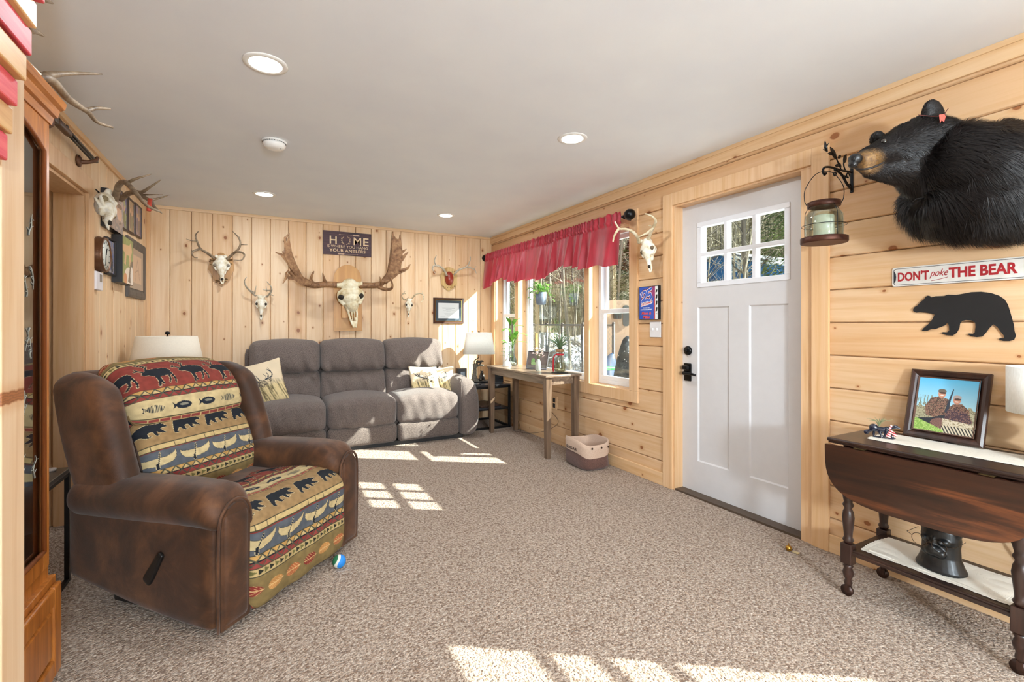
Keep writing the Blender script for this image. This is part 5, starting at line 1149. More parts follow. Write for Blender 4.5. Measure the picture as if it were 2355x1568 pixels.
mb = MB(); mb.text('PARTRIDGE', .02, lambda x, y, z: P2(-.018, -.018)(x, y+x*.16, z), shear=.2, wid=.11, hgt=.014, offset=.02); mb.build('lettering', mat('f0e4e4', .4), t, loc=L0)
mb = MB(); mb.text('Mom &', .02, P2(-.022, -.090), shear=.3, wid=.105, hgt=.022, offset=.03); mb.text('Mike', .02, P2(-.022, -.120), shear=.3, wid=.075, hgt=.022, offset=.03); mb.build('lettering', mat('e2503c', .4), t, loc=L0)
# switch plate
t = thing('light_switch', 'white double toggle switch plate under the blue plaque', 'light switch', (XR, 2.672, 1.175)); L0 = t.location.copy()
mb = MB(); mb.box((XR-.007, 2.615, 1.115), (XR, 2.730, 1.235), bev=.003); mb.build('plate', mat('e6e2e2', .35, var=.02), t, loc=L0)
for y in (2.650, 2.695): mb = MB(); mb.box((XR-.018, y-.005, 1.168), (XR-.006, y+.005, 1.186), bev=.002, M=None); mb.build('toggle', mat('efecea', .3, var=.02), t, loc=L0)
t = thing('wall_outlet', 'dark outlet on a pale wooden plate under the window table', 'outlet', (XR, 4.08, .41)); L0 = t.location.copy()
mb = MB(); mb.box((XR-.008, 4.03, .345), (XR, 4.13, .475), bev=.002); mb.build('plate', M_TRY, t, loc=L0); mb = MB(); mb.box((XR-.012, 4.06, .36), (XR-.006, 4.10, .405), bev=.003); mb.box((XR-.012, 4.06, .415), (XR-.006, 4.10, .46), bev=.003); mb.build('receptacle', mat('2c2522', .5), t, loc=L0)
def cord(label, pts, r=.0022, c='2b1d17'):
    mb = MB(); mb.tube(pts, r, 6); o = mb.build('power_cord', mat(c, .5)); tag(o, label, 'cord')
cord('thin brown cord hanging behind the window table to the outlet', [(2.64, 4.15, .73), (2.655, 4.28, .60), (2.66, 4.22, .52), (2.655, 4.12, .48), (2.66, 4.26, .38), (2.66, 4.08, .30), (2.655, 3.98, .22), (2.63, 4.2, .10), (2.6, 4.5, .02), (2.55, 4.75, .006)])
cord('brown cord dangling behind the corner side table', [(2.62, 4.86, .48), (2.62, 4.88, .35), (2.63, 4.85, .2), (2.64, 4.75, .05), (2.6, 4.66, .006)], .002)
# ---- left wall
zc, yc = 1.675, 4.05; t = thing('wall_clock', 'round bronze rimmed wall clock with a pale face', 'clock', (XL, yc, zc)); L0 = t.location.copy(); Mx = Matrix.Rotation(math.pi/2, 4, 'Y')
mb = MB(); mb.lathe([(.09, .001), (.118, .002), (.122, .012), (.113, .028), (.117, .040), (.113, .050), (.104, .050), (.100, .042)], (XL, yc, zc), 48, M=Mx); mb.build('rim', mat('6b4a33', .35, .5), t, loc=L0)
mb = MB(); mb.lathe([(.101, .0405), (.101, .0435), (0, .0436)], (XL, yc, zc), 48, M=Mx); mb.build('face', mat('dfe4dc', .4, var=.03), t, loc=L0)
mb = MB(); fc = XL+.0455
for k in range(12): a = k*math.pi/6; mb.tube([(fc, yc-math.sin(a)*.078, zc+math.cos(a)*.078), (fc, yc-math.sin(a)*.092, zc+math.cos(a)*.092)], .0022, 4, sub=1)
mb.tube([(fc, yc, zc), (fc, yc+.02, zc+.045)], .003, 4, sub=1); mb.tube([(fc, yc, zc), (fc, yc-.01, zc-.072)], .002, 4, sub=1); mb.build('hands', M_BLK, t, loc=L0)
t = thing('thermostat', 'white wall thermostat with a small grey screen below the clock', 'thermostat', (XL, 3.98, 1.495)); L0 = t.location.copy()
mb = MB(); mb.box((XL+.001, 3.905, 1.435), (XL+.03, 4.05, 1.555), bev=.006); b_ = mb.build('housing', mat('e6e3ea', .4, var=.02), t, loc=L0); mb = MB(); mb.box((XL+.029, 3.975, 1.49), (XL+.031, 4.025, 1.54)); mb.build('screen', mat('6d6f70', .2), t, loc=L0)
def photo_fn(seed, pal, fig=True):
    def f(x, y, w, h):
        n = nz((x+1)*14/w*.5, y*14/h*.5, 1, seed); n2 = nz((x+1)*40/w*.5, y*40/h*.5, 1, seed+1); k = np.clip(n*.7+n2*.3, 0, .999); P = np.array([lin(p) for p in pal]); i = (k*len(pal)).astype(int); c = P[i]
        if fig:
            c[el(x, y, -.12*w, .66*h, .10*w, .09*h)] = lin('c79a7c'); c[el(x, y, .16*w, .60*h, .10*w, .09*h)] = lin('d0a488')
            c[el(x, y, -.13*w, .34*h, .16*w, .26*h)] = lin(pal[0]); c[el(x, y, .17*w, .28*h, .16*w, .26*h)] = lin(pal[-1])
        return c
    return f
def left_frame(label, y0, y1, z0, z1, dep, fw, fc, paint, name='framed_photo', lip=None, group=None):
    M = Matrix.Translation((XL+.002, (y0+y1)/2, z0)) @ Matrix.Rotation(math.pi/2, 4, 'Z')
    return frame_thing(name, label, 'picture frame', y1-y0, z1-z0, fw, dep, fc, paint, n=70, M=M, lip=lip, group=group, inset=1.01 if fw < .01 else .6)
BLKF = mat('1c191a', .4); BRF = mat('3f2a22', .4); GRF = wood('grey_frame_wood', '3e3a38', '5f5a57', 'z', rough=.5)
def p_people(x, y, w, h):
    c = photo_fn(9, ['6f5a56', 'b9a7a6', '8d8f9c', 'e2d6d2'], False)(x, y, w, h); c[el(x, y, -.12*w, .62*h, .2*w, .2*h)] = lin('c08f78'); c[el(x, y, .24*w, .55*h, .19*w, .2*h)] = lin('d2a893'); c[(y < .35*h)] = c[y < .35*h]*.6; c[el(x, y, .24*w, .76*h, .2*w, .07*h)] = lin('6e5040'); return c
def p_dog(x, y, w, h):
    c = np.tile(np.array(lin('6f8a3a')), (x.size, 1)); n = nz(x*60, y*60, 1, 2)[:, None]; c = c*(.7+.5*n); X, Y = x/w, y/h
    c[inpoly(X, Y, [(-.5, .82), (.1, .85), (.3, .95), (.4, .75), (.25, .6), (.3, .35), (.15, .4), (.1, .62), (-.15, .62), (-.2, .4), (-.35, .42), (-.3, .65), (-.5, .7)])] = lin('d3a777')
    c[el(X, Y, .1, .16, .42, .2)] = lin('e8ddd0'); c[inpoly(X, Y, [(.0, .05), (.25, .5), (.5, .55), (.5, 0)])] = lin('1f1c1a'); c[el(X, Y, .38, .18, .14, .22)] = lin('ece6de'); c[el(X, Y, -.25, .10, .16, .12)] = lin('c8793c'); return c
def p_sketch(x, y, w, h):
    c = np.tile(np.array(lin('c7a183')), (x.size, 1)); b = (np.abs(x) > w/2-.07) | (y < .055) | (y > h-.055); c[b] = lin('8d7a6b'); X, Y = x/w, y/h
    c[line(X, Y, [(-.1, .2), (-.05, .5), (.05, .75), (.12, .55), (.2, .25)], .012) | line(X, Y, [(-.12, .42), (.1, .5), (.18, .4)], .01)] = lin('94745c'); return c
left_frame('frameless canvas of two smiling people behind the left wall deer skull', 4.12, 4.50, 1.88, 2.14, .04, .003, BLKF, p_people, 'photo_canvas')
left_frame('small photo frame closest to the antlers in the row of three', 4.54, 4.765, 1.955, 2.235, .02, .016, BRF, photo_fn(21, ['4c4a6a', '8079a8', 'a8b070', '5f6a3c']))
left_frame('middle photo frame of the row of three on the left wall', 4.79, 5.015, 1.965, 2.245, .02, .016, BRF, photo_fn(32, ['5a4638', '8c7a64', 'b08c68', '6a6a48']))
left_frame('photo frame nearest the corner in the row of three', 5.04, 5.27, 1.975, 2.255, .02, .016, BRF, photo_fn(43, ['5b4a70', '8676a0', 'a08a78', '6a5a4a']))
left_frame('black framed snapshot of blue clad people just behind the clock', 4.185, 4.378, 1.56, 1.82, .028, .018, BLKF, photo_fn(54, ['3055a8', '7c86b0', 'b0a4a0', '3e3a3c']))
left_frame('deep black-edged canvas of dogs on green grass', 4.38, 4.70, 1.52, 1.87, .062, .003, BLKF, p_dog, 'dog_canvas')
left_frame('large grey wooden frame with a tan sketch near the corner', 4.78, 5.42, 1.44, 1.93, .022, .075, GRF, p_sketch)
# rifle over the doorway on carved hooks
t = thing('wall_rifle', 'old lever rifle hung level on hooks over the doorway', 'rifle', (XL+.05, 3.35, 2.25)); L0 = t.location.copy(); ry = 2.232
mb = MB(); mb.tube([(XL+.055, 3.10, ry+.012), (XL+.055, 3.80, ry-.010)], .0095, 10, sub=1); mb.tube([(XL+.055, 3.12, ry-.010), (XL+.055, 3.72, ry-.030)], .007, 10, sub=1); mb.cbox((XL+.055, 3.78, ry+.004), (.004, .01, .014)); mb.cbox((XL+.055, 3.30, ry+.020), (.006, .03, .014)); mb.build('barrel', mat('34302f', .35, .7), t, loc=L0)
mb = MB(); mb.cushion((XL+.055, 3.05, ry-.002), (.030, .18, .055), .008, 6); mb.tube([(XL+.055, 3.02, ry+.03), (XL+.055, 2.99, ry+.055)], .006, 8, sub=1); mb.tube([(XL+.055, 3.08, ry-.03), (XL+.055, 3.05, ry-.065), (XL+.055, 2.97, ry-.06), (XL+.055, 2.95, ry-.03)], .004, 8); mb.build('receiver', mat('4a423d', .35, .6), t, loc=L0)
mb = MB(); mb.cushion((XL+.055, 3.23, ry-.010), (.034, .20, .036), .014, 6); mb.cushion((XL+.055, 2.80, ry-.03), (.036, .34, .085), .016, 8, warp=lambda p: Vector((p.x, p.y, p.z-(2.97-p.y)*.12+(2.97-p.y)*.12*0))); mb.build('stock', wood('walnut_stock', '3a2416', '5a3a24', 'y'), t, loc=L0)
for y in (3.66,):
    q = thing('rifle_hook', 'dark carved wooden hook holding the rifle muzzle', 'hook', (XL, y, ry-.04)); l2 = q.location.copy()
    mb = MB(); mb.lathe([(0, 0), (.035, .001), (.035, .012), (.02, .02), (0, .022)], (XL, y, ry-.055), 20, M=Mx); mb.tube([(XL+.01, y, ry-.06), (XL+.05, y+.01, ry-.052), (XL+.08, y+.03, ry-.030), (XL+.084, y+.035, ry-.008)], [.015, .011, .009, .007], 10); mb.build('hook', wood('hook_wood', '4a2d1c', '6d4630', 'y'), q, loc=l2)
q = thing('rifle_hook', 'dark carved wooden hook under the rifle stock end', 'hook', (XL, 2.98, ry-.04)); l2 = q.location.copy()
mb = MB(); mb.lathe([(0, 0), (.035, .001), (.035, .012), (.02, .02), (0, .022)], (XL, 2.98, ry-.08), 20, M=Mx); mb.tube([(XL+.01, 2.98, ry-.09), (XL+.05, 2.98, ry-.098), (XL+.085, 2.98, ry-.085), (XL+.09, 2.98, ry-.05)], [.015, .011, .009, .007], 10); mb.build('hook', bpy.data.materials['hook_wood'], q, loc=l2)

# ================================================================== VALANCE AND ROD
t = thing('curtain_rod', 'black curtain rod with round ball finials over the windows', 'curtain rod', (2.58, 4.2, 2.085))
mb = MB(); mb.tube([(0, -1.29, 0), (0, 1.31, 0)], .0095, 12, sub=1); mb.build('rod', M_BLK, t)
for y, sg in ((-1.29, -1), (1.31, 1)):
    mb = MB(); mb.lathe([(0, 0), (.012, 0), (.018, .006), (.012, .012), (.016, .018), (.036, .03), (.045, .06), (.036, .088), (.018, .10), (0, .102)], (0, y, 0), 24, M=Matrix.Rotation(-sg*math.pi/2, 4, 'X')); mb.build('finial', M_BLK, t)
for y in (-1.27, 1.27, 0): mb = MB(); mb.tube([(0, y, -.012), (.05, y, -.02), (.096, y, -.02)], .005, 8, sub=1); mb.box((.090, y-.008, -.05), (.10, y+.008, .015), bev=.002); mb.build('bracket', M_BLK, t)
def val_fn(U, V):
    y = 2.93+U*2.60; s = y*1.0
    ph = 2*np.pi*(y*7.2+.35*np.sin(y*5.1)+.2*np.sin(y*11)); fold = np.sin(ph)*.6+.4*np.sin(ph*.53+1)
    low = np.clip((V-.12)/.88, 0, 1); hang = .385+.035*np.sin(y*4.6+.6)+.018*np.sin(y*9.7)+.012*np.sin(ph)
    z = np.where(V < .10, 2.125-V/.10*.028, 2.097-(V-.10)/.90*hang); gath = np.exp(-((V-.13)/.07)**2)
    x = 2.58-.012-.012*(V < .22)*1.0-(.010+.052*low)*(fold+1)*.62-.010*np.sin(ph*3.1)*(V < .25)*(V > .02)-.015*low
    return (x+.006*gath, y+.012*np.cos(ph)*low, z+.006*np.sin(ph*2.3)*(V < .08))
m = NT('red_satin'); o = m.obj(); f = m.noise(m.vmul(o, (1, 9, 2)), 4, 3); tr = m.n('BsdfTranslucent'); tr.inputs[0].default_value = (*lin('d8485a'), 1); mx = m.n('MixShader'); mx.inputs[0].default_value = .07
m.fin(m.ramp(f, [(.3, lin('9c1c2c')), (.7, lin('b62438'))]), .48, sheen=.3); m.L(m.b.outputs[0], mx.inputs[1]); m.L(tr.outputs[0], mx.inputs[2]); m.L(mx.outputs[0], m.out.inputs[0]); M_RED = m.m
mb = MB(); mb.grid(val_fn, 620, 34); o = mb.build('window_valance', M_RED); tag(o, 'gathered red satin valance hanging over the three windows', 'valance')

# ================================================================== LANTERN ON A LEAF BRACKET
yb = 1.31; t = thing('lantern_bracket', 'black scrolled iron bracket with leaves and a hummingbird beside the door', 'bracket', (XR, yb, 1.95)); L0 = t.location.copy()
mb = MB(); mb.box((XR-.006, yb-.007, 1.885), (XR, yb+.007, 2.055), bev=.002); mb.tube([(XR-.005, yb, 1.99), (XR-.10, yb, 1.985), (XR-.20, yb, 1.985), (XR-.25, yb, 1.975), (XR-.262, yb, 1.955), (XR-.25, yb, 1.94), (XR-.235, yb, 1.95)], .0055, 8)
mb.tube([(XR-.005, yb, 1.90), (XR-.05, yb, 1.925), (XR-.10, yb, 1.965), (XR-.16, yb, 1.98)], .006, 8)
for cx_, cz_, r in ((XR-.04, 1.965, .018), (XR-.025, 1.915, .014), (XR-.16, 1.955, .014), (XR-.07, 1.952, .012)): mb.tube([(cx_+r*math.cos(a)*(1-a/9), yb, cz_+r*math.sin(a)*(1-a/9)) for a in [k*.5 for k in range(12)]], .0032, 6)
mb.build('scroll_arm', M_BLK, t, loc=L0)
mb = MB()
mb.tube([(XR-.06, yb, 1.985), (XR-.08, yb, 2.02), (XR-.06, yb, 2.05)], .003, 6); mb.tube([(XR-.10, yb, 1.985), (XR-.14, yb, 2.03), (XR-.17, yb, 2.06)], .003, 6)
for bx, bz, ax_, az_, w in ((.14, 2.03, .20, 2.085, .016), (.08, 2.02, .055, 2.075, .013), (.10, 2.00, .13, 2.02, .009), (.155, 2.0, .12, 2.005, .009), (.13, 2.04, .105, 2.06, .009), (.17, 2.055, .22, 2.05, .008)):
    D = Vector((-(ax_-bx), 0, az_-bz)); n_ = Vector((D.z, 0, -D.x)).normalized(); pl = []
    for k in range(10): q = k/9; pl.append((q, math.sin(q*math.pi)*w))
    P2_ = [(q, v) for q, v in pl]+[(q, -v) for q, v in reversed(pl[1:-1])]; mb.prism(P2_, lambda u, v, w_: Vector((XR-bx, yb-.0015+w_, bz))+D*u+n_*v, .003)
mb.tube([(XR-.225, yb, 2.055), (XR-.238, yb, 2.075), (XR-.245, yb, 2.105)], [.003, .008, .002], 8); mb.tube([(XR-.238, yb, 2.075), (XR-.215, yb, 2.10)], [.005, .002], 6, sub=1); mb.tube([(XR-.228, yb, 2.06), (XR-.262, yb, 2.062)], [.005, .001], 6, sub=1); mb.build('leaf_ornament', M_BLK, t, loc=L0)
xl, zl = XR-.255, 1.605; t = thing('hanging_lantern', 'round glass jar lantern with rusty rims hanging from the leaf bracket', 'lantern', (xl, yb, zl)); RU = mat('4b2a1e', .5, .6, var=.3, scale=50)
mb = MB(); mb.lathe([(.088, 0), (.098, 0), (.100, .004), (.100, .026), (.097, .028), (.090, .028), (.088, .004), (.060, .004), (0, .005)], n=48); mb.build('base', RU, t)
mb = MB(); mb.lathe([(.058, .176), (.068, .176), (.070, .178), (.070, .200), (.067, .202), (.058, .202), (.056, .178)], n=40); mb.build('top_rim', RU, t)
mb = MB(); vase_shell(mb, [(.074, .008), (.080, .02), (.082, .06), (.081, .105), (.079, .135), (.066, .155), (.055, .163), (.055, .19)], th=.0035, n=40); mb.build('jar', glass('lantern_glass', 'f0f5f3', .12), t)
mb = MB(); mb.lathe([(0, .006), (.042, .007), (.044, .012), (.043, .13), (.040, .135), (0, .132)], n=28); mb.build('candle', mat('e6dfc4', .6, var=.03), t)
mb = MB()
for k in range(4):
    a = k*math.pi/2+.5; ca, sa = math.cos(a), math.sin(a); mb.tube([(ca*.094, sa*.094, .026), (ca*.094, sa*.094, .12), (ca*.088, sa*.088, .150), (ca*.068, sa*.068, .178)], .0016, 6)
R1 = [(math.cos(a)*.094, math.sin(a)*.094, .085) for a in [k*2*math.pi/32 for k in range(33)]]; mb.tube(R1, .0016, 6, sub=1); mb.build('wire_cage', M_BLK, t)
mb = MB(); mb.tube([(0, -.070, .190), (0, -.080, .215), (0, -.078, .27), (0, -.040, .335), (0, 0, .350), (0, .040, .335), (0, .078, .27), (0, .080, .215), (0, .070, .190)], .0018, 6); mb.build('handle', M_BLK, t)
t.rotation_euler = (0, 0, .6)

# ================================================================== BLACK BEAR HEAD MOUNT
t = thing('bear_head_mount', 'shaggy black bear head and shoulder mount with tan muzzle on the right wall', 'bear mount', (XR, .80, 1.78)); L0 = t.location.copy()
m = NT('bear_hide'); o = m.obj(); f = m.noise(o, 60, 4); col = m.ramp(f, [(.3, lin('0c0a0b')), (.7, lin('1c1817'))])
mz = PD(2004, 369, 1.90)-L0; vd = m.n('VectorMath', operation='DISTANCE'); m.L(o, vd.inputs[0]); vd.inputs[1].default_value = mz
mk = m.n('MapRange', interpolation_type='SMOOTHSTEP'); m.L(m.math('ADD', vd.outputs['Value'], m.math('MULTIPLY', m.math('SUBTRACT', f, .5), .05)), mk.inputs[0]); mk.inputs[1].default_value = .036; mk.inputs[2].default_value = .080; mk.inputs[3].default_value = 1; mk.inputs[4].default_value = 0
col = m.mixc(mk.outputs[0], col, m.ramp(m.noise(o, 90, 3), [(.3, lin('5c3f25')), (.7, lin('94703f'))])); m.bump(m.noise(o, 420, 2), .4, .002); M_HIDE = m.fin(col, .55, spec=.4)
mb = MB()
def BQ(px, py, tt, r, M=None): mb.ell(PD(px, py, tt), r if hasattr(r, '__len__') else (r, r, r), M=M, n=24, m=16)
mb.tube([PD(2120, 335, 1.97), PD(2075, 345, 1.97), PD(2030, 358, 1.965), PD(1990, 368, 1.96), PD(1972, 373, 1.955)], [.105, .083, .064, .046, .034], 20)   # muzzle
mb.tube([PD(2115, 385, 1.97), PD(2050, 392, 1.96), PD(2000, 392, 1.955), PD(1980, 390, 1.955)], [.075, .045, .028, .016], 16)             # jaw
BQ(2122, 338, 1.99, (.112, .110, .098)); BQ(2078, 330, 2.0, .064); BQ(2130, 388, 1.96, .100); BQ(2165, 358, 1.95, .112); BQ(2052, 332, 2.0, .042)
mb.tube([PD(2150, 362, 1.95), PD(2220, 392, 1.90), PD(2290, 402, 1.88), PD(2370, 425, 1.86)], [.13, .165, .172, .150], 24)
mb.tube([PD(2160, 420, 1.95), PD(2230, 445, 1.90), PD(2310, 440, 1.87)], [.12, .15, .17], 20)
BQ(2160, 465, 2.00, (.09, .12, .11)); BQ(2205, 465, 1.93, .12); BQ(2270, 460, 1.89, .135); BQ(2345, 440, 1.86, .155); BQ(2142, 462, 2.03, (.06, .09, .09)); BQ(2420, 440, 1.80, .13)
bh = mb.build('head', M_HIDE, t, loc=L0, remesh=.009, smooth_it=8)
# keep what lies in front of the wall
bm = bmesh.new(); bm.from_mesh(bh.data); bmesh.ops.bisect_plane(bm, geom=bm.verts[:]+bm.edges[:]+bm.faces[:], plane_co=(-.002, 0, 0), plane_no=(1, 0, 0), clear_outer=True)
for f_ in bm.faces: f_.smooth = True
bm.to_mesh(bh.data); bm.free()
M_EAR = NT('ear_fur'); fe = M_EAR.noise(M_EAR.obj(), 160, 3); M_EAR.bump(fe, .6, .004); M_EAR = M_EAR.fin(M_EAR.ramp(fe, [(.3, lin('0b090a')), (.7, lin('1f1a19'))]), .7)
ears = []
for (px, py, tt, w, h) in ((2146, 272, 1.94, .064, .072), (2020, 322, 2.09, .038, .034)):
    mb = MB(); Me = Matrix((RT, FW, Vector((0, 0, 1)))).transposed() @ Matrix.Rotation(.35, 3, 'Z')
    mb.ell(PD(px, py, tt), (w, .018, h), M=Me, n=24, m=16); c = PD(px, py, tt); mb.tube([c-Vector((0, 0, h*.7)), c-Vector((0, 0, h*1.15))], [.04, .055], 12, sub=1) if w > .04 else None
    ears.append(mb.build('ear', M_EAR, t, loc=L0))
mb = MB(); mb.ell(PD(1967, 366, 1.935), (.026, .026, .023), n=18, m=12); mb.ell(PD(1962, 378, 1.93), (.018, .018, .016), n=16, m=10); mb.build('nose', mat('111114', .25, var=.3, scale=60, bump=.3), t, loc=L0, remesh=.003, smooth_it=2)
for dx, dy in ((-2, -3),): mb = MB(); mb.ell(PD(1966+dx, 368+dy, 1.915), (.005, .005, .007), n=12, m=8); mb.build('nostril', mat('050506', .6), t, loc=L0)
mb = MB(); mb.tube([PD(1968, 388, 1.925), PD(1990, 389, 1.905), PD(2015, 382, 1.90), PD(2034, 372, 1.895)], [.003, .004, .004, .002], 8); mb.build('mouth_line', mat('1a1210', .5), t, loc=L0)
mb = MB(); mb.ell(PD(2033, 326, 1.925), (.0105, .0105, .0105), n=18, m=12); mb.build('eye', mat('17100c', .05, coat=1), t, loc=L0)
mb = MB(); mb.prism([(2160, 264), (2172, 262), (2175, 268), (2171, 281), (2166, 276), (2162, 283)], lambda u, v, w: PD(u, v, 1.855-w), .003); ta = mb.build('ear_tag', mat('e0574a', .5), t, loc=L0)
mb = MB(); mb.tube([PD(2112, 264, 1.86), PD(2140, 267, 1.85), PD(2163, 267, 1.855)], .0014, 5); mb.tube([PD(2172, 264, 1.853), PD(2176, 256, 1.85), PD(2181, 249, 1.85)], .0014, 5); mb.build('tag_string', mat('5c1f1a', .6), ta, loc=L0)
# fur: one brushed coat
me = bh.data; nv = len(me.vertices); co = np.empty(nv*3); me.vertices.foreach_get('co', co); co = co.reshape(-1, 3); me.calc_loop_triangles()
tri = np.empty(len(me.loop_triangles)*3, dtype=np.int32); me.loop_triangles.foreach_get('vertices', tri); tri = tri.reshape(-1, 3)
A, B, Cc = co[tri[:, 0]], co[tri[:, 1]], co[tri[:, 2]]; cr = np.cross(B-A, Cc-A); ar_ = np.linalg.norm(cr, axis=1)/2; nn = cr/(np.linalg.norm(cr, axis=1)[:, None]+1e-12)
NH = len(tri)
for e_ in ears:
    eco = np.array([v.co[:] for v in e_.data.vertices]); e_.data.calc_loop_triangles(); et = np.array([t_.vertices[:] for t_ in e_.data.loop_triangles])
    A = np.concatenate([A, eco[et[:, 0]]]); B = np.concatenate([B, eco[et[:, 1]]]); Cc = np.concatenate([Cc, eco[et[:, 2]]])
tri = np.zeros((len(A), 3)); cr = np.cross(B-A, Cc-A); ar_ = np.linalg.norm(cr, axis=1)/2; nn = cr/(np.linalg.norm(cr, axis=1)[:, None]+1e-12)
NF = 100000; pick = RNG.choice(len(tri), NF, p=ar_/ar_.sum()); u = RNG.random(NF); v = RNG.random(NF); k = u+v > 1; u[k] = 1-u[k]; v[k] = 1-v[k]
P = A[pick]+(B-A)[pick]*u[:, None]+(Cc-A)[pick]*v[:, None]; Nn = nn[pick]; wp = P+np.array(L0); keep = (P[:, 0] < -.008)
view = np.array(Vector((0, 0, HC)))-wp; nose = np.array(PD(1975, 373, 1.955)); dn = np.linalg.norm(wp-nose, axis=1); keep &= dn > .055
P, Nn, wp, dn = P[keep], Nn[keep], wp[keep], dn[keep]; n = len(P)
flow = wp-nose; flow /= np.linalg.norm(flow, axis=1)[:, None]; flow = flow*.9+np.array([0, 0, -.55])*np.clip((dn-.2)*4, 0, 1)[:, None]+np.array([.1, 0, 0]); cl = np.stack([nz(wp[:, 1]*28, wp[:, 2]*28, 1, q_)-.5 for q_ in (1, 2, 3)], 1); flow += RNG.normal(0, .20, (n, 3))+cl*1.1
flow -= Nn*np.sum(flow*Nn, axis=1)[:, None]; flow /= np.linalg.norm(flow, axis=1)[:, None]+1e-9
Lh = np.clip((dn-.10)*.20+.012, .010, .075)*(0.6+.7*RNG.random(n)); isE = (pick >= NH)[keep]; Lh = np.where(isE, .009+.006*RNG.random(n), Lh); Lh = Lh[:, None]; sd = np.cross(flow, Nn); wd = (.00085+.0006*RNG.random(n))[:, None]
b0 = P-Nn*.002; b1 = P+Nn*Lh*.34+flow*Lh*.50; b2 = P+Nn*Lh*.42+flow*Lh*.95+np.array([0, 0, -1])*Lh*.18
V = np.stack([b0-sd*wd, b0+sd*wd, b1+sd*wd*.8, b1-sd*wd*.8, b2], 1).reshape(-1, 3)
fm = bpy.data.meshes.new('fur'); i5 = (np.arange(n)*5)[:, None]
quads = (i5+np.array([0, 1, 2, 3])).ravel(); tris = (i5+np.array([3, 2, 4])).ravel()
fm.vertices.add(len(V)); fm.vertices.foreach_set('co', V.ravel()); fm.loops.add(len(quads)+len(tris)); fm.loops.foreach_set('vertex_index', np.concatenate([quads, tris]).astype(np.int32))
fm.polygons.add(2*n); fm.polygons.foreach_set('loop_start', np.concatenate([np.arange(n)*4, 4*n+np.arange(n)*3]).astype(np.int32)); fm.update(calc_edges=True)
m = NT('bear_fur'); o = m.obj(); f = m.noise(o, 300, 2); g = m.noise(o, 9, 3); col = m.ramp(f, [(.3, lin('080708')), (.7, lin('221d1c'))]); col = m.mixc(m.math('MULTIPLY', g, .3), col, lin('241a17'))
vd = m.n('VectorMath', operation='DISTANCE'); m.L(o, vd.inputs[0]); vd.inputs[1].default_value = mz; mk = m.n('MapRange', interpolation_type='SMOOTHSTEP'); m.L(m.math('ADD', vd.outputs['Value'], m.math('MULTIPLY', m.math('SUBTRACT', f, .5), .03)), mk.inputs[0]); mk.inputs[1].default_value = .036; mk.inputs[2].default_value = .076; mk.inputs[3].default_value = 1; mk.inputs[4].default_value = 0
col = m.mixc(mk.outputs[0], col, lin('8f6a3e')); fm.materials.append(m.fin(col, .42, spec=.32))
fo = bpy.data.objects.new('fur', fm); COL.objects.link(fo); fo.parent = t; fo['kind'] = 'stuff'

# ================================================================== DROP-LEAF CART
M_DW = wood('dark_walnut', '1c110d', '332019', 'y', .8, .36, .1, c3='4a2c1e'); M_DWZ = wood('dark_walnut_leg', '1e110d', '37211a', 'z', .8, .36, .1, c3='4a2b1e')
M_LEAFW = wood('walnut_leaf_board', '150c08', '3e2011', 'y', .6, .36, .1, c3='7a4322')
t = thing('drop_leaf_cart', 'dark walnut drop-leaf tea cart with turned legs on casters', 'side table', (2.465, .875, 0))
mb = MB(); mb.box((-.205, -.335, .683), (.180, .335, .700), bev=.006); mb.box((-.20, -.33, .676), (.175, .33, .686), bev=.003); mb.build('tabletop', M_DW, t)
mb = MB(); mb.box((-.15, -.275, .60), (-.13, .275, .677)); mb.box((.13, -.275, .60), (.15, .275, .677)); mb.box((-.15, .255, .60), (.15, .275, .677)); mb.box((-.15, -.275, .60), (.15, -.255, .677)); mb.build('apron', M_DW, t)
def leafpoly(n=26):
    pts = [(-.332, .672), (.332, .672)]
    for k in range(n+1):
        a = k*math.pi/n; pts.append((.332*math.copysign(abs(math.cos(a))**.55, math.cos(a)), .655-.222*abs(math.sin(a))**.62))
    return pts
mb = MB(); mb.prism(leafpoly(), lambda u, v, w: (-.224+w+.0*(v), u, v), .018); mb.build('drop_leaf', M_LEAFW, t)
for y in (-.2, .2): mb = MB(); mb.box((-.215, y-.02, .674), (-.19, y+.02, .677)); mb.build('hinge', mat('6c5a3a', .4, .8), t)
mb = MB(); mb.box((-.165, -.275, .196), (.165, .275, .214), bev=.004); mb.box((-.172, -.285, .190), (-.150, .285, .206), bev=.003); mb.build('shelf', M_DW, t)
for sx in (-1, 1):
    for sy in (-1, 1):
        prof = [(.012, .045), (.016, .06), (.012, .075), (.019, .09), (.022, .105), (.015, .125), (.020, .135), (.012, .145)]
        up_ = [(.014, .235), (.022, .25), (.016, .262), (.017, .28), (.021, .32), (.024, .35), (.020, .375), (.014, .39), (.022, .405), (.016, .418), (.021, .44), (.023, .47), (.018, .50), (.013, .515), (.021, .53), (.015, .542), (.020, .555), (.014, .567), (.020, .58), (.016, .60), (.018, .68)]
        mb = MB(); c = (sx*.155, sy*.270, 0); mb.lathe(prof, c, 20); mb.lathe(up_, c, 20); mb.box((c[0]-.022, c[1]-.022, .145), (c[0]+.022, c[1]+.022, .235), bev=.003); lg = mb.build('leg', M_DWZ, t)
        mb = MB(); mb.tube([(c[0]-.006, c[1]+.004, .024), (c[0]+.006, c[1]+.004, .024)], .024, 20, sub=1); mb.box((c[0]-.012, c[1]-.008, .02), (c[0]-.008, c[1]+.008, .05)); mb.box((c[0]+.008, c[1]-.008, .02), (c[0]+.012, c[1]+.008, .05)); mb.build('caster', mat('3a231a', .4, .3), lg)
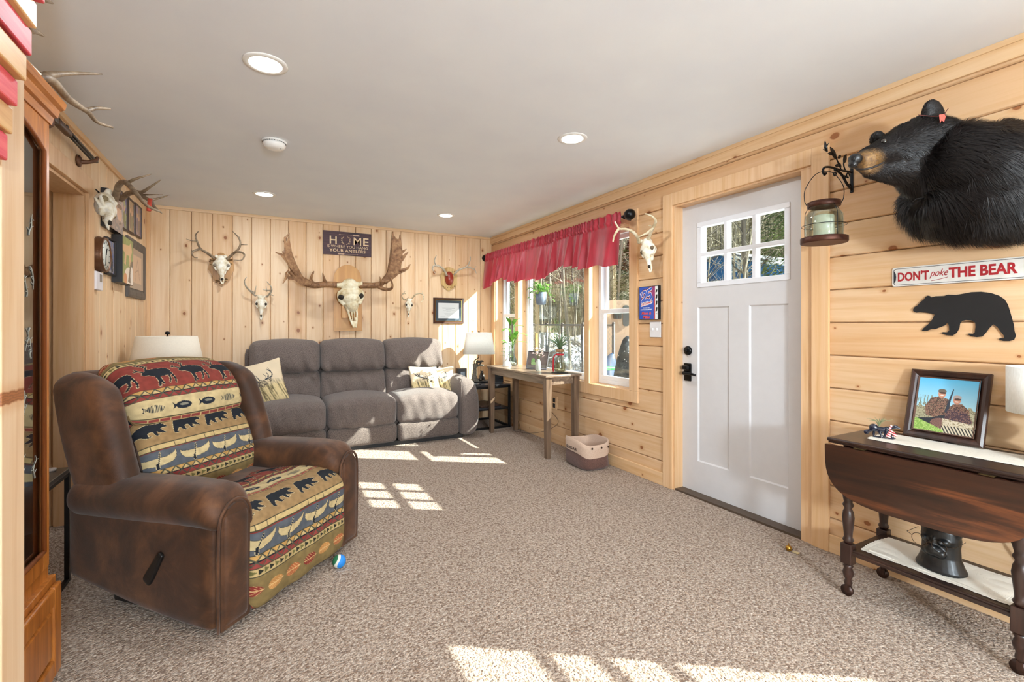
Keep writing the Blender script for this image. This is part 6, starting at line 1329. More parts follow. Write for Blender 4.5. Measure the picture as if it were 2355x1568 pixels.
# lace runners
def lace(name, label, x0, x1, y0, y1, z, seed, wav=.003, skew=0):
    r = np.random.default_rng(seed)
    def fn(U, V):
        ex = .004*np.abs(np.sin(U*60+seed))+.0025*np.sin(U*17); ey = .004*np.abs(np.sin(V*34))
        x = x0+(x1-x0)*V+np.where(V < .02, -ex, 0)+np.where(V > .98, ex, 0)+skew*(U-.5); y = y0+(y1-y0)*U+np.where(U < .01, -ey-.012*np.sin(V*3.1), 0)+np.where(U > .99, ey+.012*np.sin(V*3.1), 0)
        bord = np.minimum(np.minimum(U, 1-U)*(y1-y0), np.minimum(V, 1-V)*(x1-x0))
        return (x, y, z+.0012+wav*np.abs(nz(U*7, V*3, 1, seed)-.35)*(bord > .02)+.0015*(bord < .02)*np.abs(np.sin(U*300)*np.sin(V*100)))
    mb = MB(); mb.grid(fn, 260, 110); mt = bpy.data.materials.get('lace') or None
    if mt is None:
        m = NT('lace'); o = m.obj(); v_ = m.n('TexVoronoi'); m.L(o, v_.inputs['Vector']); v_.inputs['Scale'].default_value = 160; f = m.noise(o, 500, 2); g = m.noise(o, 22, 2)
        hole = m.math('MULTIPLY', m.math('GREATER_THAN', g, .56), m.math('LESS_THAN', v_.outputs['Distance'], .22)); col = m.mixc(m.math('MULTIPLY', hole, .5), lin('e9e2d4'), lin('9c8f7c')); m.bump(m.math('SUBTRACT', f, m.math('MULTIPLY', hole, .8)), .3, .002); mt = m.fin(col, .9)
    o = mb.build(name, mt); return tag(o, label, 'table runner')
lace('lace_runner', 'white lace-edged runner lying on top of the walnut cart', 2.385, 2.585, .60, 1.10, .7005, 3, .003, -.02)
lace('lace_runner', 'white lace-edged cloth on the lower shelf of the walnut cart', 2.335, 2.585, .635, 1.105, .2145, 8, .010, .0)
# framed hunting photo
def p_hunt(x, y, w, h):
    X, Y = x/w, y/h; c = np.zeros((x.size, 3)); a, b = np.array(lin('58b4dc')), np.array(lin('b8dde6')); k = np.clip((Y-.35)/.6, 0, 1)[:, None]; c[:] = b*(1-k)+a*k
    n1 = nz(X*30, Y*30, 1, 3); n2 = nz(X*90, Y*90, 1, 5); brush = (Y < .50-.5*X*0+.12*n1) ; tt = (Y < .66) & (X < -.12) & (nz(X*70, Y*14, 1, 8) > .58); c[tt] = lin('7f8a7c'); tt = (Y < .42+.1*n1); c[tt] = lin('a8a184'); c[tt & (n2 > .55)] = lin('7c765c')
    cam_ = [np.array(lin(q)) for q in ('6b4c42', '8d6a58', '4c3a34', 'a48f74')]; ci = np.clip((n2*.6+nz(X*40, Y*40, 1, 9)*.4)*4, 0, 3.99).astype(int); CM = np.array(cam_)[ci]
    def P_(poly, colr=None): r = inpoly(X, Y, poly); c[r] = CM[r] if colr is None else np.array(lin(colr)) if isinstance(colr, str) else colr[r]
    P_([(-.30, .30), (-.33, .47), (-.24, .62), (-.10, .66), (.04, .62), (.08, .50), (.02, .32), (-.1, .26)]); P_([(.06, .30), (.05, .46), (.12, .54), (.26, .56), (.38, .46), (.42, .28), (.3, .2)])
    for ex, ey, cap in ((-.075, .71, '6b5f52'), (.175, .62, 'b5a5a0')):
        c[el(X, Y, ex, ey, .062, .075)] = lin('c98e74'); c[el(X, Y, ex, ey+.045, .068, .042)] = lin(cap); c[el(X, Y, ex+.01, ey+.015, .055, .018)] = lin('4a342c'); c[el(X, Y, ex, ey-.03, .03, .010)] = lin('e8ddd4')
    c[line(X, Y, [(.10, .80), (.06, .60), (.03, .40)], .008, .028)] = lin('2f3844')
    P_([(-.45, .10), (-.46, .22), (-.2, .26), (.05, .36), (.0, .22), (-.2, .06)], '2d3138'); r = inpoly(X, Y, [(.0, .25), (.04, .42), (.18, .47), (.34, .42), (.46, .26), (.36, .2)]); c[r] = lin('43323c'); c[r & (n2 > .6)] = lin('7a5c50')
    r = el(X, Y, -.05, .17, .16, .10); c[r] = lin('8a6458'); c[r & (np.sin(np.arctan2(Y-.25, X+.05)*40) > .3)] = lin('4d3e40')
    r = (Y < .26-.35*(X-.1)*.3) & (X > -.02) & (Y > .02); c[r] = lin('c9bda4'); c[r & (np.sin((X*.8+Y*.5)*150) > .2) & (Y < .15)] = lin('26282a'); c[r & (Y > .14) & (n2 > .62)] = lin('8a7a5c')
    g = (Y < .14-.35*(X+.2)) & (Y < .22); c[g & (X < .02)] = lin('7ea24c'); c[g & (X < .02) & (n2 > .55)] = lin('a9c070'); return c
frame_thing('hunting_photo', 'leaning dark wooden frame with a photo of two camouflaged hunters', 'picture frame', .275, .305, .031, .022, M_DWZ, p_hunt, n=240, M=FM((2.585, .915, .7055), math.radians(-90-3), math.radians(15)), lip=wood('beaded_lip', '3a231a', '5a3a2c', 'z'), stand=.06)
# flag bear figurine
t = thing('bear_figurine', 'glossy dark blue bear figurine wearing a striped flag scarf', 'figurine', (2.435, 1.075, .7045), math.radians(-72))
m = NT('glazed_blue'); o = m.obj(); v_ = m.n('TexVoronoi'); m.L(o, v_.inputs['Vector']); v_.inputs['Scale'].default_value = 75; st = m.math('LESS_THAN', v_.outputs['Distance'], .16); col = m.mixc(st, lin('141c30'), lin('dfe6ee')); M_GLZ = m.fin(col, .12); m.b.inputs['Coat Weight'].default_value = 1
S_ = .072; mb = MB()
def E_(p, r): mb.ell(Vector(p)*S_, [q*S_ for q in r], n=16, m=10)
def T_(a, b, r1, r2): mb.tube([Vector(a)*S_, Vector(b)*S_], [r1*S_, r2*S_], 12, sub=1)
E_((0, 0, .50), (.42, .20, .18)); E_((-.36, 0, .58), (.24, .20, .24)); E_((.30, 0, .56), (.18, .18, .18)); T_((.35, 0, .62), (.66, 0, .74), .12, .10); E_((.72, 0, .76), (.13, .11, .11)); T_((.74, 0, .74), (.92, 0, .70), .085, .055)
E_((.66, .09, .86), (.035, .03, .04)); E_((.66, -.09, .86), (.035, .03, .04)); E_((-.72, 0, .24), (.15, .10, .13)); T_((-.5, 0, .40), (-.7, 0, .26), .10, .08)
for x, dx in ((-.32, -.05), (-.10, .16), (.28, -.10), (.34, .22)):
    sy = .10 if x in (-.32, .34) else -.10; T_((x, sy, .5), (x+dx, sy, .08), .095, .065); E_((x+dx+.05, sy, .04), (.11, .06, .045))
T_((-.4, 0, .03), (.62, 0, .03), .05, .05); mb.build('body', M_GLZ, t, remesh=.0017, smooth_it=2)
m = NT('flag_stripes'); q = m.sep(m.obj()); w = m.math('SINE', m.math('MULTIPLY', m.math('ADD', q[2], m.math('MULTIPLY', q[0], .4)), 620)); M_STR = m.fin(m.ramp(m.math('MULTIPLY_ADD', w, 2.5, .5), [(.2, lin('b3202c')), (.8, lin('f0ded8'))]), .8)
mb = MB(); mb.tube([Vector((.46+.10*math.cos(a)*.5, .15*math.sin(a), .66+.15*math.cos(a)))*S_ for a in [k*2*math.pi/16 for k in range(17)]], .055*S_*1.0, 8, sub=1)
mb.tube([Vector(p)*S_ for p in ((.48, -.15, .52), (.42, -.20, .34), (.36, -.22, .12))], [.05*S_, .09*S_, .13*S_], 8, flat=.3, up=(0, 1, 0)); mb.tube([Vector(p)*S_ for p in ((.50, -.15, .52), (.62, -.20, .38), (.74, -.22, .22))], [.05*S_, .09*S_, .12*S_], 8, flat=.3, up=(0, 1, 0)); mb.build('scarf', M_STR, t)
t = thing('air_plant', 'wispy grey-green air plant sprouting from the bear figurine', 'plant', (2.430, 1.080, .755))
mb = MB(); rn = random.Random(6)
for i in range(14): a = i*2.4; r = rn.uniform(.02, .055); mb.tube([(0, 0, 0), (math.cos(a)*r*.3, math.sin(a)*r*.3, .022), (math.cos(a)*r, math.sin(a)*r, .030+rn.uniform(-.012, .012))], [.0018, .0013, .0003], 5)
mb.build('foliage', mat('848a62', .7), t)
# table lamp at the right edge
t = thing('grey_lamp', 'table lamp with grey turned base and white drum shade at the cart\'s near end', 'table lamp', (2.545, .588, .704))
mb = MB(); mb.cbox((0, 0, .015), (.10, .10, .030), 0, .003); mb.lathe([(.045, .03), (.035, .045), (.018, .055), (.014, .065), (.03, .085), (.036, .105), (.030, .125), (.014, .14), (.018, .15), (.012, .16), (.008, .17), (.008, .31), (0, .31)], n=28); mb.build('base', mat('86837f', .6, var=.2, scale=30), t)
mb = MB(); mb.lathe([(.116, .175), (.116, .345), (.114, .345), (.114, .175)], n=48); mb.tube([(-.12, 0, .33), (.12, 0, .33)], .0015, 5, sub=1); mb.build('lamp_shade', M_SHADE, t)
# black head sculpture with wire glasses
t = thing('animal_bust', 'black glazed bulldog-like head sculpture wearing wire glasses on the cart\'s lower shelf', 'sculpture', (2.435, .865, .2165), math.radians(-98))
m = NT('black_glaze'); f = m.noise(m.obj(), 30, 4); M_BG = m.fin(m.ramp(f, [(.35, lin('0a0b0c')), (.6, lin('141517')), (.78, lin('33241f'))]), .36); mb = MB()
mb.lathe([(0, 0), (.080, 0), (.084, .01), (.074, .03), (.064, .06), (.062, .10), (.066, .13), (.060, .165), (.035, .19), (0, .195)], n=28, sx=1, sy=.8)
mb.ell((.0, -.045, .085), (.034, .030, .026)); mb.ell((0, -.058, .098), (.016, .016, .013)); mb.ell((.028, -.038, .125), (.022, .018, .016)); mb.ell((-.028, -.038, .125), (.022, .018, .016)); mb.ell((0, -.046, .115), (.012, .014, .03)); mb.ell((.022, -.05, .078), (.02, .016, .018)); mb.ell((-.022, -.05, .078), (.02, .016, .018))
for sg in (-1, 1): mb.tube([(sg*.045, .0, .155), (sg*.062, -.005, .18), (sg*.068, -.008, .21)], [.024, .018, .005], 10)
mb.build('head', M_BG, t, remesh=.003, smooth_it=2)
for sg in (-1, 1): mb = MB(); mb.ell((sg*.028, -.056, .126), (.007, .006, .007), n=14, m=8); mb.build('eye', mat('2a2f33', .08, coat=1), t)
mb = MB()
for sg in (-1, 1): mb.tube([(sg*.034+.026*math.cos(a), -.078, .118+.024*math.sin(a)) for a in [k*2*math.pi/20 for k in range(21)]], .0011, 5, sub=1); mb.tube([(sg*.060, -.078, .126), (sg*.082, -.070, .130), (sg*.080, .0, .140)], .0011, 5, sub=1)
mb.tube([(-.008, -.078, .122), (0, -.080, .126), (.008, -.078, .122)], .0011, 5, sub=1); mb.build('glasses', mat('3b2d1f', .3, .8), t)
cord('black lamp cord running down behind the walnut cart', [(2.655, .80, .60), (2.65, .78, .48), (2.65, .72, .34), (2.645, .655, .24), (2.65, .62, .10), (2.64, .58, .02)], .004, '17130f')
cord('looped black cord beside the near leg of the walnut cart', [(2.648, .70, .335), (2.64, .655, .352), (2.63, .61, .345), (2.63, .58, .30)], .0035, '17130f')
# jingle bell
t = thing('jingle_bell', 'small brass jingle bell on the carpet by the front door', 'bell', (2.485, 1.52, 0)); mb = MB(); mb.ell((0, 0, .016), (.016, .016, .016), n=20, m=14); mb.tube([(0, 0, .031), (.006, 0, .038), (0, 0, .043), (-.006, 0, .038), (0, 0, .031)], .0016, 6); mb.build('bell_body', mat('b58a3a', .25, .9), t)
mb = MB(); mb.box((-.012, -.0168, .014), (.012, -.012, .0165)); mb.build('slot', M_DARK, t); t.rotation_euler = (0.0, 0, .9)
mb = MB(); mb.cbox((.0, 0, .003), (.022, .03, .005), 0, .002); o = mb.build('bell_clip', mat('e2cfa0', .4, .3)); o.location = (2.50, 1.49, 0); tag(o, 'flat pale clip lying beside the brass bell', 'clip')

# ================================================================== CHINA CABINET, FLAG, LEFT LAMP
M_OAK = wood('honey_oak', '8a4d1e', 'b8722f', 'z', 1.3, .35, .15, c3='cf8a45'); M_OAKY = wood('honey_oak_level', '8f5122', 'bd7734', 'y', 1.3, .35, .15, c3='cf8a45')
t = thing('china_cabinet', 'honey oak china cabinet with an etched glass door', 'cabinet', (-.785, 1.78, 0)); L0 = t.location.copy()
X0, X1, Y0, Y1 = XL+.004, -.622, 1.42, 2.12
mb = MB(); mb.box((X0, Y0, .02), (X1+.012, Y1+.012, .365), bev=.003); mb.box((X0, Y0, .365), (X1-.004, Y1, .40)); mb.build('base_cabinet', M_OAK, t, loc=L0)
mb = MB(); mb.box((X0, Y0, 0), (X1-.02, Y1, .02)); mb.build('plinth', M_OAK, t, loc=L0)
mb = MB(); mb.box((X0, Y0, .40), (X1-.02, Y0+.018, 1.90)); mb.box((X0, Y1-.018, .40), (X1-.02, Y1, 1.90)); mb.box((X0, Y0, .40), (X0+.01, Y1, 1.90)); mb.box((X0, Y0, 1.88), (X1-.02, Y1, 1.90)); mb.build('hutch', M_OAK, t, loc=L0)
mb = MB(); mb.box((X0+.01, Y0+.02, .80), (X1-.04, Y1-.02, .808)); mb.box((X0+.01, Y0+.02, 1.13), (X1-.04, Y1-.02, 1.138)); mb.box((X0+.01, Y0+.02, 1.50), (X1-.04, Y1-.02, 1.508)); mb.build('glass_shelf', M_CLEAR, t, loc=L0)
mb = MB(); a, b = Y0+.02, Y1-.003; za, zb = .402, 1.885
mb.box((X1-.02, b-.045, za), (X1, b, zb), bev=.004); mb.box((X1-.02, a, za), (X1, a+.045, zb), bev=.004); mb.box((X1-.02, a+.045, za), (X1, b-.045, za+.06), bev=.004)
ar = [(a+.045, zb), (b-.045, zb)]+[(b-.045-(b-a-.09)*k/12, zb-.10+.055*math.sin(math.pi*k/12)**1.0) for k in range(13)]
mb.prism(ar, lambda u, v, w: (X1-.02+w, u, v), .02); dO = mb.build('door', M_OAK, t, loc=L0)
mb = MB(); q = [(X1+.001, b-.049, za+.064), (X1+.001, b-.049, zb-.115)]+[(X1+.001, b-.049-(b-a-.10)*k/10, zb-.108+.052*math.sin(math.pi*k/10)) for k in range(1, 10)]+[(X1+.001, a+.049, zb-.115), (X1+.001, a+.049, za+.064)]
mb.tube(q, .007, 8, sub=1); mb.tube([(X1+.001, b-.05, za+.064), (X1+.001, a+.05, za+.064)], .007, 8, sub=1); mb.build('moulding', wood('oak_bead', '6e3a1a', '94542a', 'z'), dO, loc=L0)
m = NT('cabinet_glass'); tr = m.n('BsdfTransparent'); gl = m.n('BsdfGlossy'); mx = m.n('MixShader'); gl.inputs['Roughness'].default_value = .02; tr.inputs[0].default_value = (.55, .58, .6, 1); mx.inputs[0].default_value = .38; m.L(tr.outputs[0], mx.inputs[1]); m.L(gl.outputs[0], mx.inputs[2]); m.L(mx.outputs[0], m.out.inputs[0])
mb = MB(); mb.box((X1-.012, a+.04, za+.05), (X1-.009, b-.04, zb-.04)); gp = mb.build('glass_pane', m.m, dO, loc=L0)
mb = MB(); rn = random.Random(11)
for k in range(11):
    y = rn.uniform(b-.19, b-.07) if k < 9 else b-.25; z = 1.48-.095*k; P = [Vector((X1-.0075, y, z))]
    for j in range(5):
        P.append(P[-1]+Vector((0, rn.uniform(-.012, .016), -.014 if k % 2 else .014)))
    mb.tube(P, [.0022, .002, .0017, .0014, .001, .0006], 5)
    for j in range(1, 5): mb.tube([P[j], P[j]+Vector((0, rn.choice((-1, 1))*.016, rn.uniform(-.006, .014)))], [.0014, .0006], 4, sub=1)
mb.build('etching', mat('9fa39d', .8), gp, loc=L0)
mb = MB(); za2, zb2 = .05, .345
mb.box((X1+.012, a, za2), (X1+.030, a+.06, zb2), bev=.006); mb.box((X1+.012, b-.055, za2), (X1+.030, b+.004, zb2), bev=.006); mb.box((X1+.012, a+.06, zb2-.06), (X1+.030, b-.055, zb2), bev=.006); mb.box((X1+.012, a+.06, za2), (X1+.030, b-.055, za2+.06), bev=.006)
mb.box((X1+.012, a+.07, za2+.07), (X1+.026, b-.065, zb2-.07), bev=.012, seg=1); mb.build('lower_door', M_OAK, t, loc=L0)
mb = MB(); pr = [(0, 1.875), (.004, 1.875), (.008, 1.90), (.016, 1.905), (.020, 1.93), (.030, 1.94), (.034, 1.962), (0, 1.967)]
vs = []
for (x, y, dx, dy) in ((X1, Y0, 1, 0), (X1, Y1, 1, 1), (X0, Y1, 0, 1)):
    for w, z in pr: vs.append((x+dx*w, y+dy*w, z))
n = len(pr); mb.add(vs, [(i*n+k, i*n+(k+1) % n, (i+1)*n+(k+1) % n, (i+1)*n+k) for i in range(2) for k in range(n)]+[tuple(range(n)), tuple(range(2*n, 3*n))], 0, False); mb.box((X0, Y0, 1.955), (X1, Y1, 1.966)); mb.build('crown', M_OAKY, t, loc=L0)
# wooden flag, tilted forward from its hanger
t = thing('wooden_flag', 'rustic wooden flag of red and natural slats at the left edge', 'wall decoration', (-.448, .9, 1.50)); L0 = t.location.copy()
m = NT('red_stain'); f = m.noise(m.vmul(m.obj(), (30, 3, 40)), 1, 4, .6); M_RST = m.fin(m.ramp(f, [(.28, lin('7c1c2c')), (.45, lin('c93a48')), (.7, lin('dd6664'))]), .5)
M_NST = wood('natural_slat', 'b5824c', 'd9ae74', 'y', .8, .45, c3='e8c592')
sh = .052
for k in range(8):
    z = 1.512+k*sh; xo = -.446+.012+.060*(k/6.8)
    mb = MB(); mb.box((xo-.009, .55, z+.001), (xo+.009+(.003 if k % 3 == 0 else 0), 1.238+.004*math.sin(k*2), z+sh-.0015), bev=.003); mb.build('slat', M_RST if k % 2 == 0 else M_NST, t, loc=L0)
# small table with dark top by the recliner
t = thing('slim_end_table', 'slim dark end table with slate top between recliner and left wall', 'side table', (-.868, 2.80, 0))
mb = MB(); mb.cbox((0, 0, .525), (.155, .30, .022), 0, .003); mb.build('tabletop', mat('4a4744', .3, var=.3, scale=20), t)
mb = MB()
for sx in (-1, 1):
    for sy in (-1, 1): mb.box((sx*.067-.009, sy*.138-.009, 0), (sx*.067+.009, sy*.138+.009, .514))
    mb.box((sx*.067-.009, -.138, .0), (sx*.067+.009, .138, .016)); mb.box((sx*.067-.007, -.138, .497), (sx*.067+.007, .138, .514))
mb.build('frame', M_IRON, t)
t = thing('tea_light', 'tiny white candle cup on the slim dark end table', 'candle', (-.845, 2.90, .536)); mb = MB(); mb.lathe([(0, 0), (.016, 0), (.018, .010), (.016, .012), (0, .009)], n=18); mb.build('cup', mat('e8e8ee', .3), t)
# lamp behind the recliner
t = thing('square_end_table', 'dark end table hidden behind the recliner, carrying the cream lamp', 'side table', (-.65, 4.72, 0))
mb = MB(); mb.cbox((0, 0, .56), (.45, .45, .03), 0, .004); mb.build('tabletop', M_DW, t)
for sx in (-1, 1):
    for sy in (-1, 1): mb = MB(); mb.cbox((sx*.19, sy*.19, .2725), (.04, .04, .545), 0, .003); mb.build('leg', M_DWZ, t)
t = thing('cream_lamp', 'table lamp with a wide cream linen shade behind the recliner', 'table lamp', (-.665, 4.68, .575))
mb = MB(); mb.lathe([(0, 0), (.08, 0), (.085, .015), (.05, .03), (.03, .06), (.05, .12), (.055, .17), (.03, .22), (.012, .24), (.008, .25), (.008, .55), (0, .55)], n=28); mb.build('base', mat('4b3728', .4), t)
mb = MB(); mb.lathe([(.265, .24), (.205, .545), (.203, .545), (.263, .24)], n=56); mb.build('lamp_shade', NT('cream_linen').fin(lin('e6dcca'), .85) if False else mat('e6dccb', .85, var=.03, scale=90), t)
mb = MB(); mb.lathe([(0, .55), (.006, .552), (.006, .556), (.016, .562), (.018, .572), (.012, .582), (0, .584)], n=18); mb.build('finial', M_BLK, t)
# oak door edge with hinges at the far left
mb = MB(); mb.box((-.62, 1.23, 0), (-.452, 1.289, 2.1), bev=.003); o = struct('trim_10', mb, M_OAK)

# ================================================================== OUTSIDE
m = NT('snow_ground'); o = m.obj(); f = m.noise(o, .9, 5, .6); g = m.noise(o, 7, 4, .7); col = m.ramp(m.math('MULTIPLY_ADD', g, .45, m.math('MULTIPLY', f, .6)), [(.40, lin('8a7a62')), (.47, lin('b8ae9c')), (.52, lin('e9edf3'))]); m.bump(f, .5, .2)
M_SNOW = m.fin(col, .8)
m = NT('leaf_litter'); o = m.obj(); f = m.noise(o, 1.6, 6, .7); g = m.noise(o, 14, 4, .7); M_LIT = m.fin(m.ramp(m.math('MULTIPLY_ADD', g, .5, m.math('MULTIPLY', f, .5)), [(.36, lin('4c4932')), (.5, lin('7a7254')), (.62, lin('a0977a'))]), .9)
def gh(X, Y):
    r = np.hypot(X-3, Y-2); return -.55+.10*np.sin(X*1.3+Y*.7)*np.clip((r-3)/3, 0, 1)+.5*np.clip((r-9)/6, 0, 1)+np.clip(r-17, 0, 60)*.62
def ground(name, a0, a1, r0, r1, mt, nu=90, nv=60):
    def fn(U, V):
        a = a0+(a1-a0)*U; r = r0+(r1-r0)*V; X = 3+r*np.cos(a); Y = 2+r*np.sin(a); return (X, Y, gh(X, Y))
    mb = MB(); mb.grid(fn, nu, nv); return struct(name, mb, mt)
ground('ground_yard', -1.75, 1.6, 0, 17, M_SNOW); ground('ground_hillside', -1.2, 1.6, 17, 48, M_LIT)
mb = MB(); mb.box((XR+.17, -12, -.75), (3.2, 14, -.5)); struct('ground_near_house', mb, M_SNOW)
M_BARK = [wood('birch_bark', '948b78', 'b3aa96', 'z', .3, .8, c3='6a6252'), wood('grey_bark', '544e44', '746c5f', 'z', .4, .85, c3='3e3830')]
def tree(seed, h, r, bark, lean_=.04, nb=16):
    rn = random.Random(seed); t = thing('bare_tree', 'slender leafless tree in the snowy woods beyond the windows', 'tree', (0, 0, 0), 0, 'bare trees in the woods')
    P = [Vector((0, 0, -.3))]
    for k in range(1, 9): P.append(Vector((lean_*h*k/8*math.sin(seed)+rn.uniform(-.05, .05), lean_*h*k/8*math.cos(seed)+rn.uniform(-.05, .05), h*k/8)))
    mb = MB(); mb.tube(P, [r*(1-.085*k) for k in range(9)], 7, sub=2); mb.build('trunk', bark, t)
    mb = MB()
    for i in range(nb):
        k = rn.uniform(2.0, 7.8); j = int(k); p = P[j].lerp(P[min(j+1, 8)], k-j); a = rn.uniform(0, 6.28); L = rn.uniform(.5, 1.7)*(1-.06*k); d = Vector((math.cos(a), math.sin(a), rn.uniform(.2, 1.1))).normalized()
        q = p+d*L*.5+Vector((rn.uniform(-.1, .1), rn.uniform(-.1, .1), 0)); e = p+d*L+Vector((0, 0, rn.uniform(-.1, .35))); mb.tube([p, q, e], [r*.30, r*.18, r*.05], 4, sub=2)
        for _ in range(2): f = q.lerp(e, rn.random()); mb.tube([f, f+Vector((rn.uniform(-.5, .5), rn.uniform(-.5, .5), rn.uniform(.1, .6)))], [r*.12, r*.03], 3, sub=1)
    mb.build('branches', bark, t); return t
PT = [tree(1, 9, .040, M_BARK[0], .06, 30), tree(2, 10, .048, M_BARK[1], .03, 34), tree(3, 7.5, .030, M_BARK[0], .12, 26), tree(4, 9, .085, M_BARK[1], .02, 40), tree(5, 8, .024, M_BARK[0], .08, 30)]
rn = random.Random(17); pos = []
for i in range(220):
    for _ in range(20):
        r = 8.5+20*rn.random()**1.1; a = math.radians(rn.uniform(18, 84)); X = 3+r*math.cos(a); Y = 2+r*math.sin(a)
        if all((X-q[0])**2+(Y-q[1])**2 > .5 for q in pos) and not (X > 12 and X < 22 and 6.0 < Y < 15): break
    pos.append((X, Y)); z = float(gh(np.array([X]), np.array([Y]))[0])
    k = rn.choice((0, 1, 2, 4, 4))
    if i < 5: PT[i].location = (X, Y, z)
    else: dup(PT[k], (X, Y, z), rn.uniform(0, 6.28), scale=rn.uniform(.8, 1.25))
# close birches seen through the panes
for lb, px, yy, k, rz, sc in (('pair of pale trunks leaning together behind the chain-link fence', 1262, 9.6, 0, .3, .8), ('pale forked trunk seen left of center in the middle window', 1283, 10.5, 2, 2.2, .9), ('white birch trunk seen in the upper right window pane', 1416, 8.6, 0, 4, .9), ('dark mossy trunk in front of the blue house', 1706, 6.9, 3, 1, .9), ('thin birch beside the mossy trunk before the blue house', 1693, 6.6, 4, 2, 1.0)):
    p = PY(px, 750, yy); z = float(gh(np.array([p.x]), np.array([p.y]))[0]); q = dup(PT[k], (p.x, p.y, z), rz, lb, scale=sc); 
    del q['group']
# undergrowth and far twigs: countless
rn = random.Random(23); mb = MB()
for i in range(9000):
    r = 10+26*rn.random(); a = math.radians(rn.uniform(16, 84)); X = 3+r*math.cos(a); Y = 2+r*math.sin(a); z = float(gh(np.array([X]), np.array([Y]))[0])
    h = rn.uniform(.8, 4.2); w = rn.uniform(.005, .014)*(r/16); dx, dy = rn.uniform(-.8, .8), rn.uniform(-.8, .8); b = Vector((X, Y, z-.1)); c = b+Vector((dx*.5, dy*.5, h*.55)); e = b+Vector((dx, dy, h)); n_ = Vector((-dy-.3, dx+.4, 0)).normalized(); n2_ = Vector((n_.y, -n_.x, 0))
    for q in (n_, n2_): mb.add([b-q*w, b+q*w, c+q*w*.6, c-q*w*.6, e], [(0, 1, 2, 3), (3, 2, 4)], rn.randrange(3), False)
o = mb.build('brushwood', [mat('8f8468', .9), mat('655d47', .9), mat('aaa084', .9)]); tag(o, 'tangle of bare brush and saplings covering the hillside', 'brush', kind='stuff')
# evergreens
M_EV = NT('needles'); f = M_EV.noise(M_EV.obj(), 3, 4); M_EV = M_EV.fin(M_EV.ramp(f, [(.3, lin('263a22')), (.5, lin('4c5f30')), (.7, lin('7d8a46'))]), .8)
def evergreen(seed, x, y, h, w, label):
    rn = random.Random(seed); z = float(gh(np.array([x]), np.array([y]))[0]); t = thing('hemlock_tree', label, 'tree', (x, y, z))
    mb = MB(); mb.tube([(0, 0, -.3), (0, 0, h)], [w*.07, .02], 7, sub=1); mb.build('trunk', M_BARK[1], t); mb = MB()
    for i in range(int(5200*h/6)):
        k = rn.random()**.8; zz = h*(.12+.88*k); rr = w*(1-k)**.75*rn.uniform(.35, 1)+.05; a = rn.uniform(0, 6.28); c = Vector((math.cos(a)*rr, math.sin(a)*rr, zz-.18*rr)); L = rn.uniform(.045, .10)
        d = Vector((math.cos(a+rn.uniform(-.7, .7)), math.sin(a+rn.uniform(-.7, .7)), rn.uniform(-.6, .2))).normalized(); s_ = d.cross(Vector((rn.uniform(-.5, .5), rn.uniform(-.5, .5), 1))).normalized()
        for j in range(3):
            e = c+d*L*j*.35; mb.add([e-s_*L*.32, e+d*L*.5, e+s_*L*.32, e-d*L*.15], [(0, 1, 2, 3)], 0, False)
    mb.build('foliage', M_EV, t)
evergreen(1, 10.4, 6.35, 6.5, .95, 'yellow-green hemlock filling the right door panes'); evergreen(2, 13.0, 7.2, 8, 1.5, 'tall dark hemlock behind the yellow-green one'); evergreen(3, 9.4, 10.2, 4.2, 1.2, 'bushy evergreen seen in the upper right window pane'); evergreen(4, 12.5, 12.9, 6.5, 1.5, 'evergreen on the slope behind the camper'); evergreen(5, 9.5, 18, 5, 1.3, 'small evergreen at the wood edge beyond the fence')
# blue house
t = thing('blue_house', 'bright blue gabled house with white trim seen through the door panes', 'house', (15, 10.6, 0)); L0 = t.location.copy(); hx = 14.0
m = NT('blue_siding'); o = m.obj(); q = m.sep(o); f = m.noise(o, 5, 3); M_BLU = m.fin(m.ramp(f, [(.3, lin('1c5f9c')), (.7, lin('2f7cbc'))]), .6); m.bump(m.math('SINE', m.math('MULTIPLY', q[2], 50)), .2, .02)
mb = MB(); mb.prism([(9.3, -.8), (12.7, -.8), (12.7, 3.15), (10.9, 3.68), (9.3, 3.2)], lambda u, v, w: (hx+w, u, v), 6); mb.build('wall', M_BLU, t, loc=L0)
M_WT = mat('e8ecee', .6, var=.03); mb = MB(); mb.prism([(12.95, 3.10), (10.9, 3.71), (9.0, 3.15), (9.0, 3.27), (10.9, 3.84), (12.95, 3.22)], lambda u, v, w: (hx-.25+w, u, v-.05), 6.6); mb.build('roof', mat('7d8186', .7), t, loc=L0)
mb = MB(); mb.prism([(12.95, 3.04), (10.9, 3.64), (9.0, 3.08), (9.0, 3.16), (10.9, 3.73), (12.95, 3.13)], lambda u, v, w: (hx-.3+w, u, v), .06); mb.build('gable_trim', M_WT, t, loc=L0)
for (a, b, c, d) in ((10.2, 10.62, 3.0, 3.42), (10.15, 10.75, 1.7, 2.78), (10.95, 11.55, 1.7, 2.78)):
    mb = MB(); w = .05
    for bx in (((hx-.05, a, c), (hx, b, c+w)), ((hx-.05, a, d-w), (hx, b, d)), ((hx-.05, a, c), (hx, a+w, d)), ((hx-.05, b-w, c), (hx, b, d)), ((hx-.05, (a+b)/2-.02, c), (hx, (a+b)/2+.02, d))): mb.box(*bx)
    fr_ = mb.build('window', M_WT, t, loc=L0); mb = MB(); mb.box((hx-.02, a+w, c+w), (hx-.015, b-w, d-w)); mb.build('pane', mat('5d7f9c', .15), fr_, loc=L0)
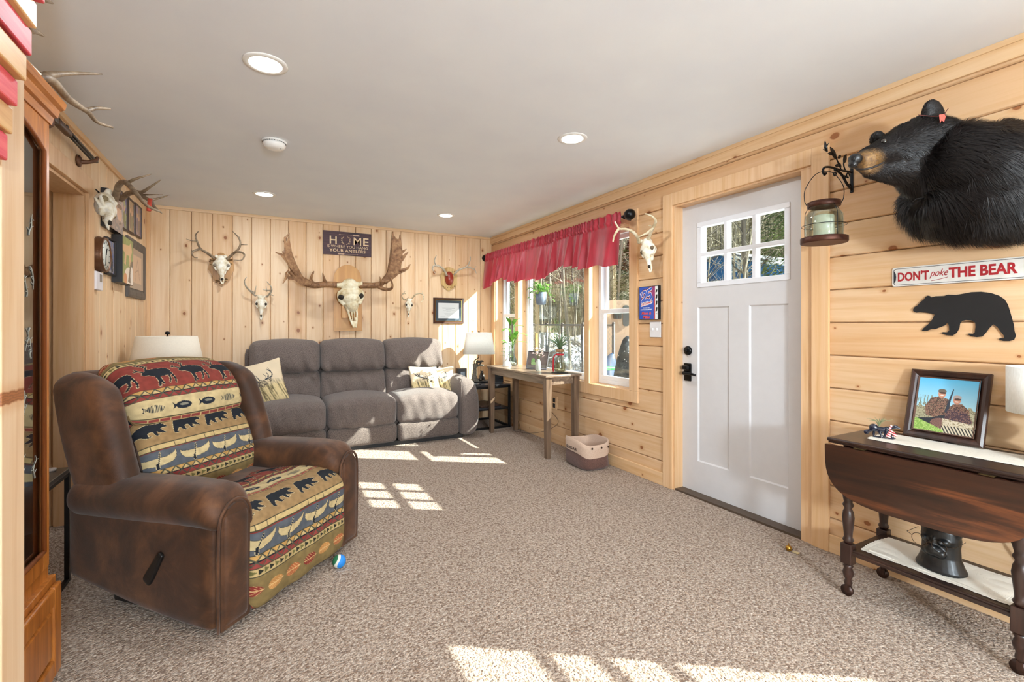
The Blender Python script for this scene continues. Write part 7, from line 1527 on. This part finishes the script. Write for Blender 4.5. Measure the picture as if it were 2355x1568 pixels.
# chain-link fence
t = thing('chain_link_fence', 'chain-link fence with dark posts crossing the snowy yard', 'fence', (5.0, 7.4, -.5)); L0 = t.location.copy(); FP = [PX(p, 750, 5.0).y for p in (1340, 1293, 1257, 1226)]; FP = [5.9]+FP+[9.3, 10.1]
M_GALV = mat('6f6a66', .5, .5)
for y in FP: mb = MB(); mb.tube([(5, y, -.6), (5, y, 1.24)], .024, 8, sub=1); mb.ell((5, y, 1.25), (.028, .028, .02), n=10, m=6); mb.build('post', M_GALV, t, loc=L0)
mb = MB(); mb.tube([(5, FP[0], 1.215), (5, FP[-1], 1.235)], .018, 8, sub=1); mb.build('top_rail', M_GALV, t, loc=L0)
mb = MB(); Lf = FP[-1]-FP[0]; hh = 1.68; st = .075; n = int((Lf+hh)/st)
for sg in (0, 1):
    for k in range(n):
        a = FP[0]-hh+k*st; y0_, z0_, y1_, z1_ = a, -.48, a+hh, -.48+hh
        if y0_ < FP[0]: z0_ += FP[0]-y0_; y0_ = FP[0]
        if y1_ > FP[-1]: z1_ -= y1_-FP[-1]; y1_ = FP[-1]
        if y1_-y0_ < .02: continue
        if sg: z0_, z1_ = .72-z0_+ -0.0, .72-z1_
        mb.tube([(5+.003*sg, y0_, z0_), (5+.003*sg, y1_, z1_)], .0022, 3, sub=1, cap=False)
mb.build('wire_mesh', mat('8c8f90', .4, .6), t, loc=L0)
mb = MB(); mb.tube([(5.06, PX(1233, 750, 5.06).y, -.6), (5.06, PX(1233, 750, 5.06).y, 1.05)], .035, 10, sub=1); o = mb.build('wooden_stake', wood('stake', '8c6b2c', 'c79c3c', 'z')); tag(o, 'yellowish wooden stake standing behind the fence', 'stake')
# camper, tarp heap, snow banks
t = thing('camper_trailer', 'beige box camper trailer seen in the right window', 'trailer', (6.8, 7.0, -.5)); L0 = t.location.copy(); c0 = PD(1396, 750, 9.0); c1_ = PD(1478, 750, 9.0); dv = (c1_-c0).normalized(); dn_ = Vector((-dv.y, dv.x, 0))
if dn_.y < 0: dn_ = -dn_
fb = lambda u, v, w: (c0.x+dv.x*u+dn_.x*w, c0.y+dv.y*u+dn_.y*w, v)
mb = MB(); mb.prism(rrect(0, -.1, 1.9, 1.70, .10), fb, 2.0); mb.build('body', mat('b99c84', .6, var=.06), t, loc=L0)
mb = MB(); mb.prism(rrect(.30, 1.20, .42, 1.60, .05), lambda u, v, w: fb(u, v, -w), .02); mb.build('window', mat('4a4f52', .2), t, loc=L0)
mb = MB(); mb.prism(rrect(.12, 1.34, .27, 1.46, .02), lambda u, v, w: fb(u, v, -w), .05); mb.build('vent', mat('26282a', .5), t, loc=L0)
for u in (.4, 1.5): mb = MB(); mb.tube([fb(u, -.2, .1), fb(u, -.2, .3)], .3, 20, sub=1); mb.build('wheel', mat('1d1d1e', .8), t, loc=L0)
def mound(name, label, cat, c, rx, ry, h, mt, seed, kind=None):
    def fn(U, V):
        a = U*2*np.pi; r = V; k = nz(np.cos(a)*r*3+5, np.sin(a)*r*3+5, 1.2, seed); return (c[0]+np.cos(a)*r*rx*(1+.2*(k-.5)), c[1]+np.sin(a)*r*ry*(1+.2*(k-.5)), c[2]+h*(1-r**2)**.9*(0.75+.5*k)-.1)
    mb = MB(); mb.grid(fn, 60, 24, 0); o = mb.build(name, mt); return tag(o, label, cat, kind=kind)
M_DSNOW = NT('dirty_snow'); o = M_DSNOW.obj(); f = M_DSNOW.noise(o, 2.2, 6, .7); M_DSNOW.bump(f, .5, .1); M_DSNOW = M_DSNOW.fin(M_DSNOW.ramp(f, [(.34, lin('6f5a46')), (.42, lin('cdb8a4')), (.5, lin('efe2d6'))]), .85)
mound('snow_bank', 'dirty ploughed snow bank in front of the camper', 'snow bank', (5.75, 6.2, -.5), 1.1, .9, 1.15, M_DSNOW, 4); mound('snow_bank', 'long white snow bank behind the chain-link fence', 'snow bank', (8.6, 12.6, -.3), 3.2, 1.3, 1.3, M_SNOW, 7); mound('snow_bank', 'low bluish snow drift near the fence foot', 'snow bank', (6.6, 9.3, -.5), 1.4, 1.8, .7, M_SNOW, 9)
M_TARP = NT('black_tarp'); o = M_TARP.obj(); f = M_TARP.noise(o, 7, 4); v_ = M_TARP.n('TexVoronoi'); M_TARP.L(o, v_.inputs['Vector']); v_.inputs['Scale'].default_value = 26; sp_ = M_TARP.math('LESS_THAN', v_.outputs['Distance'], .14); M_TARP.bump(f, .6, .1); M_TARP = M_TARP.fin(M_TARP.mixc(sp_, M_TARP.ramp(f, [(.3, lin('15181b')), (.7, lin('3c4246'))]), lin('d5dbe2')), .4)
mound('tarp_heap', 'black snow-flecked tarp over a heap just outside the right window', 'tarp', (4.10, 3.92, -.55), .85, .66, 2.05, M_TARP, 3)
mound('blue_tarp', 'dark blue folded tarp beside the black heap', 'tarp', (4.15, 5.05, -.55), .55, .5, 1.35, mat('2f4a6c', .5, var=.3, scale=6), 5)
mb = MB(); mb.box((3.60, 4.50, .66), (3.85, 4.72, .70), bev=.01); mb.tube([(3.72, 4.6, -.5), (3.72, 4.6, .67)], .02, 6, sub=1); o = mb.build('green_stand', mat('4fae6a', .5)); tag(o, 'small bright green plastic stand by the tarps', 'stand')
t = thing('planter_box', 'grey weathered planter box by the fence', 'planter box', (3.9, 5.75, -.5)); mb = MB(); mb.cbox((0, 0, .5), (.34, .34, 1.0), 0, .01); mb.build('box', wood('weathered', '4d4843', '77706a', 'z'), t); mb = MB(); mb.cbox((0, 0, 1.01), (.40, .40, .04), 0, .01); mb.build('lid', mat('a8a6a4', .6), t)
